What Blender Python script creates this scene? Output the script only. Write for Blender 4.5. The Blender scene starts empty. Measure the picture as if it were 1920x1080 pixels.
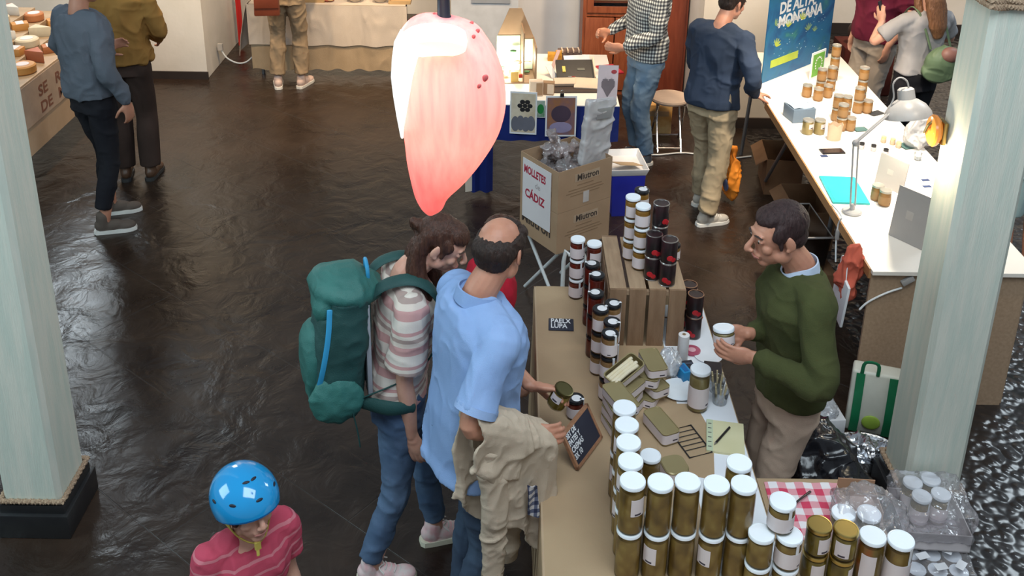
import bpy, bmesh, math, random
import numpy as np
from mathutils import Vector, Matrix
random.seed(7)
S = bpy.context.scene
COL = S.collection
PI = math.pi

# ---------------------------------------------------------------- camera (a portrait phone photo cropped to its lower middle)
CAM_H = 3.6
cam_d = bpy.data.cameras.new('camera'); cam = bpy.data.objects.new('camera', cam_d); COL.objects.link(cam)
cam_d.sensor_fit = 'HORIZONTAL'; cam_d.sensor_width = 36.0
cam_d.lens = 36.0 * 1900 / 1920
cam_d.shift_y = -385 / 1920
cam_d.clip_start = 0.05; cam_d.clip_end = 200
CAM_R = Matrix.Rotation(math.radians(69.5), 3, 'X') @ Matrix.Rotation(math.radians(.87), 3, 'Z')
cam.matrix_world = Matrix.Translation((0, 0, CAM_H)) @ CAM_R.to_4x4()
S.camera = cam

def at(px, py, x=None, y=None, z=None):
    """the point of the place seen at a photo pixel, on the plane x=, y= or z="""
    d = CAM_R @ Vector(((px - 960) / 1900, -(py - 155) / 1900, -1))
    o = Vector((0, 0, CAM_H))
    if z is not None: t = (z - CAM_H) / d.z
    elif y is not None: t = y / d.y
    else: t = x / d.x
    return o + d * t

# ---------------------------------------------------------------- world, daylight, lamps of the hall, exposure
W = bpy.data.worlds.new('hall_air'); S.world = W; W.use_nodes = True
bg = W.node_tree.nodes['Background']; bg.inputs[0].default_value = (.80, .90, 1, 1); bg.inputs[1].default_value = .30
S.view_settings.view_transform = 'Standard'; S.view_settings.look = 'None'
S.view_settings.gamma = 1; S.view_settings.exposure = 0.0; S.view_settings.use_curve_mapping = False

def lamp(name, kind, loc, energy, color, target=None, size=.1, size_y=None, spot=None, blend=.6, spread=None):
    d = bpy.data.lights.new(name, kind); d.energy = energy; d.color = color
    if kind == 'AREA':
        d.size = size
        if size_y: d.shape = 'RECTANGLE'; d.size_y = size_y
        if spread: d.spread = math.radians(spread)
    else: d.shadow_soft_size = size
    if kind == 'SPOT': d.spot_size = math.radians(spot); d.spot_blend = blend
    o = bpy.data.objects.new(name, d); COL.objects.link(o); o.location = loc
    if target is not None:
        o.rotation_euler = (Vector(target) - Vector(loc)).to_track_quat('-Z', 'Y').to_euler()
    return o

COOL = (.80, .92, 1.0); WARM = (1.0, .74, .46); SOFT = (1.0, .86, .68)
lamp('skylight', 'AREA', (.6, .6, 6.4), 330, COOL, (.6, 3.6, 0), 4.0, 3.0)
lamp('daylight_window_left', 'AREA', (-5.6, 2.2, 3.4), 130, (.70, .95, 1.0), (-1, 3.8, .8), 2.4, 2.6)
lamp('high_window_far_left', 'AREA', (-4.38, 9.56, 2.85), 110, COOL, (-4.3, 3.0, 2.2), .85, 2.3)
lamp('high_window_right', 'AREA', (6.6, 8.6, 5.2), 110, COOL, (2.6, 3.6, 0), 1.6, 2.0)
for n, (x, y, z, e, tx, ty) in enumerate([(-3.0, 7.6, 3.9, 75, -3.4, 9.4), (-1.4, 8.2, 3.9, 85, -1.9, 10.2), (.6, 7.4, 3.9, 70, .6, 9.4),
                                          (1.9, 6.9, 3.9, 75, 2.0, 8.8), (3.6, 8.6, 3.9, 90, 3.6, 10.5)]):
    lamp('ceiling_spot', 'SPOT', (x, y, z), e * 5.2, WARM, (tx, ty, .6), .12, spot=95, blend=.8)
lamp('stall_spot', 'SPOT', (2.1, 5.6, 3.4), 620, SOFT, (2.35, 6.4, .85), .1, spot=62, blend=.7)
lamp('stall_spot_near', 'SPOT', (2.7, 4.2, 3.0), 60, SOFT, (2.3, 5.3, .85), .1, spot=60, blend=.8)

# ---------------------------------------------------------------- materials
MATS = {}
def mat(name, col, rough=.6, var=None, scale=8, bump=0, bscale=60, metal=0, coat=0, stretch=(1, 1, 1), spec=.5, detail=4, trans=0, sss=0, mixpos=(.35, .65), fold=0):
    """procedural principled material: base colour varied by noise towards var, bumped by a second noise"""
    if name in MATS: return MATS[name]
    m = bpy.data.materials.new(name); m.use_nodes = True; nt = m.node_tree; N = nt.nodes; L = nt.links
    b = N['Principled BSDF']; b.inputs['Roughness'].default_value = rough; b.inputs['Metallic'].default_value = metal
    b.inputs['Coat Weight'].default_value = coat; b.inputs['Coat Roughness'].default_value = .05
    b.inputs['Specular IOR Level'].default_value = spec
    if trans: b.inputs['Transmission Weight'].default_value = trans
    if sss:
        b.inputs['Subsurface Weight'].default_value = sss; b.inputs['Subsurface Radius'].default_value = (.01, .004, .002)
    tc = N.new('ShaderNodeTexCoord'); mp = N.new('ShaderNodeMapping'); mp.inputs['Scale'].default_value = stretch
    L.new(tc.outputs['Object'], mp.inputs['Vector'])
    c4 = (*col, 1)
    if var is None: var = tuple(min(1, c * .86) for c in col)
    nz = N.new('ShaderNodeTexNoise'); nz.inputs['Scale'].default_value = scale; nz.inputs['Detail'].default_value = detail
    L.new(mp.outputs[0], nz.inputs['Vector'])
    rp = N.new('ShaderNodeValToRGB'); rp.color_ramp.elements[0].position = mixpos[0]; rp.color_ramp.elements[1].position = mixpos[1]
    rp.color_ramp.elements[0].color = c4; rp.color_ramp.elements[1].color = (*var, 1)
    L.new(nz.outputs['Fac'], rp.inputs['Fac']); L.new(rp.outputs['Color'], b.inputs['Base Color'])
    if bump:
        n2 = N.new('ShaderNodeTexNoise'); n2.inputs['Scale'].default_value = bscale; n2.inputs['Detail'].default_value = 4
        L.new(mp.outputs[0], n2.inputs['Vector'])
        bp = N.new('ShaderNodeBump'); bp.inputs['Strength'].default_value = bump; bp.inputs['Distance'].default_value = .01
        L.new(n2.outputs['Fac'], bp.inputs['Height']); L.new(bp.outputs['Normal'], b.inputs['Normal'])
        if fold: add_folds(N, L, tc, bp, fold)
    MATS[name] = m; return m
def add_folds(N, L, tc, bp, fold):
    """broad soft creases of worn cloth under the weave"""
    mp = N.new('ShaderNodeMapping'); mp.inputs['Rotation'].default_value = (.35, .5, .2); mp.inputs['Scale'].default_value = (1, 1, .42); L.new(tc.outputs['Object'], mp.inputs[0])
    nz = N.new('ShaderNodeTexNoise'); nz.noise_type = 'RIDGED_MULTIFRACTAL'; nz.inputs['Scale'].default_value = 7; nz.inputs['Detail'].default_value = 2; nz.inputs['Distortion'].default_value = .8; L.new(mp.outputs[0], nz.inputs['Vector'])
    b2 = N.new('ShaderNodeBump'); b2.inputs['Strength'].default_value = fold; b2.inputs['Distance'].default_value = .045; L.new(nz.outputs['Fac'], b2.inputs['Height']); L.new(b2.outputs['Normal'], bp.inputs['Normal'])

def nodes_of(m): return m.node_tree.nodes, m.node_tree.links, m.node_tree.nodes['Principled BSDF']

def banded(name, stops, axis='Z', freq=10, rough=.8, noise=.0, vec=None, wave='SAW', bump=.15, bscale=250, ramp='CONSTANT'):
    """stripes woven into a cloth: colour stops repeated along one axis of the thing"""
    if name in MATS: return MATS[name]
    m = bpy.data.materials.new(name); m.use_nodes = True; N, L, b = nodes_of(m)
    b.inputs['Roughness'].default_value = rough; b.inputs['Specular IOR Level'].default_value = .2
    tc = N.new('ShaderNodeTexCoord'); mp = N.new('ShaderNodeMapping')
    if vec: mp.inputs['Rotation'].default_value = vec
    w = N.new('ShaderNodeTexWave'); w.bands_direction = axis; w.wave_profile = wave; w.inputs['Scale'].default_value = freq
    w.inputs['Distortion'].default_value = noise; w.inputs['Detail'].default_value = 1
    r = N.new('ShaderNodeValToRGB'); r.color_ramp.interpolation = ramp
    e = r.color_ramp.elements
    while len(e) < len(stops): e.new(.5)
    for k, (p, c) in enumerate(stops): e[k].position = p; e[k].color = (*c, 1)
    L.new(tc.outputs['Object'], mp.inputs['Vector']); L.new(mp.outputs[0], w.inputs['Vector'])
    L.new(w.outputs['Fac'], r.inputs['Fac']); L.new(r.outputs['Color'], b.inputs['Base Color'])
    n2 = N.new('ShaderNodeTexNoise'); n2.inputs['Scale'].default_value = bscale
    bp = N.new('ShaderNodeBump'); bp.inputs['Strength'].default_value = bump; bp.inputs['Distance'].default_value = .004
    L.new(tc.outputs['Object'], n2.inputs['Vector']); L.new(n2.outputs['Fac'], bp.inputs['Height']); L.new(bp.outputs['Normal'], b.inputs['Normal']); add_folds(N, L, tc, bp, .45)
    MATS[name] = m; return m

def checked(name, c1, c2, c3, scale, rough=.8, square=False):
    """gingham: two crossing sets of stripes, darkest where they cross"""
    if name in MATS: return MATS[name]
    m = bpy.data.materials.new(name); m.use_nodes = True; N, L, b = nodes_of(m); b.inputs['Roughness'].default_value = rough
    tc = N.new('ShaderNodeTexCoord'); sx = N.new('ShaderNodeSeparateXYZ'); L.new(tc.outputs['Object'], sx.inputs[0])
    def stripe(out):
        a = N.new('ShaderNodeMath'); a.operation = 'MULTIPLY'; a.inputs[1].default_value = scale; L.new(out, a.inputs[0])
        f = N.new('ShaderNodeMath'); f.operation = 'FRACT'; L.new(a.outputs[0], f.inputs[0])
        g = N.new('ShaderNodeMath'); g.operation = 'GREATER_THAN'; g.inputs[1].default_value = .5; L.new(f.outputs[0], g.inputs[0]); return g.outputs[0]
    ad = N.new('ShaderNodeMath'); ad.operation = 'ADD'
    if square:
        L.new(stripe(sx.outputs['X']), ad.inputs[0]); L.new(stripe(sx.outputs['Y']), ad.inputs[1])
    else:
        s = N.new('ShaderNodeMath'); s.operation = 'ADD'; L.new(sx.outputs['X'], s.inputs[0]); L.new(sx.outputs['Y'], s.inputs[1])
        L.new(stripe(s.outputs[0]), ad.inputs[0]); L.new(stripe(sx.outputs['Z']), ad.inputs[1])
    h = N.new('ShaderNodeMath'); h.operation = 'MULTIPLY'; h.inputs[1].default_value = .5; L.new(ad.outputs[0], h.inputs[0])
    r = N.new('ShaderNodeValToRGB'); r.color_ramp.interpolation = 'CONSTANT'; e = r.color_ramp.elements; e.new(.5)
    for k, (p, c) in enumerate(((0, c1), (.4, c2), (.9, c3))): e[k].position = p; e[k].color = (*c, 1)
    L.new(h.outputs[0], r.inputs['Fac']); L.new(r.outputs['Color'], b.inputs['Base Color'])
    MATS[name] = m; return m

def clear(name, tint=(1, 1, 1), gloss=.12, rough=.05, bump=0, bscale=30, milk=0):
    """thin clear glass or film: light passes, the surface shines"""
    if name in MATS: return MATS[name]
    m = bpy.data.materials.new(name); m.use_nodes = True; nt = m.node_tree; N = nt.nodes; L = nt.links; N.clear()
    out = N.new('ShaderNodeOutputMaterial'); mx = N.new('ShaderNodeMixShader'); tr = N.new('ShaderNodeBsdfTransparent'); gl = N.new('ShaderNodeBsdfGlossy')
    tr.inputs[0].default_value = (*tint, 1); gl.inputs['Roughness'].default_value = rough
    lw = N.new('ShaderNodeLayerWeight'); lw.inputs[0].default_value = .35
    mu = N.new('ShaderNodeMath'); mu.operation = 'MULTIPLY_ADD'; mu.inputs[1].default_value = .5; mu.inputs[2].default_value = gloss; mu.use_clamp = True
    L.new(lw.outputs['Fresnel'], mu.inputs[0]); L.new(mu.outputs[0], mx.inputs[0]); L.new(gl.outputs[0], mx.inputs[2])
    if milk:
        df = N.new('ShaderNodeBsdfDiffuse'); df.inputs[0].default_value = (*tint, 1); m2 = N.new('ShaderNodeMixShader'); m2.inputs[0].default_value = milk
        L.new(tr.outputs[0], m2.inputs[1]); L.new(df.outputs[0], m2.inputs[2]); L.new(m2.outputs[0], mx.inputs[1])
    else: L.new(tr.outputs[0], mx.inputs[1])
    if bump:
        tc = N.new('ShaderNodeTexCoord'); n2 = N.new('ShaderNodeTexNoise'); n2.inputs['Scale'].default_value = bscale; L.new(tc.outputs['Object'], n2.inputs['Vector'])
        bp = N.new('ShaderNodeBump'); bp.inputs['Strength'].default_value = bump; bp.inputs['Distance'].default_value = .02
        L.new(n2.outputs['Fac'], bp.inputs['Height']); L.new(bp.outputs['Normal'], gl.inputs['Normal'])
    L.new(mx.outputs[0], out.inputs[0]); MATS[name] = m; return m

def glow(name, col, strength):
    if name in MATS: return MATS[name]
    m = bpy.data.materials.new(name); m.use_nodes = True; N, L, b = nodes_of(m)
    b.inputs['Base Color'].default_value = (*col, 1); b.inputs['Emission Color'].default_value = (*col, 1); b.inputs['Emission Strength'].default_value = strength
    MATS[name] = m; return m

# ---------------------------------------------------------------- geometry helpers
def V(*a): return Vector(a)
class Geo:
    def __init__(s): s.v = []; s.f = []
    def add(s, vs, fs):
        n = len(s.v); s.v += [Vector(p) for p in vs]; s.f += [tuple(i + n for i in f) for f in fs]; return s
    def box(s, c, size, R=None, taper=1):
        hx, hy, hz = size[0] / 2, size[1] / 2, size[2] / 2; c = Vector(c)
        p = []
        for z in (-1, 1):
            k = taper if z > 0 else 1
            for x, y in ((-1, -1), (1, -1), (1, 1), (-1, 1)):
                q = Vector((x * hx * k, y * hy * k, z * hz)); p.append(c + (R @ q if R else q))
        return s.add(p, [(3, 2, 1, 0), (4, 5, 6, 7), (0, 1, 5, 4), (1, 2, 6, 5), (2, 3, 7, 6), (3, 0, 4, 7)])
    def rings(s, rings, cap0=True, cap1=True, closed=False):
        """rings: lists of equally many points, lofted"""
        n = len(rings[0]); vs = [p for r in rings for p in r]; fs = []
        m = len(rings)
        for i in range(m if closed else m - 1):
            a = i * n; b = ((i + 1) % m) * n
            for k in range(n):
                k2 = (k + 1) % n; fs.append((a + k, a + k2, b + k2, b + k))
        if not closed:
            if cap0: fs.append(tuple(range(n - 1, -1, -1)))
            if cap1: fs.append(tuple(range((m - 1) * n, m * n)))
        return s.add(vs, fs)
    def lathe(s, prof, c=(0, 0, 0), seg=24, R=None, cap0=True, cap1=True):
        """prof: (radius, height) from bottom to top"""
        c = Vector(c); rs = []
        for r, h in prof:
            ring = []
            for k in range(seg):
                a = 2 * PI * k / seg; q = Vector((max(r, 1e-4) * math.cos(a), max(r, 1e-4) * math.sin(a), h))
                ring.append(c + (R @ q if R else q))
            rs.append(ring)
        return s.rings(rs, cap0, cap1)
    def ell(s, c, r, R=None, seg=20, nr=12):
        prof = []; c = Vector(c); rs = []
        for i in range(nr + 1):
            t = -PI / 2 + PI * i / nr; ct = max(math.cos(t), .02); ring = []
            for k in range(seg):
                a = 2 * PI * k / seg
                q = Vector((r[0] * ct * math.cos(a), r[1] * ct * math.sin(a), r[2] * math.sin(t)))
                ring.append(c + (R @ q if R else q))
            rs.append(ring)
        return s.rings(rs)
    def tube(s, pts, rad, seg=10, sub=4, flat=None, ref=None, caps='round', closed=False):
        """smooth tube through pts; rad number or list; flat=(a,b) section scale with a along ref"""
        P = [Vector(p) for p in pts]; n = len(P)
        Rr = list(rad) if hasattr(rad, '__len__') else [rad] * n
        if n > 2 and sub > 1:
            Q = []; q = []
            rng = range(n if closed else n - 1)
            for i in rng:
                if closed: p0, p1, p2, p3 = P[i - 1], P[i], P[(i + 1) % n], P[(i + 2) % n]; r1, r2 = Rr[i], Rr[(i + 1) % n]
                else: p0, p1, p2, p3 = P[max(i - 1, 0)], P[i], P[i + 1], P[min(i + 2, n - 1)]; r1, r2 = Rr[i], Rr[i + 1]
                for k in range(sub):
                    t = k / sub
                    Q.append(.5 * (2 * p1 + (p2 - p0) * t + (2 * p0 - 5 * p1 + 4 * p2 - p3) * t * t + (3 * p1 - p0 - 3 * p2 + p3) * t ** 3))
                    tt = t * t * (3 - 2 * t); q.append(r1 + (r2 - r1) * tt)
            if not closed: Q.append(P[-1]); q.append(Rr[-1])
            P, Rr = Q, q; n = len(P)
        fl = flat or (1, 1)
        T = []
        for i in range(n):
            a = P[(i + 1) % n] if closed else P[min(i + 1, n - 1)]
            b = P[i - 1] if (closed or i > 0) else P[0]
            d = a - b; T.append(d.normalized() if d.length > 1e-9 else Vector((0, 0, 1)))
        u = Vector(ref) if ref is not None else (Vector((1, 0, 0)) if abs(T[0].x) < .9 else Vector((0, 1, 0)))
        rs = []; FR = []
        for i in range(n):
            u = u - T[i] * u.dot(T[i])
            if u.length < 1e-6: u = T[i].orthogonal()
            u.normalize(); w = T[i].cross(u); FR.append((u.copy(), w))
            rs.append([P[i] + (u * (fl[0] * math.cos(2 * PI * k / seg)) + w * (fl[1] * math.sin(2 * PI * k / seg))) * Rr[i] for k in range(seg)])
        if caps == 'round' and not closed:
            def cap(i, sgn):
                out = []
                for t in (.4, .75, .95):
                    c = P[i] + T[i] * sgn * Rr[i] * t * min(fl); k_ = math.sqrt(max(0, 1 - t * t))
                    u, w = FR[i]
                    out.append([c + (u * (fl[0] * math.cos(2 * PI * k / seg)) + w * (fl[1] * math.sin(2 * PI * k / seg))) * Rr[i] * k_ for k in range(seg)])
                return out
            rs = cap(0, -1)[::-1] + rs + cap(n - 1, 1)
        return s.rings(rs, closed=closed)
    def sheet(s, grid, thick=.002):
        """a thin cloth or paper: grid of points given real thickness"""
        nu = len(grid); nv = len(grid[0]); G = [[Vector(p) for p in r] for r in grid]
        top = []; bot = []
        for i in range(nu):
            for j in range(nv):
                a = G[min(i + 1, nu - 1)][j] - G[max(i - 1, 0)][j]; b = G[i][min(j + 1, nv - 1)] - G[i][max(j - 1, 0)]
                n = a.cross(b); n = n.normalized() if n.length > 1e-12 else Vector((0, 0, 1))
                top.append(G[i][j] + n * thick / 2); bot.append(G[i][j] - n * thick / 2)
        N = nu * nv; fs = []
        for i in range(nu - 1):
            for j in range(nv - 1):
                a, b, c, d = i * nv + j, (i + 1) * nv + j, (i + 1) * nv + j + 1, i * nv + j + 1
                fs.append((a, b, c, d)); fs.append((N + d, N + c, N + b, N + a))
        ed = [(i * nv) for i in range(nu)], [(i * nv + nv - 1) for i in range(nu)], list(range(nv)), [(nu - 1) * nv + j for j in range(nv)]
        for q, fl in zip(ed, (0, 1, 1, 0)):
            for a, b in zip(q[:-1], q[1:]): fs.append((a, a + N, b + N, b) if fl else (b, b + N, a + N, a))
        return s.add(top + bot, fs)
    def xf(s, Mx):
        s.v = [Mx @ p for p in s.v]; return s
    def mesh(s, name):
        me = bpy.data.meshes.new(name); me.from_pydata([tuple(p) for p in s.v], [], s.f); me.update(); return me
    def build(s, name, m, parent=None, bevel=0, smooth=35, seg=2):
        me = s.mesh(name)
        bm = bmesh.new(); bm.from_mesh(me)
        bmesh.ops.recalc_face_normals(bm, faces=bm.faces)
        if bevel:
            es = [e for e in bm.edges if len(e.link_faces) == 2 and e.calc_face_angle(0) > .6]
            bmesh.ops.bevel(bm, geom=es, offset=bevel, segments=seg, affect='EDGES', profile=.6, clamp_overlap=True)
        bm.to_mesh(me); bm.free()
        if smooth:
            for p in me.polygons: p.use_smooth = True
            me.set_sharp_from_angle(angle=math.radians(smooth))
        return link(name, me, m, parent)

def link(name, me, m, parent=None):
    o = bpy.data.objects.new(name, me); COL.objects.link(o)
    if m is not None and not me.materials: me.materials.append(m)
    if parent is not None: o.parent = parent
    return o
def thing(name, label, cat, loc=(0, 0, 0), rz=0, group=None):
    o = bpy.data.objects.new(name, None); COL.objects.link(o); o.empty_display_size = .05
    o.location = loc; o.rotation_euler = (0, 0, rz); return tag(o, label, cat, group)
def tag(o, label, cat, group=None):
    o['label'] = label; o['category'] = cat
    if group: o['group'] = group
    return o
def struct(o): o['kind'] = 'structure'; return o
def dup(root, label, loc, rz=None, group=None):
    r = root.copy(); COL.objects.link(r); r.location = loc
    if rz is not None: r.rotation_euler = (r.rotation_euler[0], r.rotation_euler[1], rz)
    r['label'] = label
    if group: r['group'] = group
    for ch in list(root.children):
        c = ch.copy(); COL.objects.link(c); c.parent = r
        for g in list(ch.children):
            d = g.copy(); COL.objects.link(d); d.parent = c
    return r
def turn(rx=0, ry=0, rz=0):
    return (Matrix.Rotation(math.radians(rz), 3, 'Z') @ Matrix.Rotation(math.radians(ry), 3, 'Y') @ Matrix.Rotation(math.radians(rx), 3, 'X'))

# value noise for folds and lumps
def vnoise(P, seed=0):
    P = np.asarray(P, dtype=np.float64); I = np.floor(P).astype(np.int64); Fr = P - I; Fr = Fr * Fr * (3 - 2 * Fr)
    def h(i, j, k):
        n = (i * 374761393 + j * 668265263 + k * 1440662683 + seed * 974711) & 0xffffffff
        n = ((n ^ (n >> 13)) * 1274126177) & 0xffffffff
        return ((n ^ (n >> 16)) & 0xffff) / 65535.
    out = 0
    for a in (0, 1):
        for b in (0, 1):
            for c in (0, 1):
                w = (Fr[:, 0] if a else 1 - Fr[:, 0]) * (Fr[:, 1] if b else 1 - Fr[:, 1]) * (Fr[:, 2] if c else 1 - Fr[:, 2])
                out = out + w * h(I[:, 0] + a, I[:, 1] + b, I[:, 2] + c)
    return out * 2 - 1
def folds(me, amp=.005, freq=(9, 9, 9), seed=0, ridged=True, mask=None):
    n = len(me.vertices); co = np.empty(n * 3); me.vertices.foreach_get('co', co); co = co.reshape(-1, 3)
    nr = np.empty(n * 3); me.vertex_normals.foreach_get('vector', nr); nr = nr.reshape(-1, 3)
    w = co + .05 * np.stack([vnoise(co * 6, seed + 5), vnoise(co * 6, seed + 6), vnoise(co * 6, seed + 7)], 1)
    a = vnoise(w * np.array(freq), seed); b = vnoise(w * np.array(freq) * 2.1 + 7, seed + 1)
    d = ((1 - np.abs(a)) ** 3 * 1.5 - .75) + b * .30 + (1 - np.abs(vnoise(w * np.array(freq) * 2.7 + 3, seed + 9))) ** 4 * .45 if ridged else a * .8 + b * .3
    if mask is not None: d = d * mask(co)
    co = co + nr * (amp * d)[:, None]; me.vertices.foreach_set('co', co.reshape(-1)); me.update()
def remesh(name, geo, m, parent, voxel=.006, smooth=6, fold=None, fac=.5):
    """one continuous surface grown over overlapping solids"""
    me = geo.mesh(name + '_parts'); bm = bmesh.new(); bm.from_mesh(me); bmesh.ops.recalc_face_normals(bm, faces=bm.faces); bm.to_mesh(me); bm.free()
    o = bpy.data.objects.new(name, me); COL.objects.link(o)
    r = o.modifiers.new('r', 'REMESH'); r.mode = 'VOXEL'; r.voxel_size = voxel
    if smooth: q = o.modifiers.new('s', 'SMOOTH'); q.factor = fac; q.iterations = smooth
    dg = bpy.context.evaluated_depsgraph_get(); new = bpy.data.meshes.new_from_object(o.evaluated_get(dg))
    bpy.data.objects.remove(o); bpy.data.meshes.remove(me)
    new.name = name
    if fold: folds(new, **fold)
    for p in new.polygons: p.use_smooth = True
    new.materials.clear(); new.materials.append(m)
    return link(name, new, m, parent)
def lettering(name, text, size, m, parent, M4, ext=.0006, bold=0, align='LEFT', space=1.0, xs=1.0):
    """flat raised letters; M4 places the text plane (x right, y up, z out of the surface)"""
    c = bpy.data.curves.new(name, 'FONT'); c.body = text; c.size = size; c.extrude = ext; c.offset = bold; c.align_x = align; c.space_line = space; c.resolution_u = 3
    o = bpy.data.objects.new(name, c); COL.objects.link(o)
    dg = bpy.context.evaluated_depsgraph_get(); me = bpy.data.meshes.new_from_object(o.evaluated_get(dg))
    bpy.data.objects.remove(o); me.name = name; me.transform(M4 @ Matrix.Scale(xs, 4, (1, 0, 0))); me.materials.clear(); me.materials.append(m)
    return link(name, me, m, parent)
def plane4(o, x, y):
    """4x4 matrix of a surface with origin o, x to the right, y up the surface"""
    x = Vector(x).normalized(); y = Vector(y); y = (y - x * y.dot(x)).normalized(); z = x.cross(y)
    return Matrix.Translation(o) @ Matrix((x, y, z)).transposed().to_4x4()

# ================================================================ the hall
def floor_mat():
    m = bpy.data.materials.new('black_waxed_slate'); m.use_nodes = True; N, L, b = nodes_of(m)
    tc = N.new('ShaderNodeTexCoord'); mp = N.new('ShaderNodeMapping'); mp.inputs['Rotation'].default_value = (0, 0, math.radians(38))
    L.new(tc.outputs['Object'], mp.inputs['Vector'])
    br = N.new('ShaderNodeTexBrick'); br.inputs['Scale'].default_value = 1.0; br.inputs['Brick Width'].default_value = 1.15; br.inputs['Row Height'].default_value = .62
    br.inputs['Mortar Size'].default_value = .004; br.inputs['Mortar Smooth'].default_value = .4; br.inputs['Color1'].default_value = (1, 1, 1, 1); br.inputs['Color2'].default_value = (.8, .8, .8, 1)
    br.inputs['Mortar'].default_value = (0, 0, 0, 1); L.new(mp.outputs[0], br.inputs['Vector'])
    nz = N.new('ShaderNodeTexNoise'); nz.inputs['Scale'].default_value = 2.2; nz.inputs['Detail'].default_value = 8; nz.inputs['Roughness'].default_value = .65
    L.new(tc.outputs['Object'], nz.inputs['Vector'])
    rp = N.new('ShaderNodeValToRGB'); e = rp.color_ramp.elements; e[0].position = .3; e[1].position = .75
    e[0].color = (.013, .0075, .0055, 1); e[1].color = (.040, .0245, .0165, 1); L.new(nz.outputs['Fac'], rp.inputs['Fac'])
    mx = N.new('ShaderNodeMix'); mx.data_type = 'RGBA'; L.new(br.outputs['Fac'], mx.inputs['Factor']); L.new(rp.outputs['Color'], mx.inputs[6]); mx.inputs[7].default_value = (.030, .023, .020, 1)
    L.new(mx.outputs[2], b.inputs['Base Color'])
    n2 = N.new('ShaderNodeTexNoise'); n2.inputs['Scale'].default_value = 5; n2.inputs['Detail'].default_value = 6; n2.inputs['Distortion'].default_value = .6; L.new(tc.outputs['Object'], n2.inputs['Vector'])
    r2 = N.new('ShaderNodeMapRange'); r2.inputs[3].default_value = .16; r2.inputs[4].default_value = .42; L.new(nz.outputs['Fac'], r2.inputs[0]); L.new(r2.outputs[0], b.inputs['Roughness'])
    b.inputs['Specular IOR Level'].default_value = .42
    b1 = N.new('ShaderNodeBump'); b1.inputs['Strength'].default_value = .5; b1.inputs['Distance'].default_value = .03; L.new(n2.outputs['Fac'], b1.inputs['Height'])
    b2 = N.new('ShaderNodeBump'); b2.inputs['Strength'].default_value = .5; b2.inputs['Distance'].default_value = .008; b2.invert = True
    L.new(br.outputs['Fac'], b2.inputs['Height']); L.new(b1.outputs['Normal'], b2.inputs['Normal']); L.new(b2.outputs['Normal'], b.inputs['Normal'])
    return m
def cobble_mat():
    m = bpy.data.materials.new('wet_pebble_floor'); m.use_nodes = True; N, L, b = nodes_of(m)
    tc = N.new('ShaderNodeTexCoord'); vo = N.new('ShaderNodeTexVoronoi'); vo.feature = 'SMOOTH_F1'; vo.inputs['Scale'].default_value = 23; vo.inputs['Randomness'].default_value = 1
    L.new(tc.outputs['Object'], vo.inputs['Vector'])
    rp = N.new('ShaderNodeValToRGB'); rp.color_ramp.elements[0].color = (.035, .030, .03, 1); rp.color_ramp.elements[1].color = (.008, .007, .007, 1); L.new(vo.outputs['Distance'], rp.inputs['Fac'])
    L.new(rp.outputs['Color'], b.inputs['Base Color']); b.inputs['Roughness'].default_value = .22; b.inputs['Specular IOR Level'].default_value = .6
    bp = N.new('ShaderNodeBump'); bp.invert = True; bp.inputs['Strength'].default_value = .65; bp.inputs['Distance'].default_value = .02; L.new(vo.outputs['Distance'], bp.inputs['Height']); L.new(bp.outputs['Normal'], b.inputs['Normal'])
    return m
struct(Geo().box((-2.9, 7.5, -.05), (10.0, 16, .1)).build('floor', floor_mat(), smooth=0))
struct(Geo().box((4.6, 7.5, -.05), (5.0, 16, .1)).build('floor_pebbled', cobble_mat(), smooth=0))

wallm = mat('white_plaster', (.80, .75, .69), .85, (.74, .69, .62), 3, .12, 25)
wallg = mat('grey_white_plaster', (.70, .70, .72), .85, (.64, .64, .66), 3, .1, 25)
basem = mat('dark_baseboard', (.03, .022, .02), .5)
struct(Geo().box((-4.6, 11.3, 2.1), (3.05, 3.4, 4.2)).build('wall_pier_left', wallm, bevel=.01))
struct(Geo().box((-4.6, 9.592, .04), (3.07, .016, .08)).build('baseboard_pier_left', basem))
struct(Geo().box((-1.6, 12.1, 2.1), (3.2, .2, 4.2)).build('wall_back', wallm))
struct(Geo().box((.9, 10.15, 2.1), (2.7, .2, 4.2)).build('wall_middle', wallg))
struct(Geo().box((2.21, 10.0, 2.1), (1.08, 2.9, 4.2)).build('wall_pier_right', wallm, bevel=.03))
struct(Geo().box((2.21, 8.54, .05), (1.08, .02, .1)).build('baseboard_pier_right', basem))
struct(Geo().box((5.2, 11.6, 2.1), (4.2, .2, 4.2)).build('wall_right_back', wallm))
struct(Geo().box((5.2, 11.49, .06), (4.2, .02, .12)).build('baseboard_right', basem))

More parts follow.
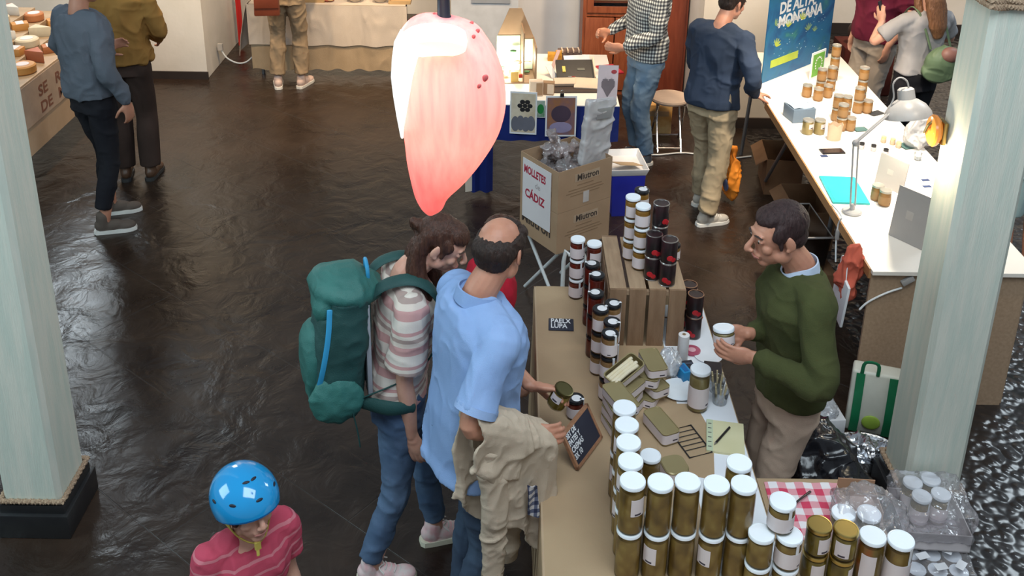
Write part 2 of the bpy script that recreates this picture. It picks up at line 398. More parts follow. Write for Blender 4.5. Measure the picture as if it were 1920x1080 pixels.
# ---- two painted timber pillars with rope bindings
def pillar_mat():
    m = mat('mint_painted_timber', (.56, .61, .53), .62, (.66, .66, .57), 5, .25, 30, stretch=(6, 6, .5), mixpos=(.38, .62))
    return m
pm = pillar_mat(); ropem = mat('hemp_rope', (.30, .20, .13), .9, (.42, .30, .20), 90, .4, 200); blackm = mat('black_plinth', (.012, .012, .014), .35, (.02, .02, .02), 6)
def chamfer_ring(cx, cy, w, z, c=.022):
    h = w / 2
    return [V(cx + a, cy + b, z) for a, b in ((-h + c, -h), (h - c, -h), (h, -h + c), (h, h - c), (h - c, h), (-h + c, h), (-h, h - c), (-h, -h + c))]
def rope_ring(cx, cy, w, z, r, turns, parent):
    """a rope bound round a square post: two strands twisting about each other"""
    path = []; h = w / 2 + r * .8; n = 4 * 24
    for k in range(n):
        s = k / 24; side = int(s); t = s - side
        a, b = [((-h + 2 * h * t), -h), (h, -h + 2 * h * t), (h - 2 * h * t, h), (-h, h - 2 * h * t)][side]
        path.append(V(cx + a, cy + b, z))
    g = Geo()
    for ph in (0, PI * 2 / 3, PI * 4 / 3):
        pts = []
        for k in range(n):
            d = (path[(k + 1) % n] - path[k - 1]).normalized(); u = V(0, 0, 1); w_ = d.cross(u)
            a = ph + 2 * PI * turns * k / n
            pts.append(path[k] + (u * math.cos(a) + w_ * math.sin(a)) * r * .5)
        g.tube(pts, r * .62, seg=6, sub=2, caps='none', closed=True)
    return g.build('rope', ropem, parent)
for side, cx, cy in (('left', -2.145, 3.755), ('right', 1.985, 3.90)):
    p = Geo().rings([chamfer_ring(cx, cy, .265, .16), chamfer_ring(cx, cy, .265, 4.2)]).build('pillar_' + side, pm, smooth=0)
    struct(p)
    Geo().box((cx, cy, .065), (.33, .33, .13)).box((cx, cy, .15), (.295, .295, .05)).build('plinth', blackm, p, bevel=.008)
    rope_ring(cx, cy, .265, .195, .013, 44, p)
    if side == 'right':
        for k in range(2): rope_ring(cx, cy, .265, at(1880, 10 + 2 * k, y=3.77).z + .028 * k, .017, 36, p)

# amber glass wall lamp on the right pillar
def amber():
    t = thing('wall_lamp', 'small amber glass wall lamp lit on the left face of the mint pillar', 'lamp', at(1768, 245, x=1.845))
    m = bpy.data.materials.new('amber_glass'); m.use_nodes = True; N, L, b = nodes_of(m)
    b.inputs['Base Color'].default_value = (.55, .18, .03, 1); b.inputs['Roughness'].default_value = .15; b.inputs['Emission Color'].default_value = (.9, .32, .05, 1); b.inputs['Emission Strength'].default_value = .12
    Geo().rings([[V(-.02 - .035 * math.sin(PI * i / 8) , .06 * math.cos(a) * w, .07 * math.sin(a) * w) for a in [2 * PI * k / 16 for k in range(16)]] for i, w in enumerate((.8, 1, 1.02, .9, .6))]).build('glass_shade', m, t)
    Geo().box((-.008, 0, 0), (.02, .09, .1)).build('back_plate', mat('brass', (.4, .27, .1), .35, metal=1), t, bevel=.005)
    Geo().tube([(-.02, 0, .05), (-.06, 0, .03), (-.075, 0, -.01)], .008).build('bracket', MATS['brass'], t)
    lamp('wall_lamp_bulb', 'POINT', t.location + V(-.13, -.02, -.08), 5, (1, .85, .6), size=.03)
amber()

# ================================================================ the shell pendant lamp hanging in front
def shell_lamp():
    Y = 1.95
    left = [(25, 800), (32, 775), (48, 757), (70, 745), (105, 738), (150, 737), (200, 745), (250, 757), (300, 763), (340, 771), (370, 779), (392, 791), (403, 802)]
    right = [(25, 806), (32, 850), (48, 893), (70, 912), (105, 933), (150, 946), (200, 948), (250, 935), (300, 905), (340, 872), (370, 841), (392, 829), (403, 812)]
    t = thing('pendant_lamp', 'glowing pink shell-shaped pendant lamp hanging on a white cord', 'lamp', at(842, 200, y=Y))
    o = t.location; rs = []
    pts = []
    for (yl, xl), (yr, xr) in zip(left, right):
        a = at(xl, yl, y=Y) - o; b = at(xr, yr, y=Y) - o; pts.append((a, b))
    seg = 40
    for i, (a, b) in enumerate(pts):
        c = (a + b) / 2; hw = (b - a).length / 2; u = (b - a).normalized(); dep = hw * .78
        ring = []
        for k in range(seg):
            th = 2 * PI * k / seg; rr = 1 + .035 * math.cos(3 * th + i * .25)
            ring.append(c + u * hw * math.cos(th) * (1 if abs(math.cos(th)) > .98 else min(1, rr)) + V(0, 1, 0) * dep * math.sin(th) * rr)
        rs.append(ring)
    # smooth between sections
    fin = []
    n = len(rs)
    for i in range(n - 1):
        for s in range(4):
            u = s / 4; p0, p1, p2, p3 = rs[max(i - 1, 0)], rs[i], rs[i + 1], rs[min(i + 2, n - 1)]
            fin.append([.5 * (2 * p1[k] + (p2[k] - p0[k]) * u + (2 * p0[k] - 5 * p1[k] + 4 * p2[k] - p3[k]) * u * u + (3 * p1[k] - p0[k] - 3 * p2[k] + p3[k]) * u ** 3) for k in range(seg)])
    fin.append(rs[-1])
    m = bpy.data.materials.new('pink_shell'); m.use_nodes = True; nt = m.node_tree; N = nt.nodes; L = nt.links; N.clear()
    out = N.new('ShaderNodeOutputMaterial'); tr = N.new('ShaderNodeBsdfTranslucent'); df = N.new('ShaderNodeBsdfPrincipled'); mx = N.new('ShaderNodeMixShader'); mx.inputs[0].default_value = .35
    df.inputs['Roughness'].default_value = .35
    tc = N.new('ShaderNodeTexCoord'); mp = N.new('ShaderNodeMapping'); mp.inputs['Scale'].default_value = (60, 60, 5); L.new(tc.outputs['Object'], mp.inputs[0])
    nz = N.new('ShaderNodeTexNoise'); nz.inputs['Scale'].default_value = 1; nz.inputs['Detail'].default_value = 6; L.new(mp.outputs[0], nz.inputs['Vector'])
    n3 = N.new('ShaderNodeTexNoise'); n3.inputs['Scale'].default_value = 9; L.new(tc.outputs['Object'], n3.inputs['Vector'])
    rp = N.new('ShaderNodeValToRGB'); e = rp.color_ramp.elements; e[0].position = .3; e[1].position = .7; e[0].color = (.93, .33, .34, 1); e[1].color = (.97, .45, .46, 1); L.new(nz.outputs['Fac'], rp.inputs['Fac'])
    L.new(rp.outputs['Color'], tr.inputs[0]); L.new(rp.outputs['Color'], df.inputs['Base Color'])
    L.new(df.outputs[0], mx.inputs[1]); L.new(tr.outputs[0], mx.inputs[2])
    L.new(mx.outputs[0], out.inputs[0])
    Geo().rings(fin).build('shell_shade', m, t)
    # pale lip: the opened mouth of the shell near the top, bulb light put in as emission
    lipm = bpy.data.materials.new('bulb_lit_lip'); lipm.use_nodes = True; N, L, b = nodes_of(lipm)
    b.inputs['Base Color'].default_value = (1, .88, .68, 1); b.inputs['Emission Color'].default_value = (1, .86, .56, 1); b.inputs['Emission Strength'].default_value = 1.35
    rr = []
    cen = at(815, 66, y=Y - .085) - o
    tl = turn(-38, 0, 4)
    for w, dz in ((1.0, -.03), (1.06, -.012), (1.0, .004), (.86, .010), (.5, .013)):
        rr.append([cen + tl @ V(.060 * w * math.cos(2 * PI * k / 32), .047 * w * math.sin(2 * PI * k / 32), 0) + tl @ V(0, 0, dz) for k in range(32)])
    Geo().rings(rr).build('shell_mouth', lipm, t)
    # outer lip down the shell's left side, its lit white put in as emission
    whm = bpy.data.materials.new('lit_shell_lip'); whm.use_nodes = True; N, L, b = nodes_of(whm)
    b.inputs['Base Color'].default_value = (.95, .92, .88, 1); b.inputs['Emission Color'].default_value = (1, .95, .88, 1); b.inputs['Emission Strength'].default_value = .75
    gr = []
    for py, x0, x1 in ((52, 754, 800), (75, 742, 792), (105, 738, 784), (140, 736, 778), (175, 740, 772), (205, 745, 766), (235, 752, 762)):
        row = []
        for k in range(6):
            u = k / 5; q = at(x0 + (x1 - x0) * u, py, y=Y) - o; q.y = -.012 - .112 * math.sin(u * .62 * PI / 1.24) * min(1, (x1 - x0) / 40 + .25); row.append(q)
        gr.append(row)
    Geo().sheet(gr, .004).build('outer_lip', whm, t)
    # darker flecks round the mouth
    fl = mat('red_fleck', (.62, .12, .12), .5)
    g = Geo()
    def surf(px, py):
        # nearest front point of the shade seen at a pixel
        best = None
        ry = (py - 25) / 378
        row = min(range(len(fin)), key=lambda i: abs(sum((p.z for p in fin[i]), 0) / seg - (at(px, py, y=Y - .1) - o).z))
        tgt = (at(px, py, y=Y - .08) - o)
        pt = min((p for p in fin[row] if p.y < 0), key=lambda p: abs(p.x - tgt.x)); return pt
    for px, py, s in ((842, 99, 1), (858, 97, 1), (887, 90, 1), (892, 82, 1.1), (895, 74, 1), (882, 55, .7), (905, 160, 1.6), (912, 166, 1.4), (892, 170, 1)):
        p = surf(px, py); Geo().ell(p + V(0, -.001, 0), (.004 * s, .0025, .0055 * s), turn(0, 35, 0), 10, 6).build('red_fleck', fl, t)
    top = at(832, 38, y=Y) - o
    Geo().lathe([(.019, -.012), (.02, .0), (.013, .012), (.0125, .05), (.010, .052)], top).build('lamp_holder', mat('black_bakelite', (.02, .018, .03), .4), t)
    Geo().tube([top + V(0, 0, .05), top + V(.004, 0, .3), top + V(0, 0, 1.3)], .0085, sub=3).build('cord', mat('white_cord', (.75, .78, .8), .5), t)
    lamp('pendant_bulb', 'POINT', o + V(-.03, -.0, .085), 1.0, (1, .84, .62), size=.03)
    lamp('pendant_bulb_lower', 'POINT', o + V(-.01, .02, -.04), 1.0, (1, .74, .5), size=.03)
shell_lamp()

# ================================================================ people
TORSO = [(.84, 0, .120, .085), (.90, 0, .160, .112), (.97, -.005, .168, .116), (1.05, -.003, .155, .108), (1.13, .0, .148, .102), (1.22, .004, .158, .110),
         (1.31, .006, .170, .116), (1.38, .0, .172, .108), (1.43, -.008, .150, .090), (1.465, -.012, .105, .070), (1.50, -.012, .062, .058)]
def sec_at(z):
    for a, b in zip(TORSO[:-1], TORSO[1:]):
        if z <= b[0]:
            t = max(0, (z - a[0]) / (b[0] - a[0])); return [a[k] + (b[k] - a[k]) * t for k in range(1, 4)]
    return list(TORSO[-1][1:])
def ik(a, c, l1, l2, pole):
    d = c - a; L = d.length
    if L > (l1 + l2) * .995: k = L / ((l1 + l2) * .995); l1 *= k; l2 *= k
    x = (l1 * l1 - l2 * l2 + L * L) / (2 * L); h = math.sqrt(max(0, l1 * l1 - x * x)); d.normalize()
    p = Vector(pole) - d * Vector(pole).dot(d); p.normalize()
    return a + d * x + p * h

class Person:
    def __init__(s, label, loc, heading, scale=1.0, lean=0, side=0, girth=1.0, category='person', shoulders=1.0, depth=1.0, belly=0):
        s.s = scale; s.t = thing('person', label, category, loc, math.radians(heading - 90)); s.rz = math.radians(heading - 90)
        s.loc = Vector(loc); s.lean_a = math.radians(lean); s.side_a = math.radians(side); s.g = girth; s.sw = shoulders; s.dp = depth; s.belly = belly
        s.body = Geo(); s.Ri = Matrix.Rotation(-s.rz, 3, 'Z'); s.R = Matrix.Rotation(s.rz, 3, 'Z')
        s.headM = None
    def L(s, w): return s.Ri @ (Vector(w) - s.loc) / s.s          # world -> figure
    def D(s, d): return s.Ri @ Vector(d)
    def Wd(s, p): return s.loc + s.R @ (Vector(p) * s.s)          # figure -> world
    def ln(s, p):
        p = Vector(p); w = min(1, max(0, (p.z - .88) / .3)); w = w * w * (3 - 2 * w)
        o = V(0, 0, .95); q = p - o
        q = Matrix.Rotation(-s.lean_a * w, 3, 'X') @ (Matrix.Rotation(s.side_a * w, 3, 'Y') @ q); return o + q
    def torso_rings(s, zs, ease=0, kx=1, ky=1, flare=0, n=2.5, seg=28):
        rs = []
        for z in zs:
            y0, rx, ry = sec_at(z) if z > .84 else [0, .165, .112]
            rx = rx * s.g * (s.sw if z > 1.2 else 1) * kx + ease; ry = ry * s.g * s.dp * ky + ease
            if z < .98: rx += flare * (.98 - z) / .15; ry += flare * (.98 - z) / .15
            ring = []
            for k in range(seg):
                a = 2 * PI * k / seg; c, d = math.cos(a), math.sin(a)
                x = rx * math.copysign(abs(c) ** (2 / n), c); y = ry * math.copysign(abs(d) ** (2 / n), d)
                if d > 0: y += s.belly * math.exp(-((z - 1.06) / .14) ** 2) * d
                ring.append(s.ln(V(x, y + y0, z)))
            rs.append(ring)
        return rs
    def arms(s, L=None, R=None):
        """each: (wrist, pole, finger direction, palm normal, curl) in figure space; stored for sleeves"""
        s.arm = {}
        for sd, spec in ((-1, L), (1, R)):
            sh = s.ln(V(sd * .182 * s.g * s.sw, -.012, 1.415))
            if spec is None: spec = (sh + V(sd * .06, .03, -.53), V(0, -1, 0), V(0, .1, -1), V(-sd, 0, 0), .35)
            wr, pole, fd, pn, cu = spec
            wr = Vector(wr); el = ik(sh, wr, .285, .255, pole)
            s.arm[sd] = (sh, el, wr, Vector(fd).normalized(), Vector(pn), cu)
            k = s.g ** .5
            s.body.tube([sh + V(-sd * .03, 0, .01), sh, sh.lerp(el, .5), el, el.lerp(wr, .35), wr], [.04 * k, .047 * k, .043 * k, .036 * k, .038 * k, .0245], seg=14)
            s.hand(sd, *s.arm[sd][2:])
    def hand(s, sd, wr, d, n, cu):
        n = (n - d * n.dot(d)).normalized(); t = d.cross(n) * (1 if sd < 0 else -1)   # thumb side
        M3 = Matrix((t, d, n)).transposed()
        s.body.ell(wr + d * .048, (.040, .056, .0165), M3, 16, 10)
        s.body.tube([wr - d * .02, wr + d * .03], [.0245, .028], flat=(1.15, .72), ref=t, seg=12)
        s.body.ell(wr + d * .04 + t * .024 + n * .008, (.017, .034, .015), M3, 12, 8)
        cus = cu if hasattr(cu, '__len__') else [cu] * 4
        for (off, ln_, r, c) in zip((.029, .010, -.010, -.028), (.070, .078, .073, .058), (.0088, .009, .0086, .0078), cus):
            p = wr + d * (.093 - abs(off - .004) * .18) + t * off; pts = [p - d * .02]; dr = d.copy(); ang = 0
            pts.append(p.copy())
            for q, fr in enumerate((.45, .32, .23)):
                ang += c * (.75, 1.0, .8)[q]
                dr = d * math.cos(ang) + n * math.sin(ang) + t * off * (1.2 if q == 0 else .4); dr.normalize(); p = p + dr * ln_ * fr; pts.append(p.copy())
            s.body.tube(pts, [r * 1.05, r * 1.05, r, r * .94, r * .85], seg=10, sub=3)
        c0 = sum(cus) / 4
        p = wr + d * .022 + t * .026 + n * .006; d1 = (t * .75 + d * .62 + n * (.25 + .5 * c0)).normalized(); d2 = (t * .25 + d * .85 + n * (.3 + .6 * c0)).normalized()
        s.body.tube([p, p + d1 * .042, p + d1 * .042 + d2 * .030, p + d1 * .042 + d2 * .052], [.0135, .0115, .0102, .0088], seg=10, sub=3)
    def legs(s, L=(-.09, 0, .085), R=(.09, 0, .085), yawL=8, yawR=-8, kneeL=(-.05, 1, 0), kneeR=(.05, 1, 0)):
        s.leg = {}
        for sd, an, yaw, kp in ((-1, L, yawL, kneeL), (1, R, yawR, kneeR)):
            hp = V(sd * .088 * s.g, 0, .90); an = Vector(an); kn = ik(hp, an, .425, .40, kp)
            s.leg[sd] = (hp, kn, an, yaw)
            s.body.tube([hp, hp.lerp(kn, .5), kn, kn.lerp(an, .35), an], [.072, .062, .047, .048, .034], seg=12)
            fd = Matrix.Rotation(math.radians(yaw), 3, 'Z') @ V(0, 1, 0)
            s.body.tube([an + V(0, 0, -.03), an + fd * .06 + V(0, 0, -.045), an + fd * .13 + V(0, 0, -.058)], [.032, .03, .022], seg=10)
    def head(s, yaw=0, pitch=0, roll=0, k=1.0, fwd=0.0, jaw=1.0, nose=1.0, face='adult'):
        nb = s.ln(V(0, -.012, 1.49)); nt = s.ln(V(0, .012 + fwd * .5, 1.56))
        M3 = (Matrix.Rotation(math.radians(yaw), 3, 'Z') @ Matrix.Rotation(math.radians(-pitch), 3, 'X') @ Matrix.Rotation(math.radians(roll), 3, 'Y'))
        c = nt + V(0, fwd * .5, 0) + M3 @ V(0, .022, .085 * k)
        H = Matrix.Translation(c) @ (M3 * k).to_4x4(); s.headM = H
        g = Geo()
        g.ell((0, -.012, .030), (.073, .094, .083)); g.ell((0, .02, .012), (.068, .072, .072)); g.ell((0, .028, -.048), (.056 * jaw, .060, .066))
        g.ell((0, .060, -.096), (.027 * jaw, .024, .021)); g.ell((0, .082, .026), (.048, .012, .013)); g.ell((0, .05, -.03), (.052, .036, .034))
        for x in (-1, 1):
            g.ell((x * .038, .062, -.028), (.022, .020, .022)); g.ell((x * .052, .012, -.066), (.016, .036, .026), turn(25))
            g.ell((x * .031, .081, .006), (.0165, .010, .0095))
            g.ell((x * .079, -.010, -.006), (.008, .019, .031), turn(-12, 0, x * 22)); g.ell((x * .077, -.002, -.030), (.007, .010, .011))
            g.ell((x * .0115, .105 + .004 * nose, -.033), (.0095, .010, .008))
        g.tube([(0, .086, .020), (0, .098, .002), (0, .108 + .008 * nose, -.020), (0, .108 + .010 * nose, -.030)], [.008, .0095, .011, .0115], seg=10)
        g.ell((0, .086, -.061), (.026, .012, .012)); g.ell((0, .083, -.074), (.021, .012, .009))
        g.xf(H); s.body.add(g.v, g.f)
        s.body.tube([nb - V(0, 0, .05), nb, H @ V(0, -.022, -.055), H @ V(0, -.015, -.02)], [.068, .060, .056, .055], seg=16)
        return H
    def face(s, brow=(.03, .018, .015), lip=(.45, .16, .13)):
        H = s.headM; M3 = H.to_3x3()
        for x in (-1, 1):
            e = Geo().ell(V(0, 0, 0), (.0115, .0115, .0115)).xf(Matrix.Translation(V(x * .031, .0790, .006))).xf(H); s._b(e, 'eye', mat('eye_white', (.72, .70, .66), .2))
            i = Geo().ell(V(0, 0, 0), (.0058, .003, .0058)).xf(Matrix.Translation(V(x * .031, .0893, .004))).xf(H); s._b(i, 'iris', mat('dark_iris', (.03, .018, .01), .15))
            g = Geo().tube([V(x * .014, .0935, .025), V(x * .032, .0925, .030), V(x * .050, .081, .024)], [.0035, .0045, .0025], flat=(1, .7), seg=8).xf(H); s._b(g, 'eyebrow', mat('brow_%d' % int(brow[0] * 1000), brow, .8))
        g = Geo().tube([V(-.023, .0905, -.066), V(-.009, .099, -.0635), V(0, .0985, -.0645), V(.009, .099, -.0635), V(.023, .0905, -.066)], [.002, .0042, .004, .0042, .002], seg=8)
        g.tube([V(-.020, .0895, -.0685), V(0, .096, -.0715), V(.020, .0895, -.0685)], [.002, .0052, .002], seg=8).xf(H); s._b(g, 'lips', mat('lip_%d' % int(lip[0] * 1000), lip, .5))
    def _b(s, g, name, m, **k):
        g.xf(Matrix.Scale(s.s, 4)); return g.build(name, m, s.t, **k)
    def _r(s, g, name, m, voxel, smooth=5, fold=None, fac=.5):
        g.xf(Matrix.Scale(s.s, 4)); return remesh(name, g, m, s.t, voxel, smooth, fold, fac)
    def finish(s, skin, voxel=.006, smooth=4):
        s.body.rings(s.torso_rings([.84, .90, .97, 1.05, 1.13, 1.22, 1.31, 1.38, 1.43, 1.465, 1.50], kx=.9, ky=.88))
        s.bodyo = s._r(s.body, 'body', skin, voxel, smooth); return s.bodyo
    # ---- clothes
    def top(s, name, m, hem=.92, ease=.014, sleeve='long', voxel=.008, fold=None, flare=0, neck=1.462, cuff=.037, upper=.058, smooth=6, length=.72, kx=1, ky=1, sag=0):
        zs = [hem, hem + .02, hem + .06] + [z for z in (1.05, 1.13, 1.22, 1.31, 1.38, 1.43) if z > hem + .08] + [neck]
        g = Geo(); g.rings(s.torso_rings(zs, ease, kx, ky, flare))
        for sd in (-1, 1):
            sh, el, wr = s.arm[sd][:3]; k = s.g ** .5; ins = sh + V(-sd * .05, 0, -.005)
            nk = s.ln(V(sd * .055, -.016, 1.452)); g.tube([nk, nk.lerp(sh, .5) + V(0, 0, .004), sh + V(0, 0, .004), sh.lerp(el, .12)], [.046 + ease * .6, .048 + ease * .6, .050 + ease * .5, .052 + ease * .3], flat=(1.15, .9), ref=(0, 1, 0), seg=16)
            for q in (.35, .7): c = nk.lerp(sh, q) - V(0, 0, .06); g.ell(c, (.075, .078 * s.dp, .075))
            if sleeve == 'long':
                e1 = el + (el - (sh + wr) / 2).normalized() * .006
                g.tube([ins, sh, sh.lerp(el, .5), e1, el.lerp(wr, .5), el.lerp(wr, .80), el.lerp(wr, .90)], [.062 * k, upper * k + .004, upper * k, upper * k * .88, upper * k * .78, cuff + .008, cuff], seg=16)
            elif sleeve == 'short':
                e = sh.lerp(el, length); g.tube([ins, sh, sh.lerp(el, length * .55), e], [.062 * k, upper * k + .004, upper * k, upper * k + .004], seg=16, caps='flat')
            elif sleeve == 'wide':
                e = sh.lerp(el, length) + V(0, 0, -.0); g.tube([ins, sh, sh.lerp(el, length * .5), e], [.066 * k, upper * k + .006, upper * k + .014, upper * k + .022], seg=16, caps='flat')
        return s._r(g, name, m, voxel, smooth, fold)
    def pants(s, name, m, ease=.012, waist=1.03, thigh=.090, knee=.066, hem=.058, low=.02, voxel=.009, fold=None, smooth=5):
        g = Geo(); g.rings(s.torso_rings([.83, .88, .93, .98, waist - .01, waist], ease))
        for sd in (-1, 1):
            hp, kn, an, yaw = s.leg[sd]; k = s.g ** .6
            g.tube([hp + V(-sd * .01, 0, .06), hp + V(-sd * .004, 0, -.03), hp.lerp(kn, .5), kn + V(0, .004, 0), kn.lerp(an, .4) + V(0, -.008, 0), an + V(0, -.004, low)], [.086 * k, (thigh + .006) * k, thigh * .92 * k, knee * k, (knee + hem) / 2 + .002, hem], seg=18, caps='flat')
        return s._r(g, name, m, voxel, smooth, fold)
    def shoes(s, m, sole, name='shoe', laces=None, voxel=.006, high=0):
        for sd in (-1, 1):
            hp, kn, an, yaw = s.leg[sd]; Rz = Matrix.Rotation(math.radians(yaw), 4, 'Z'); base = V(an.x, an.y, an.z - .085)
            M4 = Matrix.Translation(base) @ Rz
            g = Geo(); g.ell((0, -.025, .055), (.038, .045, .045)); g.ell((0, .05, .045), (.040, .07, .040)); g.ell((0, .13, .035), (.043, .06, .030)); g.tube([(0, -.012, .05), (0, -.012, .098 + high)], [.041, .042])
            g.box((0, .06, .015), (.07, .2, .02)); g.xf(M4); o = s._r(g, name, m, voxel, 3)
            out = []
            for y, w in ((-.075, .018), (-.06, .034), (-.02, .040), (.05, .043), (.12, .049), (.165, .041), (.192, .020)): out.append((w, y))
            pts = [V(w, y, 0) for w, y in out] + [V(-w, y, 0) for w, y in out[::-1]]
            q = Geo().rings([[p * 1.0 + V(0, 0, 0.001) for p in pts], [p + V(0, 0, .012) for p in pts], [p * .97 + V(0, 0, .026) for p in pts]]).xf(M4).xf(Matrix.Scale(s.s, 4))
            q.build('sole', sole, o)
            if laces:
                q = Geo()
                for k in range(4): q.tube([V(-.022, .055 + k * .02, .080 - k * .0075), V(0, .062 + k * .02, .087 - k * .008), V(.022, .055 + k * .02, .080 - k * .0075)], .0035, seg=6)
                q.tube([V(0, .05, .09), V(.03, .03, .10), V(.05, .05, .085)], .003, seg=6); q.tube([V(0, .05, .09), V(-.03, .035, .10), V(-.045, .06, .08)], .003, seg=6)
                q.xf(M4).xf(Matrix.Scale(s.s, 4)).build('laces', laces, o)
    def hair(s, m, style='short', voxel=.006, amp=.005, bald=False):
        g = Geo(); H = s.headM
        if style in ('short', 'fringe', 'long', 'tied'):
            g.ell((0, -.026, .042), (.0805, .092, .083)); g.ell((0, -.052, -.005), (.070, .056, .062)); g.ell((0, .028, .082), (.058, .052, .030), turn(-22))
            for x in (-1, 1): g.ell((x * .069, .018, .032), (.012, .036, .034)); g.ell((x * .072, .022, -.006), (.0065, .011, .026))
        if style == 'bald':
            g.ell((0, -.046, .008), (.0815, .076, .066)); g.ell((0, -.055, -.02), (.068, .052, .050))
            for x in (-1, 1): g.ell((x * .068, .0, .028), (.0145, .058, .040)); g.ell((x * .072, .030, .0), (.006, .011, .028)); g.ell((x * .05, .045, .060), (.026, .036, .030))
            g.ell((0, .060, .080), (.044, .024, .022), turn(-30))
        if style == 'fringe':
            g.ell((0, .060, .055), (.062, .034, .040), turn(-20)); g.ell((0, -.055, -.03), (.072, .05, .06)); g.ell((0, .070, .036), (.058, .022, .022)); [g.ell((x * .066, .035, .0), (.014, .028, .04)) for x in (-1, 1)]
        if style == 'long':
            g.tube([(0, -.05, .06), (0, -.095, -.02), (0, -.115, -.14), (0, -.125, -.27), (0, -.12, -.36)], [.075, .085, .088, .080, .045], flat=(1.15, .62), ref=(1, 0, 0), seg=20)
            for x in (-1, 1): g.tube([(x * .07, .0, .05), (x * .085, -.01, -.06), (x * .088, -.03, -.18), (x * .08, -.06, -.3)], [.022, .03, .034, .02], seg=12)
        if style == 'tied':
            g.ell((0, .04, .078), (.062, .058, .036), turn(-28))
            g.tube([(0, -.09, .03), (.0, -.12, .028), (0, -.135, .015)], [.028, .03, .018]); g.tube([(.02, -.125, .03), (.0, -.15, .03), (-.02, -.14, .0), (0, -.115, -.01)], [.012, .016, .016, .012])
            for x in (-1, 1):
                g.tube([(x * .055, -.065, .04), (x * .066, -.070, -.05), (x * .078, -.040, -.13), (x * .088, .025, -.20), (x * .090, .085, -.28)], [.034, .038, .042, .040, .018], seg=14)
            g.tube([(0, -.07, .0), (0, -.085, -.08), (0, -.075, -.16), (.03, -.04, -.24)], [.055, .055, .045, .02], flat=(1.1, .7), ref=(1, 0, 0), seg=14)
        g.xf(H)
        return s._r(g, 'hair', m, voxel, 3, dict(amp=amp * .55, freq=(70, 70, 14), seed=3))
    def collar(s, m, z=1.475, r=(.072, .066), h=.035, open_=.0, name='collar', voxel=None):
        rs = []
        for (kz, kr) in ((0, 1.12), (.5, 1.06), (1, .98), (1.0, .90), (.4, .94), (0, .98)):
            ring = []
            for k in range(28):
                a = 2 * PI * k / 28; f = max(0, math.sin(a)) ** 3
                ring.append(s.ln(V(r[0] * kr * math.cos(a), -.012 + r[1] * kr * math.sin(a) + f * .012, z + h * kz - f * h * .8 - .012 * math.sin(a))))
            rs.append(ring)
        g = Geo().rings(rs, closed=True); return s._b(g, name, m)

SKIN_T = mat('tanned_skin', (.50, .235, .150), .5, (.43, .19, .12), 14, .06, 250, sss=.08)
SKIN_L = mat('light_skin', (.62, .34, .245), .5, (.55, .28, .20), 14, .06, 250, sss=.08)
DKHAIR = mat('dark_brown_hair', (.020, .012, .010), .52, (.036, .021, .016), 30, .5, 60, stretch=(3, 3, .6), spec=.25)
BRHAIR = mat('brown_hair', (.040, .016, .010), .45, (.075, .030, .018), 30, .5, 70, stretch=(3, 3, .5), spec=.3)
def cloth(name, c, var=None, rough=.9, bump=.25, bscale=350, scale=5): return mat(name, c, rough, var, scale, bump, bscale, spec=.2, fold=.5)
JEANS = cloth('blue_denim', (.055, .095, .17), (.11, .17, .27)); JEANS_D = cloth('dark_denim', (.035, .05, .085), (.06, .09, .14))
KHAKI = cloth('khaki_cotton', (.36, .28, .18), (.30, .23, .145)); BEIGE = cloth('beige_chino', (.52, .385, .295), (.46, .335, .255))
WHITE_R = mat('white_rubber', (.70, .68, .64), .5)

# ---- the seller: olive sweater, jar in both hands
def seller():
    p = Person('man in an olive green sweater and beige trousers holding a white-lidded jar behind the counter', (1.18, 3.54, 0), 186, 1.015, lean=3, girth=1.0)
    jar = at(1359, 632, y=3.42)
    wl = p.L(jar + V(.10, -.085, -.035)); wr = p.L(jar + V(.105, .07, -.03))
    p.arms(L=(wl, V(-.5, -.7, -.35), p.D((-.9, .12, .12)), p.D((-.1, .97, .1)), (.45, .5, .5, .45)), R=(wr, V(.5, -.7, -.3), p.D((-.95, -.1, .1)), p.D((0, -1, .1)), .5))
    p.legs(L=(-.10, .02, .085), R=(.10, -.03, .085))
    p.head(yaw=6, pitch=10, fwd=.045, nose=1.5, jaw=1.02, k=1.07); p.face((.035, .02, .016), (.40, .15, .11))
    p.finish(SKIN_T, .0042, 3)
    gm = cloth('olive_knit', (.062, .068, .024), (.050, .056, .020), .95, .3, 260, 9)
    sw = p.top('sweater', gm, hem=.925, ease=.022, sleeve='long', voxel=.007, fold=dict(amp=0.0097, freq=(7, 7, 5), seed=4), cuff=.037, upper=.066, neck=1.468, flare=-.004)
    p.collar(cloth('pale_blue_shirt', (.50, .58, .72)), z=1.475, h=.04, name='shirt_collar')
    p.collar(gm, z=1.452, r=(.084, .080), h=.022, name='neckband')
    p.pants('trousers', BEIGE, waist=1.02, fold=dict(amp=0.0056, freq=(8, 8, 10), seed=9))
    p.shoes(mat('brown_leather', (.09, .045, .025), .4), mat('dark_rubber', (.03, .03, .03), .6))
    p.hair(mat('dark_plum_hair', (.026, .014, .014), .55, (.048, .027, .026), 30, .5, 60, stretch=(3, 3, .6), spec=.22), 'short', .005, .003)
    return p, jar
seller_p, SELLER_JAR = seller()

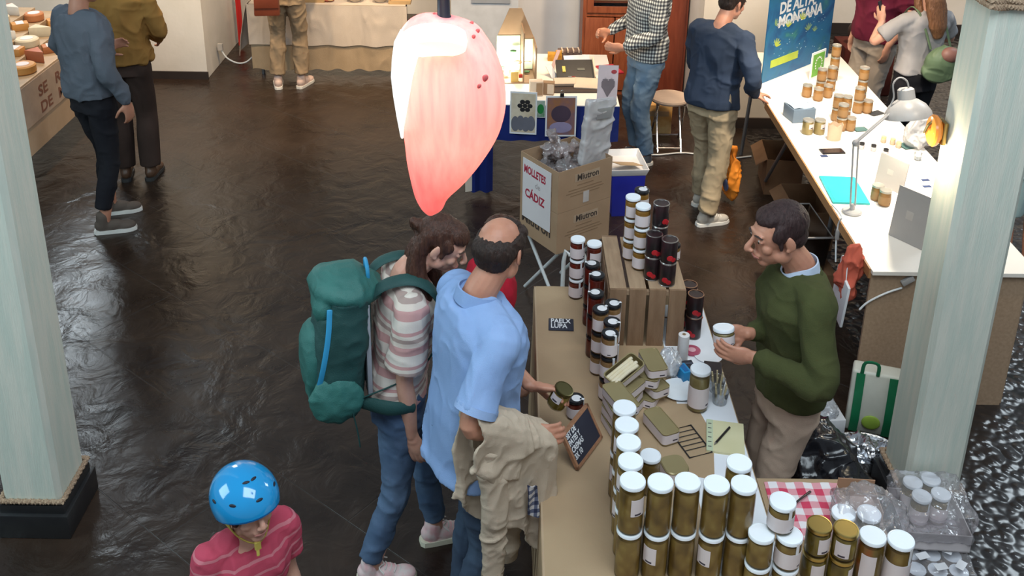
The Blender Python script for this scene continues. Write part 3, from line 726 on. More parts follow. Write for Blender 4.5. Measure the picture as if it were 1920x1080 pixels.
# ---- customer in blue polo shirt, jacket over his forearm, jar in the other hand
def polo():
    p = Person('balding man in a light blue polo shirt and jeans with a jacket over his arm', (-.145, 3.19, 0), 26, 1.055, lean=5, girth=1.06, belly=.02)
    jar = at(1046, 742, y=3.33)
    wr_r = at(985, 815, y=3.02)
    wl = p.L(jar + V(-.105, .02, .03))
    p.arms(L=(wl, V(-.9, -.2, -.5), p.D((1, -.12, -.05)), p.D((.0, -.55, -.85)), (.5, .55, .6, .6)), R=(p.L(wr_r), V(.25, -.9, -.5), p.D((1, .1, -.05)), p.D((0, .9, -.4)), .5))
    p.legs(L=(-.10, .03, .085), R=(.10, -.05, .085))
    p.head(yaw=38, pitch=14, fwd=.03, jaw=1.06); p.face((.03, .018, .014))
    p.finish(SKIN_T, .0042, 3)
    pm_ = cloth('blue_pique', (.27, .40, .66), (.23, .35, .60), .9, .3, 420, 6)
    p.top('polo_shirt', pm_, hem=.82, ease=.022, sleeve='short', length=.80, voxel=.007, fold=dict(amp=0.0120, freq=(6, 6, 3.5), seed=21), flare=.018, upper=.062, kx=1.03, ky=1.05)
    p.collar(pm_, z=1.465, r=(.080, .076), h=.048, name='collar')
    for sd in (1,):
        sh, el_, wr = p.arm[sd][:3]; e = sh.lerp(el_, .80); d = (el_ - sh).normalized()
        p._b(Geo().tube([e - d * .016, e + d * .012], [.0745, .0755], seg=20, caps='flat'), 'sleeve_band', cloth('blue_pique_band', (.31, .44, .70)))
    p.pants('jeans', JEANS_D, waist=.975, thigh=.094, knee=.07, hem=.064, fold=dict(amp=0.0065, freq=(9, 9, 12), seed=2))
    p.shoes(mat('grey_canvas', (.12, .12, .13), .8), WHITE_R)
    p.hair(DKHAIR, 'bald', .005, .004)
    return p, jar
polo_p, POLO_JAR = polo()

# ---- woman with the green rucksack
def woman():
    p = Person('woman in a pink and white striped blouse and jeans looking down at the jars', (-.46, 3.50, 0), 15, .99, lean=7, girth=.95, shoulders=.94, depth=1.0)
    hr = at(778, 862, y=3.58)
    p.arms(R=(p.L(at(772, 815, y=3.36)), V(.2, -1, 0), p.D((.25, -.05, -1)), p.D((.2, .9, .0)), .3), L=(p.L(V(-.22, 3.72, 1.0)), V(-.3, -1, 0), p.D((.8, -.1, -.5)), p.D((0, -.9, -.2)), .4))
    p.legs(L=(-.08, .17, .085), R=(.08, -.14, .085), yawL=4, yawR=-10, kneeL=(0, 1, 0), kneeR=(0, 1, 0))
    p.head(yaw=-24, pitch=26, fwd=.06, jaw=.95, nose=.9, k=.97); p.face((.05, .025, .016), (.5, .2, .17))
    p.finish(SKIN_L, .0042, 3)
    st = banded('striped_knit', [(0, (.62, .56, .50)), (.30, (.50, .285, .27)), (.55, (.60, .52, .45)), (.68, (.36, .27, .24)), (.80, (.62, .55, .48)), (.9, (.50, .285, .27))], 'Z', 2.1, .9, .5)
    p.top('blouse', st, hem=.96, ease=.016, sleeve='wide', length=.82, voxel=.007, fold=dict(amp=0.0090, freq=(8, 8, 5), seed=31), flare=.004, upper=.060, neck=1.455)
    p.pants('jeans', JEANS, thigh=.088, knee=.064, hem=.052, fold=dict(amp=0.0056, freq=(9, 9, 13), seed=12), low=.05)
    p.shoes(mat('pink_white_mesh', (.70, .60, .58), .8, (.72, .40, .42), 22, .2, 300), mat('cream_sole', (.72, .70, .55), .5), 'sneaker', laces=WHITE_R)
    p.hair(BRHAIR, 'tied', .005, .004)
    return p
woman_p = woman()

# ---- child in red half hidden behind the polo man
def child_red():
    p = Person('short person in a plain red sweater almost hidden behind the man in the blue polo', (-.12, 3.98, 0), 4, .84, lean=6, girth=1.05)
    p.arms(R=(V(.17, .15, .86), V(.2, -1, 0), V(0, .6, -.8), V(-1, 0, 0), .3)); p.legs(); p.head(yaw=20, pitch=10, k=1.0); p.face()
    p.finish(SKIN_L, .006, 3)
    p.top('sweater', cloth('red_jersey', (.42, .012, .03), (.36, .01, .026)), hem=.90, ease=.02, sleeve='long', voxel=.008, upper=.066, fold=dict(amp=0.0075, freq=(8, 8, 5), seed=41), flare=.01)
    p.pants('trousers', JEANS_D); p.shoes(mat('grey_canvas', (.12, .12, .13), .8), WHITE_R); p.hair(BRHAIR, 'fringe', .006)
child_red()

# ---- child with the blue helmet
def kid():
    p = Person('small child in a pink-red striped T-shirt wearing a blue helmet in the foreground', (-.855, 2.58, 0), -50, .725, girth=1.04, shoulders=.92, lean=4)
    p.arms(); p.legs()
    p.head(yaw=2, pitch=-4, k=1.24, jaw=.95, nose=.6); p.face((.05, .03, .02), (.5, .2, .17))
    p.finish(SKIN_L, .0042, 3)
    st = banded('red_striped_jersey', [(0, (.44, .06, .10)), (.55, (.52, .17, .20)), (.75, (.44, .06, .10))], 'Z', 7, .9, .6)
    p.top('t_shirt', st, hem=.86, ease=.02, sleeve='short', length=.62, voxel=.006, upper=.074, fold=dict(amp=0.0075, freq=(10, 10, 7), seed=44), flare=.01, neck=1.45)
    p.collar(cloth('red_neckband', (.45, .06, .09)), z=1.44, r=(.085, .085), h=.02, name='neckband')
    p.pants('trousers', JEANS_D); p.shoes(mat('grey_canvas', (.12, .12, .13), .8), WHITE_R)
    p.hair(DKHAIR, 'fringe', .006, .004)
    return p
kid_p = kid()

# ---- man in grey sweater and person in ochre jacket by the cheese stall
def grey_man():
    p = Person('man in a grey-blue sweater and black trousers seen from behind at the cheese stall', (-2.93, 6.58, 0), 60, 1.09, girth=.94, shoulders=.94)
    p.arms(R=(V(.25, .06, .90), V(.2, -1, 0), V(0, .15, -1), V(-1, 0, 0), .4), L=(V(-.17, .26, 1.13), V(-.6, -.8, 0), V(.4, .8, .2), V(1, 0, 0), .4))
    p.legs(L=(-.09, .10, .085), R=(.09, -.10, .085), yawL=-40, yawR=-42, kneeL=(.3, 1, 0), kneeR=(.3, 1, 0)); p.head(yaw=-10, pitch=8); p.face()
    p.finish(SKIN_T, .008, 3)
    p.top('sweater', cloth('grey_blue_knit', (.125, .138, .165), (.10, .115, .14), .95, .3, 200), hem=.93, ease=.03, sleeve='long', voxel=.01, upper=.068, fold=dict(amp=0.0150, freq=(6, 6, 5), seed=51), neck=1.47)
    p.pants('trousers', cloth('black_cotton', (.010, .010, .014), (.016, .016, .02)), low=.09, hem=.05, fold=dict(amp=0.0056, freq=(8, 8, 9), seed=52))
    p.shoes(mat('taupe_suede', (.10, .075, .06), .9), WHITE_R, voxel=.008, high=.02)
    p.hair(DKHAIR, 'short', .008)
    q = Person('person in an ochre jacket and brown trousers beyond the man in grey-blue', (-2.97, 7.32, 0), 98, 1.08, girth=.92)
    q.arms(R=(V(.2, .22, 1.0), V(.4, -1, 0), V(0, 1, 0), V(-1, 0, 0), .4)); q.legs(); q.head(yaw=10, pitch=10); q.face()
    q.finish(SKIN_T, .008, 3)
    q.top('jacket', cloth('ochre_canvas', (.34, .18, .05), (.28, .145, .04)), hem=.92, ease=.035, sleeve='long', voxel=.01, upper=.072, fold=dict(amp=0.0180, freq=(6, 6, 5), seed=55))
    q.pants('trousers', cloth('brown_wool', (.035, .022, .018), (.05, .03, .024)), thigh=.1, knee=.08, hem=.075); q.shoes(mat('brown_leather', (.09, .045, .025), .4), mat('dark_rubber', (.03, .03, .03), .6), voxel=.008); q.hair(DKHAIR, 'short', .008)
grey_man()

# ---- person at the linen covered table at the back
def back_person():
    p = Person('person in khaki trousers with a brown shoulder bag at the linen-covered back table', (-2.19, 9.40, 0), 92, 1.05, girth=.95)
    p.arms(R=(V(.2, .3, 1.02), V(.4, -1, 0), V(0, 1, 0), V(-1, 0, 0), .4)); p.legs(L=(-.12, 0, .085), R=(.10, .02, .085), yawL=12, yawR=-20); p.head(pitch=20); p.face()
    p.finish(SKIN_L, .009, 3)
    p.top('shirt', cloth('olive_shirt', (.20, .16, .11)), hem=.95, ease=.02, voxel=.011, fold=dict(amp=0.0120, freq=(6, 6, 5), seed=61))
    p.pants('trousers', cloth('sand_cotton', (.34, .245, .155), (.28, .20, .125)), thigh=.094, knee=.075, hem=.068, low=.05, fold=dict(amp=0.0084, freq=(9, 9, 8), seed=62))
    p.shoes(mat('pale_pink_leather', (.60, .44, .38), .6), WHITE_R, 'sneaker', voxel=.008); p.hair(BRHAIR, 'short', .009)
back_person()

# ---- man in the checked shirt
def check_man():
    p = Person('man in a black and white checked shirt and faded jeans behind the prints table', (1.09, 7.80, 0), 196, 1.04, girth=1.05, belly=.03)
    p.arms(L=(V(-.17, .27, 1.04), V(-.5, -1, 0), V(.2, 1, .1), V(1, 0, 0), .7), R=(V(.17, .26, 1.06), V(.5, -1, 0), V(-.2, 1, .1), V(-1, 0, 0), .7)); p.legs(); p.head(pitch=18); p.face()
    g = Geo().ell((0, .055, -.085), (.05, .045, .045)).xf(p.headM); 
    p._r(g, 'beard', mat('grey_beard', (.22, .2, .19), .9, bump=.5, bscale=90), .008, 2)
    p.finish(SKIN_T, .008, 3)
    p.top('shirt', checked('checked_cotton', (.62, .64, .60), (.17, .18, .19), (.025, .028, .035), 34), hem=.90, ease=.024, voxel=.009, upper=.064, fold=dict(amp=0.0105, freq=(6, 6, 5), seed=71), flare=.01)
    p.pants('jeans', cloth('faded_denim', (.12, .19, .28), (.19, .27, .36)), thigh=.094, knee=.074, hem=.066, fold=dict(amp=0.0074, freq=(9, 9, 8), seed=72)); p.shoes(mat('grey_canvas', (.12, .12, .13), .8), WHITE_R, voxel=.008); p.hair(DKHAIR, 'short', .008)
check_man()

# ---- man in the navy sweatshirt leaning on the white stall table
def navy_man():
    p = Person('man in a navy sweatshirt and khaki trousers seen from behind by the white stall table', (1.46, 6.86, 0), 48, 1.0, lean=5, girth=1.05)
    p.arms(R=(p.L(at(1412, 178, y=6.75)), V(.7, -.8, -.3), p.D((.8, .5, -.1)), p.D((0, 0, -1)), .3), L=(V(-.14, .3, 1.02), V(-.5, -1, 0), V(.4, .9, 0), V(0, 0, -1), .3))
    p.legs(L=(-.10, .12, .085), R=(.11, -.14, .085), yawL=-14, yawR=-30, kneeL=(.1, 1, 0), kneeR=(.3, 1, 0)); p.head(yaw=-14, pitch=14, fwd=.03); p.face()
    p.finish(SKIN_T, .007, 3)
    p.top('sweatshirt', cloth('navy_jersey', (.020, .030, .052), (.028, .042, .075), .95), hem=.90, ease=.028, voxel=.009, upper=.068, fold=dict(amp=0.0135, freq=(6, 6, 5), seed=81), flare=.01)
    p.pants('trousers', KHAKI, thigh=.096, knee=.076, hem=.068, fold=dict(amp=0.0093, freq=(9, 9, 9), seed=82)); p.shoes(mat('pale_grey_canvas', (.42, .38, .33), .8), WHITE_R, 'sneaker', laces=WHITE_R, voxel=.007); p.hair(DKHAIR, 'short', .007)
navy_man()

# ---- visitors beyond the white stall table
def visitors():
    p = Person('person in a maroon T-shirt and light grey trousers beyond the white stall table', (3.10, 8.25, 0), 200, 1.05, girth=1.10, belly=.03)
    p.arms(L=(V(-.22, .06, .93), V(-.3, -1, 0), V(0, .2, -1), V(1, 0, 0), .4)); p.legs(); p.head(pitch=15); p.face(); p.finish(SKIN_L, .009, 3)
    p.top('t_shirt', cloth('maroon_jersey', (.16, .018, .045), (.13, .014, .036)), hem=.93, ease=.03, sleeve='short', voxel=.01, upper=.07, fold=dict(amp=0.0120, freq=(6, 6, 5), seed=91))
    p.pants('trousers', cloth('light_grey_cotton', (.42, .36, .31), (.36, .31, .26)), thigh=.1, knee=.08, hem=.07, fold=dict(amp=0.0074, freq=(8, 8, 8), seed=92)); p.shoes(mat('grey_canvas', (.12, .12, .13), .8), WHITE_R, voxel=.009); p.hair(BRHAIR, 'short', .009)
    q = Person('woman with long brown hair and grey T-shirt holding up a phone beyond the stall', (3.17, 7.50, 0), 105, .97, girth=1.0)
    q.arms(L=(V(-.20, .26, 1.33), V(-1, -.2, -.9), V(.1, .5, .9), V(.6, .6, 0), .5), R=(V(.16, .25, 1.28), V(1, -.3, -.8), V(-.2, .6, .8), V(-.6, .6, 0), .5)); q.legs(); q.head(pitch=12, yaw=15); q.face(); q.finish(SKIN_L, .008, 3)
    q.top('t_shirt', cloth('grey_marl', (.36, .35, .36), (.31, .30, .31)), hem=.98, ease=.02, sleeve='short', voxel=.009, upper=.062, fold=dict(amp=0.0105, freq=(6, 6, 5), seed=95))
    q.pants('trousers', MATS['black_cotton'], thigh=.1, knee=.08, hem=.07); q.shoes(mat('grey_canvas', (.12, .12, .13), .8), WHITE_R, voxel=.009)
    q.hair(mat('auburn_hair', (.16, .065, .025), .38, (.24, .11, .05), 26, .5, 60, stretch=(3, 3, .5)), 'long', .008)
    r = Person('visitor in pale aqua shorts at the right edge behind the mint pillar', (3.42, 6.0, 0), 100, .95, girth=1.1)
    r.arms(L=(V(-.22, .2, 1.05), V(-.5, -1, 0), V(.3, 1, 0), V(1, 0, 0), .4)); r.legs(); r.head(pitch=10); r.face(); r.finish(SKIN_T, .009, 3)
    r.top('t_shirt', cloth('grey_violet_jersey', (.30, .30, .36)), hem=.92, ease=.03, sleeve='short', voxel=.011, upper=.07)
    g = Geo(); g.rings(r.torso_rings([.83, .88, .93, .98, 1.02], .02))
    for sd in (-1, 1):
        hp, kn, an, yaw = r.leg[sd]; g.tube([hp + V(0, 0, .05), hp.lerp(kn, .5), hp.lerp(kn, .92)], [.1, .1, .098], seg=16, caps='flat')
    r._r(g, 'shorts', cloth('aqua_cotton', (.42, .58, .58)), .01, 4); r.shoes(mat('grey_canvas', (.12, .12, .13), .8), WHITE_R, voxel=.009); r.hair(DKHAIR, 'short', .009)
    return p, q, r
vis_p, vis_q, vis_r = visitors()

# ================================================================ the near stall table
kraft = mat('kraft_paper', (.40, .28, .165), .8, (.35, .24, .14), 2.5, .10, 120)
TZ = .82
ORD = ['first', 'second', 'third', 'fourth', 'fifth', 'sixth', 'seventh', 'eighth', 'ninth']
def table():
    t = thing('stall_table', 'long stall table covered in brown kraft paper beside the customers', 'table', (.545, 3.24, 0))
    Geo().box((0, 0, TZ - .0125), (.83, 2.46, .025)).build('table_top', mat('plywood', (.42, .30, .19), .6), t)
    for x in (-.37, .37):
        for y in (-1.1, 1.1): Geo().tube([(x, y, .0), (x, y, TZ - .026)], .018, caps='flat').build('leg', mat('grey_steel', (.3, .3, .32), .35, metal=.8), t)
    g = Geo()   # paper laid over the top and hanging down the customers' side and far end
    prof = [(.417, TZ + .0005), (.2, TZ + .0015), (-.2, TZ + .001), (-.405, TZ + .001), (-.416, TZ - .006), (-.419, TZ - .02), (-.420, .60), (-.424, .3), (-.427, .06)]
    grid = []
    for i in range(25):
        y = -1.235 + i * 2.47 / 24
        grid.append([V(x + (.004 * math.sin(y * 9 + z * 3) * (1 if z < .7 else 0)), y, z) for x, z in prof])
    g.sheet(grid, .0015).build('paper_cover', kraft, t)
    Geo().sheet([[V(-.418 + .835 * i / 8, 1.236 + .004 * math.sin(i * 1.7), z) for z in (.06, .4, .80, TZ)] for i in range(9)], .0015).build('paper_end_drop', kraft, t)
    u = thing('stall_table', 'short kraft-covered table meeting the long table at the front right', 'table', (1.172, 2.55, 0))
    Geo().box((0, 0, TZ - .0125), (.41, 1.14, .025)).build('table_top', MATS['plywood'], u)
    for x in (-.17, .17):
        for y in (-.5, .5): Geo().tube([(x, y, .0), (x, y, TZ - .026)], .018, caps='flat').build('leg', MATS['grey_steel'], u)
    Geo().sheet([[V(-.208 + x, -.575 + 1.15 * i / 16, z) for x, z in ((0, TZ + .001), (.2, TZ + .0015), (.400, TZ + .001), (.414, TZ - .008), (.418, .6), (.422 + .004 * math.sin(i), .2))] for i in range(17)], .0015).build('paper_cover', kraft, u)
table()

# ---- jars
LIDW = mat('white_lid', (.80, .84, .88), .28, (.78, .82, .86)); LIDG = mat('gold_lid', (.62, .46, .16), .28, (.55, .40, .13), 5, metal=1)
LIDK = mat('black_lid', (.012, .012, .014), .25); LIDC = mat('copper_lid', (.55, .33, .22), .3, metal=1)
LABEL = mat('pale_pink_label', (.68, .60, .60), .7, (.65, .57, .57)); PRINT = mat('dark_print', (.05, .04, .06), .7); SEAL = mat('white_seal', (.74, .74, .76), .6)
GLASS = clear('jar_glass', (.96, .97, .95), .03, .04)
def food(name, c1, c2, c3, sc, st=(1, 1, .6)):
    m = bpy.data.materials.new(name); m.use_nodes = True; N, L, b = nodes_of(m); b.inputs['Roughness'].default_value = .35
    tc = N.new('ShaderNodeTexCoord'); mp = N.new('ShaderNodeMapping'); mp.inputs['Scale'].default_value = st; L.new(tc.outputs['Object'], mp.inputs[0])
    nz = N.new('ShaderNodeTexNoise'); nz.inputs['Scale'].default_value = sc * .6; nz.inputs['Detail'].default_value = 3; L.new(mp.outputs[0], nz.inputs[0])
    vo = N.new('ShaderNodeTexVoronoi'); vo.inputs['Scale'].default_value = sc; vo.feature = 'SMOOTH_F1'
    ad = N.new('ShaderNodeVectorMath'); ad.operation = 'MULTIPLY_ADD'; ad.inputs[1].default_value = (.03, .03, .03); L.new(nz.outputs['Color'], ad.inputs[0]); L.new(mp.outputs[0], ad.inputs[2]); L.new(ad.outputs[0], vo.inputs['Vector'])
    r = N.new('ShaderNodeValToRGB'); e = r.color_ramp.elements; e.new(.5); e[0].position = .1; e[0].color = (*c1, 1); e[1].position = .5; e[1].color = (*c2, 1); e[2].position = .85; e[2].color = (*c3, 1)
    L.new(vo.outputs['Distance'], r.inputs[0]); L.new(r.outputs[0], b.inputs['Base Color'])
    return m
ARTI = food('artichokes_in_oil', (.36, .235, .065), (.25, .145, .035), (.075, .036, .010), 36)
OLIVE = food('green_pickles', (.33, .24, .045), (.20, .13, .016), (.05, .03, .004), 42, (1, 1, .35))
REDP = food('red_preserve', (.22, .025, .010), (.13, .014, .007), (.06, .008, .004), 40)
PATE = food('tan_pate', (.40, .22, .09), (.34, .18, .07), (.26, .13, .05), 50)
HONEY = food('amber_honey', (.42, .22, .04), (.32, .15, .02), (.2, .08, .01), 30)
PALE = food('pale_asparagus', (.40, .33, .16), (.28, .21, .08), (.10, .07, .02), 34, (1, 1, .3))
def patch(r, a0, a1, z0, z1, n=14, th=.0006):
    return Geo().sheet([[V(r * math.cos(math.radians(a0 + (a1 - a0) * i / n)), r * math.sin(math.radians(a0 + (a1 - a0) * i / n)), z) for z in (z0, z1)] for i in range(n + 1)], th)
def jar(label, loc, r, h, lid, contents, style, name='jar', rz=0, group=None, fine=True):
    t = thing(name, label, 'jar', loc, math.radians(rz), group)
    lh = .015 if r > .04 else .013; hb = h - lh * .95; seg = 28 if fine else 16
    body = [(r * .86, .001), (r * .965, .006), (r * .975, .014), (r * .975, hb * .86), (r * .95, hb * .93), (r * .90, hb * .985), (r * .90, hb)]
    if fine:
        Geo().lathe(body, seg=seg).build('glass', GLASS, t)
        Geo().lathe([(r * .82, .005), (r * .93, .010), (r * .93, hb * .84), (r * .86, hb * .90)], seg=seg).build('contents', contents, t)
    else: Geo().lathe(body, seg=seg).build('glass', contents, t)
    Geo().lathe([(r * .955, hb - .0005), (r * .985, hb + .001), (r * .985, h - .003), (r * .95, h - .0005), (r * .86, h), (r * .84, h - .0012), (r * .0, h - .0012)], seg=seg).build('lid', lid, t)
    if style in ('patch', 'patch_low'):
        a = -90 + random.uniform(-12, 30)
        z0, z1 = (h * .42, h * .76) if style == 'patch' else (h * .18, h * .72)
        q = patch(r * .985, a - 34, a + 34, z0, z1).build('label', LABEL, t)
        patch(r * .992, a - 16, a + 16, z0 + .004, z0 + .011, 6).build('print', PRINT, q)
    if style in ('wrap', 'wrap_seal', 'wrap_disc'):
        q = patch(r * .985, -200, 20, h * .13, h * .62, 26 if fine else 12).build('label', LABEL, t)
        patch(r * .992, -62, -40, h * .18, h * .22, 4).build('print', PRINT, q)
    if style == 'wrap_seal': patch(r * .99, -78, -62, h * .6, h - .004, 4).build('seal', SEAL, t)
    if style == 'wrap_disc':
        g = Geo().lathe([(r * .58, h - .0002), (r * .58, h + .0006)], seg=20); g.xf(Matrix.Translation((r * .12, -r * .1, 0)))
        g.box((r * .75, -r * .1, h + .0002), (r * .5, r * .3, .0008)); v = patch(r * 1.0, -16, 2, h * .58, h, 4); g.add(v.v, v.f)
        g.build('seal', SEAL, t)
    return t
# wall of tall artichoke jars: a front row of five and a row going back on the left, two layers
TJ = jar('x', (0, 0, 0), .0437, .2, LIDW, ARTI, 'none', 'artichoke_jar'); TJL = jar('x', (0, 0, 0), .0437, .2, LIDW, ARTI, 'patch', 'artichoke_jar')
used = set()
def place(proto, label, loc, rz=0, group=None):
    loc = Vector(loc)
    if proto.name not in used:
        used.add(proto.name); proto.location = loc; proto.rotation_euler = (0, 0, math.radians(rz)); proto['label'] = label
        if group: proto['group'] = group
        return proto
    return dup(proto, label, loc, math.radians(rz), group)
GRP = 'tall artichoke jars stacked at the front of the stall'
TJ_spots = [(.416, 2.660), (.507, 2.655), (.597, 2.660), (.690, 2.650), (.780, 2.652)]
for k, (x, y) in enumerate(TJ_spots):
    for lay in (0, 1):
        lab = (k, lay) in ((0, 1), (1, 0), (3, 0))
        where = ('at the left end of' if k == 0 else 'at the right end of' if k == 4 else ORD[k] + ' from the left in')
        place(TJL if lab else TJ, 'tall white-lidded artichoke jar, %s layer, %s the front row' % (('lower', 'upper')[lay], where), (x, y, TZ + .0012 + .2 * lay), {(0, 1): 25, (1, 0): -40, (3, 0): -45}.get((k, lay), 40 * k + 70 * lay), GRP)
for k, (x, y) in enumerate([(.419, 2.753), (.422, 2.846), (.425, 2.937), (.426, 3.03)]):
    for lay in (0, 1):
        place(TJL if (k + lay) % 2 else TJ, 'tall white-lidded artichoke jar, %s layer, %s behind the front left corner jar' % (('lower', 'upper')[lay], ORD[k]), (x, y, TZ + .0012 + .2 * lay), -75 + 11 * k, GRP)
for lay in (0, 1):
    place(TJ, 'tall white-lidded artichoke jar, %s layer, directly behind the right end of the front row' % ('lower', 'upper')[lay], (.785, 2.752, TZ + .0012 + .2 * lay), 130, GRP)
jar('small white-lidded jar behind the second front-row jar, seal strip hanging from its lid', (.520, 2.765, TZ + .0012), .040, .155, LIDW, ARTI, 'wrap_seal', 'pickle_jar', 150)
jar('small white-lidded jar tucked behind the left row of tall artichoke jars', at(1220, 853, z=.985) - V(0, 0, .164), .040, .165, LIDW, ARTI, 'wrap_seal', 'pickle_jar', 200)
# lower group to the right of it
g2 = 'short labelled jars at the front right of the stall'
SJ = jar('x', (0, 0, 0), .0437, .125, LIDW, ARTI, 'none', 'pickle_jar'); SJL = jar('x', (0, 0, 0), .0437, .125, LIDW, ARTI, 'wrap_seal', 'pickle_jar')
a = at(1428, 998, z=1.07); b = at(1481, 1002, z=1.07)
for lay in (0, 1):
    z = TZ + .0012 + .125 * lay
    place(SJ, 'short white-lidded jar without label, %s layer, right of the tall jar row' % ('lower', 'upper')[lay], (a.x, a.y, z), 40 * lay, g2)
    place(SJL, 'short white-lidded labelled jar, %s layer, second from the tall jar row' % ('lower', 'upper')[lay], (b.x, b.y, z), 6, g2)
SJ3 = jar('white-lidded labelled jar perched alone on top of the two short white-lidded stacks', ((a.x + b.x) / 2 + .018, (a.y + b.y) / 2 + .025, TZ + .0014 + .25), .044, .112, LIDW, ARTI, 'wrap_seal', 'pickle_jar', 4)
GJ = jar('x', (0, 0, 0), .0425, .113, LIDG, OLIVE, 'patch_low', 'pickle_jar')
for k, (px, py) in enumerate(((1537, 982), (1587, 990))):
    q = at(px, py, z=1.047)
    for lay in (0, 1): place(GJ, '%s gold-lidded jar of green pickles, %s layer of the gold pair' % (('left', 'right')[k], ('lower', 'upper')[lay]), (q.x, q.y, TZ + .0012 + .113 * lay), (28, 12, -20, 60)[k * 2 + (1 - lay)], g2)
for k, (px, py, st) in enumerate(((1637, 1003, 'patch_low'), (1690, 1011, 'wrap_seal'))):
    q = at(px, py, z=1.02)
    jar(('white-lidded jar with orange peppers showing, right of the gold-lidded jars', 'white-lidded labelled jar at the right end of the front jars')[k], (q.x, q.y, TZ + .0012), .0445, .2, LIDW, (food('peppers_in_oil', (.40, .10, .02), (.22, .14, .03), (.07, .04, .008), 22), ARTI)[k], st, 'pickle_jar', (-40, 12)[k], g2)
for k, (px, py) in enumerate(((1582, 960), (1630, 961))):
    q = at(px, py, z=.945)
    jar('%s of two white-lidded jars under clear film behind the gold-lidded jars' % ('left', 'right')[k], (q.x, q.y, TZ + .0012), .0425, .124, LIDW, PALE, 'wrap', 'pickle_jar', 20, g2)

# small jars along the customers' side, stacked three high
RJ = jar('x', (0, 0, 0), .037, .11, LIDW, REDP, 'wrap_seal', 'preserve_jar'); PJ = jar('x', (0, 0, 0), .037, .11, LIDK, PATE, 'wrap_disc', 'pate_jar'); RK = jar('x', (0, 0, 0), .037, .11, LIDK, REDP, 'wrap_disc', 'preserve_jar')
lev = ('bottom', 'middle', 'top')
for (x, y, pr_, nm, rz) in ((.335, 4.385, RJ, 'white-lidded red preserve jar, %s of the stack nearest the cardboard boxes', 5), (.413, 4.345, RJ, 'white-lidded red preserve jar, %s of the stack touching the crate corner', 60),
                            (.390, 4.15, RK, 'black-lidded red preserve jar, %s of the farthest black-lidded stack', 150), (.405, 4.055, RK, 'black-lidded red preserve jar, %s of the second black-lidded stack', 170),
                            (.389, 3.90, RK, 'black-lidded red preserve jar, %s of the black-lidded stack nearest the table edge', 160), (.457, 3.82, PJ, 'black-lidded pate jar, %s of the stack against the crate slats', 0),
                            (.440, 3.68, PJ, 'black-lidded pate jar, %s of the stack before the open tin', -25), (.425, 3.595, PJ, 'black-lidded pate jar, %s of the stack touching the open tin display', -60), (.400, 3.775, PJ, 'black-lidded pate jar, %s of the stack left of the crate slats', 30)):
    for k in range(3): place(pr_, nm % lev[k], (x, y, TZ + .0012 + .11 * k), rz + 7 * k, 'small jars stacked three high along the table')

# ---- wooden crate standing on end, with jars and black tins on it
def crate():
    t = thing('wooden_crate', 'slatted wooden crate upended on the table carrying jars and black tins', 'crate', (.632, 4.225, TZ + .0012))
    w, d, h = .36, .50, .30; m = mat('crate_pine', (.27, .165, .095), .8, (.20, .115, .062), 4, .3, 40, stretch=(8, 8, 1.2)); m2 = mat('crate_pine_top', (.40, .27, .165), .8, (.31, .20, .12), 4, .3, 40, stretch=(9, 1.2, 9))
    for k in range(4):
        x = -w / 2 + .045 + k * (w - .09) / 3
        Geo().box((x, -d / 2 + .006, h / 2), (.076, .012, h)).build('slat', m, t, bevel=.002)
        if k not in (1,): Geo().box((x, d / 2 - .006, h / 2), (.076, .012, h)).build('slat', m, t, bevel=.002)
        Geo().box((x, 0, h - .006), (.076, d - .026, .012)).build('top_slat', m2, t, bevel=.002)
    for s in (-1, 1):
        Geo().box((s * (w / 2 - .008), 0, .09), (.012, d - .03, .11)).build('side_board', m, t, bevel=.002); Geo().box((s * (w / 2 - .008), 0, h - .07), (.012, d - .03, .09)).build('side_board', m, t, bevel=.002)
        for y in (-1, 1): Geo().box((s * (w / 2 - .025), y * (d / 2 - .03), h / 2 - .004), (.03, .03, h - .02)).build('corner_post', m, t)
    Geo().box((0, -d / 2 + .02, h - .024), (w - .02, .02, .02)).build('rail', m2, t)
crate()
CZ = TZ + .0012 + .3
JW = jar('x', (0, 0, 0), .036, .11, LIDW, HONEY, 'wrap', 'honey_jar'); JK = jar('x', (0, 0, 0), .036, .11, LIDK, HONEY, 'wrap_disc', 'honey_jar')
for n_, (x, y, k_, nm, pr_) in enumerate(((.612, 4.165, 3, 'pale-topped honey jar, %s of the front stack on the crate', JW), (.575, 4.255, 3, 'pale-topped honey jar, %s of the left stack on the crate', JW), (.625, 4.330, 3, 'black-lidded honey jar, %s of the back stack on the crate', JK))):
    for k in range(k_): place(pr_, nm % lev[k], (x, y, CZ + .0005 + .11 * k), 20 + 15 * n_ + 5 * k, 'honey jars on the crate')
TIN_K = mat('black_printed_tin', (.012, .009, .010), .3, (.03, .012, .014), 20); PEP = mat('red_pepper_print', (.55, .02, .02), .4, (.40, .01, .02), 40); RIM = mat('tin_rim', (.55, .52, .50), .3, metal=1)
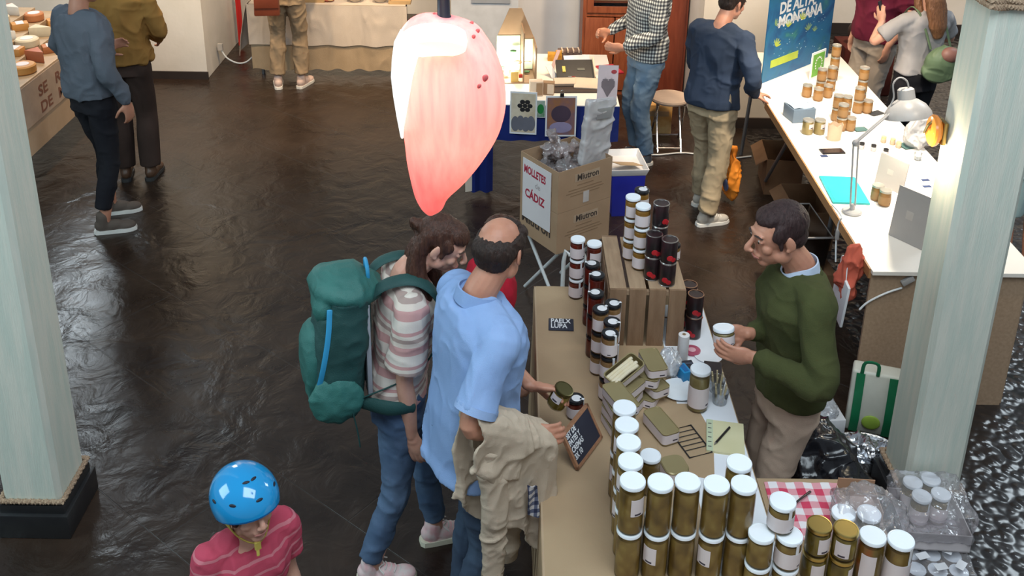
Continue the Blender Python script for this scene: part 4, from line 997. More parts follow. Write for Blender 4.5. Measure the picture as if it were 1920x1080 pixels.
def black_tin(label, loc, rz=0, r=.0375, h=.115, top=None):
    t = thing('pepper_tin', label, 'tin', loc, math.radians(rz), 'black pepper tins')
    Geo().lathe([(r * .97, .003), (r, .006), (r, h - .006), (r * .97, h - .003)], seg=24).build('wrapper', TIN_K, t)
    Geo().lathe([(r * 1.0, 0), (r * 1.02, .002), (r * .985, .0045)], seg=24).build('bottom_rim', RIM, t)
    Geo().lathe([(r * .985, h - .0045), (r * 1.02, h - .002), (r * 1.0, h), (r * .9, h), (r * .88, h - .004), (r * .5, h - .0035), (0, h - .003)], seg=24).build('lid', top or RIM, t)
    g = Geo()
    for a0, z0, s in ((-105, h * .30, 1), (-80, h * .22, .8)):
        a = math.radians(a0); g.ell((r * math.cos(a), r * math.sin(a), z0), (.015 * s, .0012, .014 * s), turn(0, 0, a0 + 90), 12, 8)
    g.build('pepper_picture', PEP, t)
    return t
BT = black_tin('x', (0, 0, 0))
for (x, y, n_, nm) in ((.723, 4.035, 2, '%s black pepper tin of the front right stack on the crate'), (.660, 4.085, 2, '%s black pepper tin of the front left stack on the crate'), (.695, 4.165, 3, '%s black pepper tin of the tallest stack on the crate')):
    for k in range(n_): place(BT, nm % (lev[k] if n_ == 3 else ('lower', 'upper')[k]), (x, y, CZ + .0005 + .115 * k), -8 + 24 * k)
BC = black_tin('x', (0, 0, 0), top=LIDC)
for (x, y, nm) in ((.868, 4.06, '%s copper-topped black tin right of the crate'), (.851, 4.145, '%s copper-topped black tin behind the other pair right of the crate')):
    for k in range(2): place(BC, nm % ('lower', 'upper')[k], (x, y, TZ + .0025 + .115 * k), -20 + 30 * k)
jar('small dark-lidded jar at the back right corner of the crate', (.785, 4.25, CZ + .0005), .030, .085, LIDK, HONEY, 'wrap', 'honey_jar')

# ---- gold fish tins in heaps
TIN_G = mat('gold_lacquered_tin', (.36, .295, .15), .35, (.31, .25, .12), 4, metal=.4); TIN_IN = mat('tin_inside', (.36, .30, .16), .35, metal=.8)
def rr(w, l, z, c=.018, n=5):
    out = []
    for sx, sy, a0 in ((1, -1, -90), (1, 1, 0), (-1, 1, 90), (-1, -1, 180)):
        for k in range(n + 1):
            a = math.radians(a0 + 90 * k / n); out.append(V(sx * (w / 2 - c) + c * math.cos(a), sy * (l / 2 - c) + c * math.sin(a), z))
    return out
def tin(label, loc, rz, w=.078, l=.165, h=.046, R=None, open_=False):
    t = thing('conserve_tin', label, 'tin', loc, math.radians(rz), 'gold conserve tins')
    if R: t.rotation_euler = R
    if open_:
        Geo().rings([rr(w, l, .002), rr(w, l, h), rr(w * 1.03, l * 1.015, h + .001), rr(w * .93, l * .965, h + .001), rr(w * .93, l * .965, .006)]).build('tin_body', TIN_G, t, smooth=40)
        for k, y in enumerate((-.022, -.008, .007, .021)):
            Geo().tube([V(y, -l / 2 + .012, .036 + .004 * (k % 2)), V(y * .9, 0, .040 + .002 * (k % 2)), V(y, l / 2 - .022 - .01 * (k % 2), .038)], [.0085, .009, .0085], seg=10).build('asparagus_spear', mat('white_asparagus', (.66, .56, .36), .5, (.70, .62, .46), 20), t)
    else:
        Geo().rings([rr(w * .97, l * .985, 0), rr(w, l, .003), rr(w, l, h - .003), rr(w * 1.02, l * 1.01, h - .001), rr(w * .97, l * .985, h), rr(w * .93, l * .965, h - .003)]).build('tin_body', TIN_G, t, smooth=40)
    Geo().rings([rr(w * 1.012, l * 1.006, .007), rr(w * 1.012, l * 1.006, h - .006)], cap0=False, cap1=False).build('label', LABEL, t, smooth=60)
    Geo().box((w * .18, -l / 2 * 1.008, h * .36), (.022, .0006, .006)).build('print', PRINT, t)
    return t
B0 = TZ + .0012
levs = ('lowest', 'second', 'third', 'fourth', 'topmost')
for k in range(4): tin('%s gold tin of the stack beside the chalk sign frame' % (levs[k] if k < 3 else 'topmost'), (.452 + .004 * (k % 2), 3.385 - .003 * k, B0 + .0465 * k), (18, 22, 16, 24)[k], .085, .175)
for k in range(4): tin('%s gold tin of the stack under the seller, beside the round plate' % (levs[k] if k < 3 else 'topmost'), (.610 + .006 * (k % 2), 3.60 + .006 * k, B0 + .0465 * k), (-25, 30, -18, 12)[k], .085, .155)
for k in range(3): tin('%s gold tin of the stack under the open asparagus tin' % levs[k], (.505, 3.50 + .004 * k, B0 + .0465 * k), (-35, -30, -40)[k], .080, .150)
tin('open gold tin showing white asparagus spears, tilted on top of the heap', (.486, 3.535, B0 + .158), 0, .085, .170, .046, R=(math.radians(14), math.radians(10), math.radians(-48)), open_=True)
tin('gold tin lying flat with its paper end label facing front, alone beside the kraft tray', (.627, 3.375, B0 + .008), 24, .080, .170, .056)
q = at(1265, 868, z=.875)
tn = thing('conserve_tin', 'low rounded gold tin behind the white lids at the front', 'tin', (q.x, q.y, B0), math.radians(15), 'gold conserve tins')
Geo().rings([rr(.094, .10, 0, .03), rr(.096, .102, .004, .03), rr(.096, .102, .046, .03), rr(.090, .096, .05, .03)]).build('tin_body', TIN_G, tn)
Geo().rings([rr(.0972, .1032, .008, .03), rr(.0972, .1032, .042, .03)], cap0=False, cap1=False).build('label', LABEL, tn)

# ---- things lying about on the table
sheetm = mat('white_paper', (.74, .76, .80), .8, (.71, .73, .77)); 
ps = Geo().box((.840, 3.46, TZ + .0022), (.236, 1.72, .0012)).build('paper_sheet', sheetm); tag(ps, 'white paper strip running along the seller side of the table', 'paper')
ks = Geo().add([V(.60, 3.16, TZ + .0046), V(.80, 3.11, TZ + .0046), V(.84, 3.36, TZ + .0046), V(.80, 3.56, TZ + .0046), V(.62, 3.56, TZ + .0046)] + [V(.60, 3.16, TZ + .0031), V(.80, 3.11, TZ + .0031), V(.84, 3.36, TZ + .0031), V(.80, 3.56, TZ + .0031), V(.62, 3.56, TZ + .0031)],
      [(0, 1, 2, 3, 4), (9, 8, 7, 6, 5), (0, 5, 6, 1), (1, 6, 7, 2), (2, 7, 8, 3), (3, 8, 9, 4), (4, 9, 5, 0)]).build('kraft_sheet', kraft); tag(ks, 'loose sheet of kraft paper under the single gold tin', 'paper')
jar('tall white-lidded jar with a label standing beside the round white plate', (.803, 3.535, TZ + .003), .0437, .2, LIDW, PALE, 'wrap', 'asparagus_jar', 10)
wj = jar('dark-lidded red preserve jar standing alone on the kraft paper', (.283, 3.47, TZ + .0025), .036, .095, LIDK, REDP, 'wrap_disc', 'preserve_jar', -10)
pl = Geo().lathe([(.045, 0), (.064, .006), (.076, .012), (.077, .0135), (.062, .008), (.0, .004)], (.740, 3.640, TZ + .004), 40).build('plate', mat('white_china', (.78, .82, .86), .2)); tag(pl, 'round white plate half under the stacked gold tins', 'plate')
tb = thing('phone', 'dark phone lying face up on the white paper near the seller', 'phone', (.915, 3.775, TZ + .0032), math.radians(-8)); Geo().box((0, 0, .004), (.078, .155, .008)).build('case', mat('black_plastic', (.015, .013, .015), .3), tb, bevel=.003); Geo().box((0, 0, .0083), (.07, .145, .0008)).build('screen', mat('dark_glass', (.03, .018, .018), .08), tb)
nb = thing('notepad', 'yellowish order pad lying on the white paper', 'notepad', (.885, 3.345, TZ + .0032), math.radians(-10)); Geo().box((0, 0, .005), (.15, .19, .010)).build('pages', mat('cream_paper', (.62, .58, .36), .8, (.58, .54, .32)), nb); Geo().box((-.062, 0, .0105), (.026, .19, .001)).build('margin_strip', mat('pale_green_paper', (.50, .56, .38), .8), nb)
g = Geo()
for k in range(6): g.box((-.062, -.07 + k * .028, .0112), (.014, .004, .0004))
g.build('margin_print', PRINT, nb)
pen = thing('pen', 'black pen lying across the order pad', 'pen', (.872, 3.345, TZ + .0185), math.radians(-38)); Geo().tube([(0, -.055, 0), (0, .065, 0)], .0048, caps='flat').build('barrel', mat('black_plastic', (.015, .013, .015), .3), pen); Geo().tube([(0, -.055, 0), (0, -.068, 0)], [.0045, .0012], caps='flat').build('tip', RIM, pen)
rl = thing('paper_roll', 'upright white paper roll before the crate slats', 'paper roll', (.790, 3.87, TZ + .003)); Geo().lathe([(.024, 0), (.025, .002), (.025, .135), (.009, .137), (.008, .10)], seg=22).build('paper', mat('soft_white_paper', (.72, .70, .70), .9, bump=.2), rl); Geo().lathe([(.0085, .1), (.0085, .138), (.0065, .138), (.0065, .1)], seg=14).build('core', kraft, rl)
pk = thing('jar_lid', 'round pink lid lying loose on the white paper', 'lid', (.845, 3.935, TZ + .003)); Geo().lathe([(.038, 0), (.04, .002), (.04, .009), (.036, .011), (0, .011)], seg=28).build('rim', mat('pink_lid', (.42, .08, .14), .3), pk); Geo().lathe([(.018, .011), (.016, .0118), (0, .0118)], seg=20).build('centre_print', mat('pale_pink', (.7, .4, .45), .5), pk)
bl = thing('box', 'small bright blue packet behind the tall asparagus jar', 'box', (.775, 3.735, TZ + .003), math.radians(20)); Geo().box((0, 0, .028), (.04, .07, .055)).build('carton', mat('bright_blue_card', (.01, .22, .48), .4), bl, bevel=.003); Geo().box((0, 0, .0562), (.02, .05, .0012)).build('flap', mat('deep_blue_card', (.01, .12, .34), .4), bl)
dk = thing('box', 'small dark box beside the bright blue packet', 'box', (.795, 3.80, TZ + .003), .2); Geo().box((0, 0, .015), (.07, .05, .03)).build('carton', mat('near_black_card', (.02, .02, .03), .5), dk, bevel=.002); Geo().box((0, 0, .031), (.06, .012, .002)).build('band', mat('slate_card', (.06, .07, .1), .5), dk)
fm = clear('crumpled_film', (.9, .92, .95), .12, .15, .6, 40, milk=.3)
g = Geo().ell((0, 0, .05), (.05, .06, .055)); fo = remesh('plastic_bag', g, fm, None, .006, 2, dict(amp=.014, freq=(25, 25, 25), seed=4)); fo.location = (.715, 3.78, TZ + .003); tag(fo, 'crumpled clear plastic bag behind the stacked gold tins', 'bag')
dish = Geo().lathe([(.05, 0), (.065, .004), (.066, .006), (.0, .003)], (.915, 3.905, TZ + .003), 30).build('paper_plate', mat('white_card', (.76, .78, .82), .6)); tag(dish, 'small white paper plate by the phone', 'plate')
# grater frame lying on the kraft sheet
gf = thing('wire_rack', 'dark wire rack lying flat on the kraft sheet', 'rack', (.735, 3.335, TZ + .0055), math.radians(20))
Geo().tube([(-.05, -.10, .004), (.05, -.10, .004), (.05, .07, .004), (-.05, .07, .004)], .0032, sub=1, closed=True, caps='none', seg=6).build('frame', mat('dark_wire', (.05, .05, .055), .4, metal=.6), gf)
for k in range(5): Geo().tube([(-.05, -.06 + .026 * k, .0045), (.05, -.06 + .026 * k, .0045)], .0016, seg=6, caps='flat').build('wire', MATS['dark_wire'], gf)
# knife with an orange handle held over the counter end
kn = thing('knife', 'knife with an orange handle lying across the corner of the white paper', 'knife', at(1345, 597, z=.835)); kn.rotation_euler = (0, 0, math.radians(94))
kn.location = (.885, 4.20, TZ + .012)
Geo().tube([(0, -.05, 0), (0, -.01, .002), (0, .035, 0)], [.010, .012, .010], flat=(1.1, .7)).build('handle', mat('orange_plastic', (.62, .09, .02), .35), kn); Geo().rings([[V(-.009, .034, 0), V(.009, .034, 0), V(.009, .034, .0015), V(-.009, .034, .0015)], [V(-.011, .10, 0), V(.009, .10, 0), V(.009, .10, .0012), V(-.011, .10, .0012)], [V(.004, .15, 0), V(.008, .15, 0), V(.008, .15, .0008), V(.004, .15, .0008)]]).build('blade', mat('steel', (.6, .6, .62), .2, metal=1), kn)
# clear tubs with pale sticks at the seller's edge
for k, (x, y) in enumerate(((.905, 3.575), (.905, 3.655))):
    tb = thing('plastic_tub', '%s clear plastic tub of pale breadsticks at the edge by the seller' % ('nearer', 'farther')[k], 'tub', (x, y, TZ + .003)); Geo().lathe([(.030, .001), (.036, .06), (.038, .062), (.0355, .062), (.0295, .003)], seg=20, cap1=False).build('cup', clear('clear_plastic', (.93, .95, .97), .12, .08), tb)
    for j in range(6): a_ = j * 1.05; Geo().tube([(.016 * math.cos(a_), .016 * math.sin(a_), .006), (.026 * math.cos(a_ + .4), .026 * math.sin(a_ + .4), .085)], .0035, seg=6, caps='flat').build('breadstick', mat('pale_bread', (.62, .52, .32), .8), tb)

# ---- chalk signs
SL = mat('slate_board', (.016, .018, .032), .6, (.022, .024, .04)); CH = mat('chalk', (.75, .76, .78), .9)
def sign_flat():
    t = thing('chalk_sign', 'small black slate with two lines of chalk capitals lying on the kraft paper', 'sign', (.252, 4.13, TZ + .0028), math.radians(-2))
    Geo().box((0, 0, .003), (.120, .098, .006)).build('slate', SL, t, bevel=.004)
    lettering('lettering', 'PAELX\nLUPA', .050, CH, t, Matrix.Translation((-.050, .010, .0062)), .0002, .0012, space=.82, xs=.66)
sign_flat()
def sign_stand():
    a = at(1082, 884, z=TZ + .003); b_ = at(1128, 822, z=TZ + .003); d = (b_ - a); d.z = 0; w = d.length; d.normalize()
    up = (V(0, 0, 1) + V(0, 0, 1).cross(d) * .55).normalized(); nrm = d.cross(up)
    # board faces the customers on the left, leaning back to the right
    t = thing('chalk_sign', 'wood-framed slate with lines of white writing leaning beside the tall jars', 'sign', a)
    h = .155
    M = plane4(V(0, 0, 0.004), d, up); z = M.to_3x3() @ V(0, 0, 1)
    flip = z.x > 0
    M = Matrix.Translation((0, 0, .006)) @ Matrix((d, up, d.cross(up))).transposed().to_4x4()
    wood = mat('pale_frame_wood', (.34, .17, .09), .6, (.28, .13, .07), 8, stretch=(1, 8, 8))
    for c, sz in (((w / 2, .006, 0), (w, .012, .014)), ((w / 2, h - .006, 0), (w, .012, .014)), ((.006, h / 2, 0), (.012, h, .014)), ((w - .006, h / 2, 0), (.012, h, .014))):
        g = Geo().box(c, sz); g.xf(M); g.build('frame', wood, t)
    g = Geo().box((w / 2, h / 2, 0), (w - .02, h - .02, .008)); g.xf(M); g.build('slate', SL, t)
    s = 1 if (M.to_3x3() @ V(0, 0, 1)).y < 0 else -1
    L4 = M @ (Matrix.Translation((.016, h - .034, .0045)) if s > 0 else Matrix.Translation((w - .016, h - .034, -.0045)) @ Matrix.Rotation(PI, 4, 'Y'))
    lettering('lettering', 'SET DE\nPATES Y\nCREMAS\n3X 10', .031, CH, t, L4, .0002, .0009, space=.95, xs=.78)
    g = Geo().box((w / 2, .06, -.035 * s), (.012, .13, .006), turn(22 * s)); g.xf(M); g.build('prop', wood, t)
sign_stand()

# ---- jars in hands
def held(label, loc, R, **k):
    t = jar(label, loc, **k); t.rotation_euler = R; return t
held('squat white-lidded jar held in both hands by the seller', SELLER_JAR - V(0, 0, .035), (math.radians(-12), math.radians(-4), 0), r=.043, h=.075, lid=LIDW, contents=PALE, style='wrap', name='pickle_jar')
held('jar of green olives with a label held in the polo man left hand', POLO_JAR - V(.01, 0, .045), (math.radians(-6), math.radians(22), math.radians(-30)), r=.040, h=.095, lid=mat('dark_gold_lid', (.10, .085, .03), .3, metal=.8), contents=OLIVE, style='patch', name='olive_jar')

# ---- front right table: gingham, kraft box and film
gh = checked('red_gingham', (.74, .70, .72), (.66, .30, .34), (.56, .045, .10), 15, square=True)
gg = []
for i in range(15):
    row = []
    for j in range(9):
        x = .975 + .285 * i / 14; y = 2.815 + .285 * j / 8; row.append(V(x + .012 * (j / 8), y, TZ + .005 + .004 * (1 + math.sin(i * 1.3 + j * .7)) * .5))
    gg.append(row)
gc = Geo().sheet(gg, .0015).build('gingham_cloth', gh); tag(gc, 'red and white gingham cloth at the far right corner of the stall', 'cloth')
sp = thing('serving_spoon', 'dark steel spoon lying on the gingham cloth', 'spoon', (1.03, 2.94, TZ + .018), math.radians(-50)); Geo().ell((0, 0, 0), (.024, .034, .006)).build('bowl', mat('dark_steel', (.10, .09, .10), .25, metal=.8), sp); Geo().tube([(0, .03, 0), (0, .09, .006), (0, .15, .004)], [.005, .004, .005], flat=(1, .6)).build('handle', MATS['dark_steel'], sp)
kb = thing('cardboard_box', 'open kraft carton in clear film beside the gingham cloth', 'box', (1.305, 2.985, TZ + .002), math.radians(-4))
cb = mat('brown_card', (.36, .20, .115), .8, (.32, .175, .10)); pk_ = mat('pinkish_card', (.50, .36, .29), .8)
Geo().box((0, .045, .045), (.135, .004, .085)).build('back_panel', cb, kb); Geo().box((0, -.03, .006), (.135, .15, .006)).build('base', pk_, kb)
for s in (-1, 1): Geo().box((s * .068, -.02, .03), (.003, .13, .05)).build('side_panel', pk_, kb)
Geo().sheet([[V(.03 + .022 * i, -.06 - .008 * i, .012 + .04 * j * (1 - .3 * i)) for j in (0, 1)] for i in (0, 1)], .001).build('paper_scrap', SEAL, kb)
g = Geo().ell((0, 0, 0), (.135, .13, .062)); fo = remesh('film_wrap', g, clear('thin_film', (.95, .94, .96), .05, .15, .5, 25, milk=.10), None, .009, 2, dict(amp=.02, freq=(12, 12, 12), seed=8)); fo.location = (1.29, 2.85, TZ + .085); tag(fo, 'crumpled clear film over the wrapped jars at the table corner', 'film')

# ================================================================ worn and carried things
def in_figure(p, name, label, cat, group=None):
    return thing(name, label, cat, p.loc, p.rz, group)
def fb(p, g, name, m, t, **k): g.xf(Matrix.Scale(p.s, 4)); return g.build(name, m, t, **k)
def fr_(p, g, name, m, t, voxel=.008, smooth=4, fold=None): g.xf(Matrix.Scale(p.s, 4)); return remesh(name, g, m, t, voxel, smooth, fold)

def rucksack(p):
    t = in_figure(p, 'backpack', 'dark green hiking backpack with light blue trim on the back of the woman', 'backpack')
    gm = mat('green_ripstop', (.018, .105, .092), .6, (.03, .15, .13), 5, .3, 300); gd = mat('deep_green_ripstop', (.008, .048, .045), .65, (.012, .065, .06), 5, .3, 300); bl = mat('sky_blue_trim', (.03, .30, .55), .5)
    T = lambda x, y, z: p.ln(V(x, (y if y > -.14 else -.14 + (y + .14) * .78), z))
    g = Geo(); rs = []
    for z, w, d, y in ((.90, .10, .07, -.25), (.95, .145, .115, -.27), (1.08, .16, .145, -.29), (1.22, .158, .15, -.295), (1.34, .150, .140, -.285), (1.43, .135, .115, -.265), (1.47, .10, .08, -.25)):
        ring = []
        for k in range(24):
            a = 2 * PI * k / 24; c, s = math.cos(a), math.sin(a); ring.append(T(w * math.copysign(abs(c) ** .7, c), y + d * math.copysign(abs(s) ** .7, s), z))
        rs.append(ring)
    g.rings(rs); fr_(p, g, 'main_bag', gd, t, .008, 4, dict(amp=.007, freq=(8, 8, 8), seed=3))
    g = Geo().ell(T(0, -.285, 1.44), (.145, .15, .075), turn(-10)); g.ell(T(0, -.39, 1.38), (.125, .055, .085)); fr_(p, g, 'lid', gm, t, .008, 4, dict(amp=.007, freq=(9, 9, 9), seed=5))
    g = Geo().ell(T(0, -.405, 1.12), (.12, .065, .17)); g.box(T(0, -.395, 1.02), (.2, .07, .12)); fr_(p, g, 'front_pocket', gm, t, .008, 6, dict(amp=.006, freq=(8, 8, 8), seed=7))
    for s in (-1, 1):
        g = Geo().ell(T(s * .145, -.30, 1.02), (.04, .11, .11)); fr_(p, g, 'side_pocket', gm, t, .008, 4, dict(amp=.006, freq=(10, 10, 10), seed=9))
        g = Geo().tube([T(s * .125, -.375, 1.40), T(s * .150, -.375, 1.30), T(s * .158, -.385, 1.18), T(s * .145, -.395, 1.06)], .011, flat=(.35, 1.0), ref=(1, 0, 0)); fb(p, g, 'trim_stripe', bl, t)
        pts = [T(s * .075, -.16, 1.44), T(s * .09, -.10, 1.495), T(s * .100, .0, 1.515), T(s * .108, .085, 1.46), T(s * .118, .130, 1.36), T(s * .130, .120, 1.24), T(s * .165, .03, 1.12), T(s * .15, -.17, 1.02)]
        g = Geo().tube(pts, [.026, .030, .031, .030, .028, .014, .010, .010], flat=(1, .34), ref=(1, .3, 0), seg=12); st = fb(p, g, 'shoulder_strap', gd, t)
        g = Geo().box(T(s * .128, .134, 1.27), (.03, .012, .035)); g.tube([T(s * .128, .14, 1.255), T(s * .12, .15, 1.2), T(s * .135, .145, 1.17)], .005, seg=6); fb(p, g, 'buckle', bl, st)
        g = Geo().tube([T(s * .13, -.17, .99), T(s * .185, -.06, .985), T(s * .19, .04, .975)], [.03, .034, .022], flat=(.4, 1), ref=(1, 0, 0)); fb(p, g, 'hip_belt', gd, t)
    g = Geo().tube([T(-.04, -.18, 1.485), T(-.035, -.19, 1.535), T(.035, -.19, 1.535), T(.04, -.18, 1.485)], .008); fb(p, g, 'haul_loop', bl, t)
    g = Geo().box(T(0, -.155, 1.2), (.22, .02, .42)); fb(p, g, 'back_panel', mat('grey_mesh', (.30, .32, .36), .9), t, bevel=.006)
    g = Geo().tube([T(.17, -.22, .98), T(.185, -.20, .90), T(.18, -.19, .82)], .008, flat=(1, .4)); fb(p, g, 'hanging_strap', gd, t)
rucksack(woman_p)

def jacket(p):
    sh, el, wr = p.arm[1][:3]
    t = in_figure(p, 'jacket', 'beige cotton jacket folded over the forearm of the polo man', 'jacket')
    jm = cloth('beige_poplin', (.52, .42, .32), (.45, .36, .27), .9, .25, 300, 5)
    d = (wr - el).normalized(); side = d.cross(V(0, 0, 1)).normalized()       # away from the body
    g = Geo(); L_ = (wr - el).length
    for lay, (a0, a1, fr, bk, off) in enumerate(((.03, .31, .30, .30, .0), (.07, .37, .42, .22, .014), (.0, .24, .17, .40, .026))):
        grid = []
        for i in range(15):
            u = a0 + (a1 - a0) * i / 14; c = el + d * u; row = []
            for j in range(25):
                v = (j - 12) / 12; r = .048 + off
                if abs(v) < .3:
                    th = v / .3 * PI / 2; q = c + side * (r * math.sin(th)) + V(0, 0, r * math.cos(th) + .002)
                else:
                    s = math.copysign(1, v); k = (abs(v) - .3) / .7; ln_ = fr if s > 0 else bk
                    q = c + side * s * (r + .012 * math.sin(i * 1.15 + lay) * k - .015 * k) + V(0, 0, -ln_ * k * (1 + .10 * math.sin(i * .6 + lay * 2))) + d * (.045 * k * math.sin(lay * 2 + 1) + .012 * math.sin(j * .9 + i))
                row.append(q)
            grid.append(row)
        g.sheet(grid, .014)
    fr_(p, g, 'cloth', jm, t, .006, 3, dict(amp=.008, freq=(13, 13, 7), seed=11))
    c = el + d * .09
    for k, (u, s, z0, z1, r) in enumerate(((.06, 1, -.16, -.60, .052), (.20, -1, -.2, -.56, .050))):
        c = el + d * u + side * s * .045
        g = Geo().tube([c + V(0, 0, z0 + .1), c + V(0, 0, z0) + d * .01, c + V(0, 0, (z0 + z1) / 2) + d * .02, c + V(0, 0, z1) + d * .015], [r * .8, r, r * .98, r * .85], flat=(1, .62), ref=d, seg=16)
        sl = fr_(p, g, 'sleeve', jm, t, .006, 3, dict(amp=.007, freq=(10, 10, 14), seed=13 + k))
        g = Geo().tube([c + V(0, 0, z1 + .02) + d * .017, c + V(0, 0, z1 - .035) + d * .013], [r * .86, r * .80], flat=(1, .66), ref=d, seg=16, caps='flat'); fb(p, g, 'cuff', cloth('beige_rib', (.34, .265, .19)), sl)
    g = Geo(); c = el + d * .225 + side * .085
    g.sheet([[c + d * (.05 * i / 4 - .02 + .01 * j / 4) + V(0, 0, -.16 - .13 * j / 4) + side * (.006 * math.sin(i * 1.2 + j)) for j in range(5)] for i in range(5)], .006)
    fb(p, g, 'lining', checked('plaid_lining', (.50, .47, .46), (.10, .11, .17), (.02, .025, .06), 30), t)
jacket(polo_p)

def helmet(p):
    t = in_figure(p, 'bicycle_helmet', 'glossy sky blue helmet on the head of the small child', 'helmet')
    H = p.headM
    bm_ = mat('glossy_blue_shell', (.008, .25, .56), .12, (.010, .28, .60), 3, coat=.6); ym = mat('yellow_webbing', (.46, .36, .07), .7)
    def P(a, f, k=1.0):   # a azimuth, f 0 rim..1 crown
        z0 = -.002 + .028 * max(0, math.sin(a)) - .018 * max(0, -math.sin(a)); zt = .128
        th0 = math.asin(max(-1, min(1, (z0 - .03) / .098))); th = th0 + (PI / 2 - th0) * f
        return V(.117 * k * math.cos(th) * math.cos(a), -.010 + .140 * k * math.cos(th) * math.sin(a), .030 + .114 * k * math.sin(th))
    n = 36; rs = [[P(2 * PI * k / n, f) for k in range(n)] for f in [i / 10 for i in range(11)]]
    inn = [[P(2 * PI * k / n, f, .90) for k in range(n)] for f in [i / 10 for i in range(10, -1, -1)]]
    g = Geo().rings(rs + inn, closed=True).xf(H); fb(p, g, 'shell', bm_, t, smooth=60)
    g = Geo().rings([[P(2 * PI * k / n, 0, s) + V(0, 0, dz) for k in range(n)] for s, dz in ((1.004, 0), (1.004, .006), (.90, .006), (.90, -.001), (.95, -.003))], closed=True).xf(H); fb(p, g, 'rim', mat('deep_blue_rim', (.006, .12, .32), .3), t)
    for a_, f in ((90, .34), (40, .36), (140, .36), (75, .70), (105, .70), (0, .36), (180, .36)):
        c = P(math.radians(a_), f, 1.0); nrm = V(c.x / .0096, (c.y + .01) / .0137, (c.z - .03) / .0098).normalized(); x = nrm.cross(V(0, 0, 1)).normalized(); y = nrm.cross(x)
        g = Geo().ell((0, 0, 0), (.013, .0055, .0025), None, 14, 6).xf(Matrix.Translation(c) @ Matrix((x, y, nrm)).transposed().to_4x4()).xf(H); fb(p, g, 'vent', mat('vent_black', (.006, .008, .02), .6), t)
    for s in (-1, 1):
        g = Geo().tube([V(s * .088, .030, .02), V(s * .082, .022, -.03), V(s * .062, .030, -.08), V(s * .03, .055, -.112), V(0, .066, -.122)], .0085, flat=(.35, 1), ref=(1, 0, 0), seg=8).xf(H); st = fb(p, g, 'chin_strap', ym, t)
        g = Geo().tube([V(s * .085, -.055, .01), V(s * .084, -.015, -.03), V(s * .066, .026, -.072)], .0075, flat=(.35, 1), ref=(1, 0, 0), seg=8).xf(H); fb(p, g, 'rear_strap', ym, st)
    g = Geo().box((.012, .076, -.122), (.02, .012, .03)); g.tube([(.014, .078, -.13), (.018, .085, -.155)], .006, flat=(1, .4)).xf(H); fb(p, g, 'buckle', ym, t)
helmet(kid_p)

def shoulder_bag():
    q = at(500, 8, y=9.12); t = thing('handbag', 'brown leather bag hanging at the side of the person in khaki trousers', 'bag', q, math.radians(8))
    m = mat('chestnut_leather', (.20, .045, .02), .45, (.16, .035, .015), 6)
    Geo().box((0, 0, .02), (.24, .10, .25), None, .9).build('body', m, t, bevel=.02); Geo().box((0, -.052, .05), (.22, .012, .15)).build('flap', m, t, bevel=.004)
    Geo().tube([(-.1, 0, .13), (-.05, -.02, .4), (.06, -.02, .55), (.1, 0, .14)], .010, flat=(1, .4)).build('strap', m, t)
shoulder_bag()
def green_bag(p):
    t = in_figure(p, 'backpack', 'small olive green backpack with a brown flap on the long-haired woman', 'backpack')
    m = mat('olive_nylon', (.10, .155, .085), .6, (.085, .13, .07), 6)
    T = lambda x, y, z: p.ln(V(x, y, z))
    g = Geo().ell(T(.06, -.235, 1.13), (.17, .10, .13)); g.ell(T(.06, -.225, 1.05), (.18, .09, .09)); fr_(p, g, 'pouch', m, t, .008, 4, dict(amp=.010, freq=(9, 9, 7), seed=3))
    g = Geo().ell(T(.06, -.285, 1.20), (.085, .06, .065)); fb(p, g, 'flap', mat('dusty_brown_leather', (.22, .10, .08), .5), t)
    for s in (-1, 1): fb(p, Geo().tube([T(.06 + s * .09, -.17, 1.22), T(s * .10, -.08, 1.47), T(s * .11, .04, 1.51), T(s * .12, .135, 1.38)], .011, flat=(1, .4)), 'strap', m, t)
green_bag(vis_q)
wq = vis_q; hnd = wq.arm[-1]; tph = in_figure(wq, 'phone', 'black phone held up by the long-haired woman', 'phone')
g = Geo().box(hnd[2] + hnd[3] * .09 + hnd[4].normalized() * .022, (.07, .012, .15), turn(-20, 0, 40)); fb(wq, g, 'case', mat('black_plastic', (.015, .013, .015), .3), tph, bevel=.003)
g = Geo().box(hnd[2] + hnd[3] * .09 + hnd[4].normalized() * .022 + turn(-20, 0, 40) @ V(.018, .007, .05), (.02, .004, .02), turn(-20, 0, 40)); fb(wq, g, 'camera_bump', mat('dark_glass', (.03, .018, .018), .08), tph)

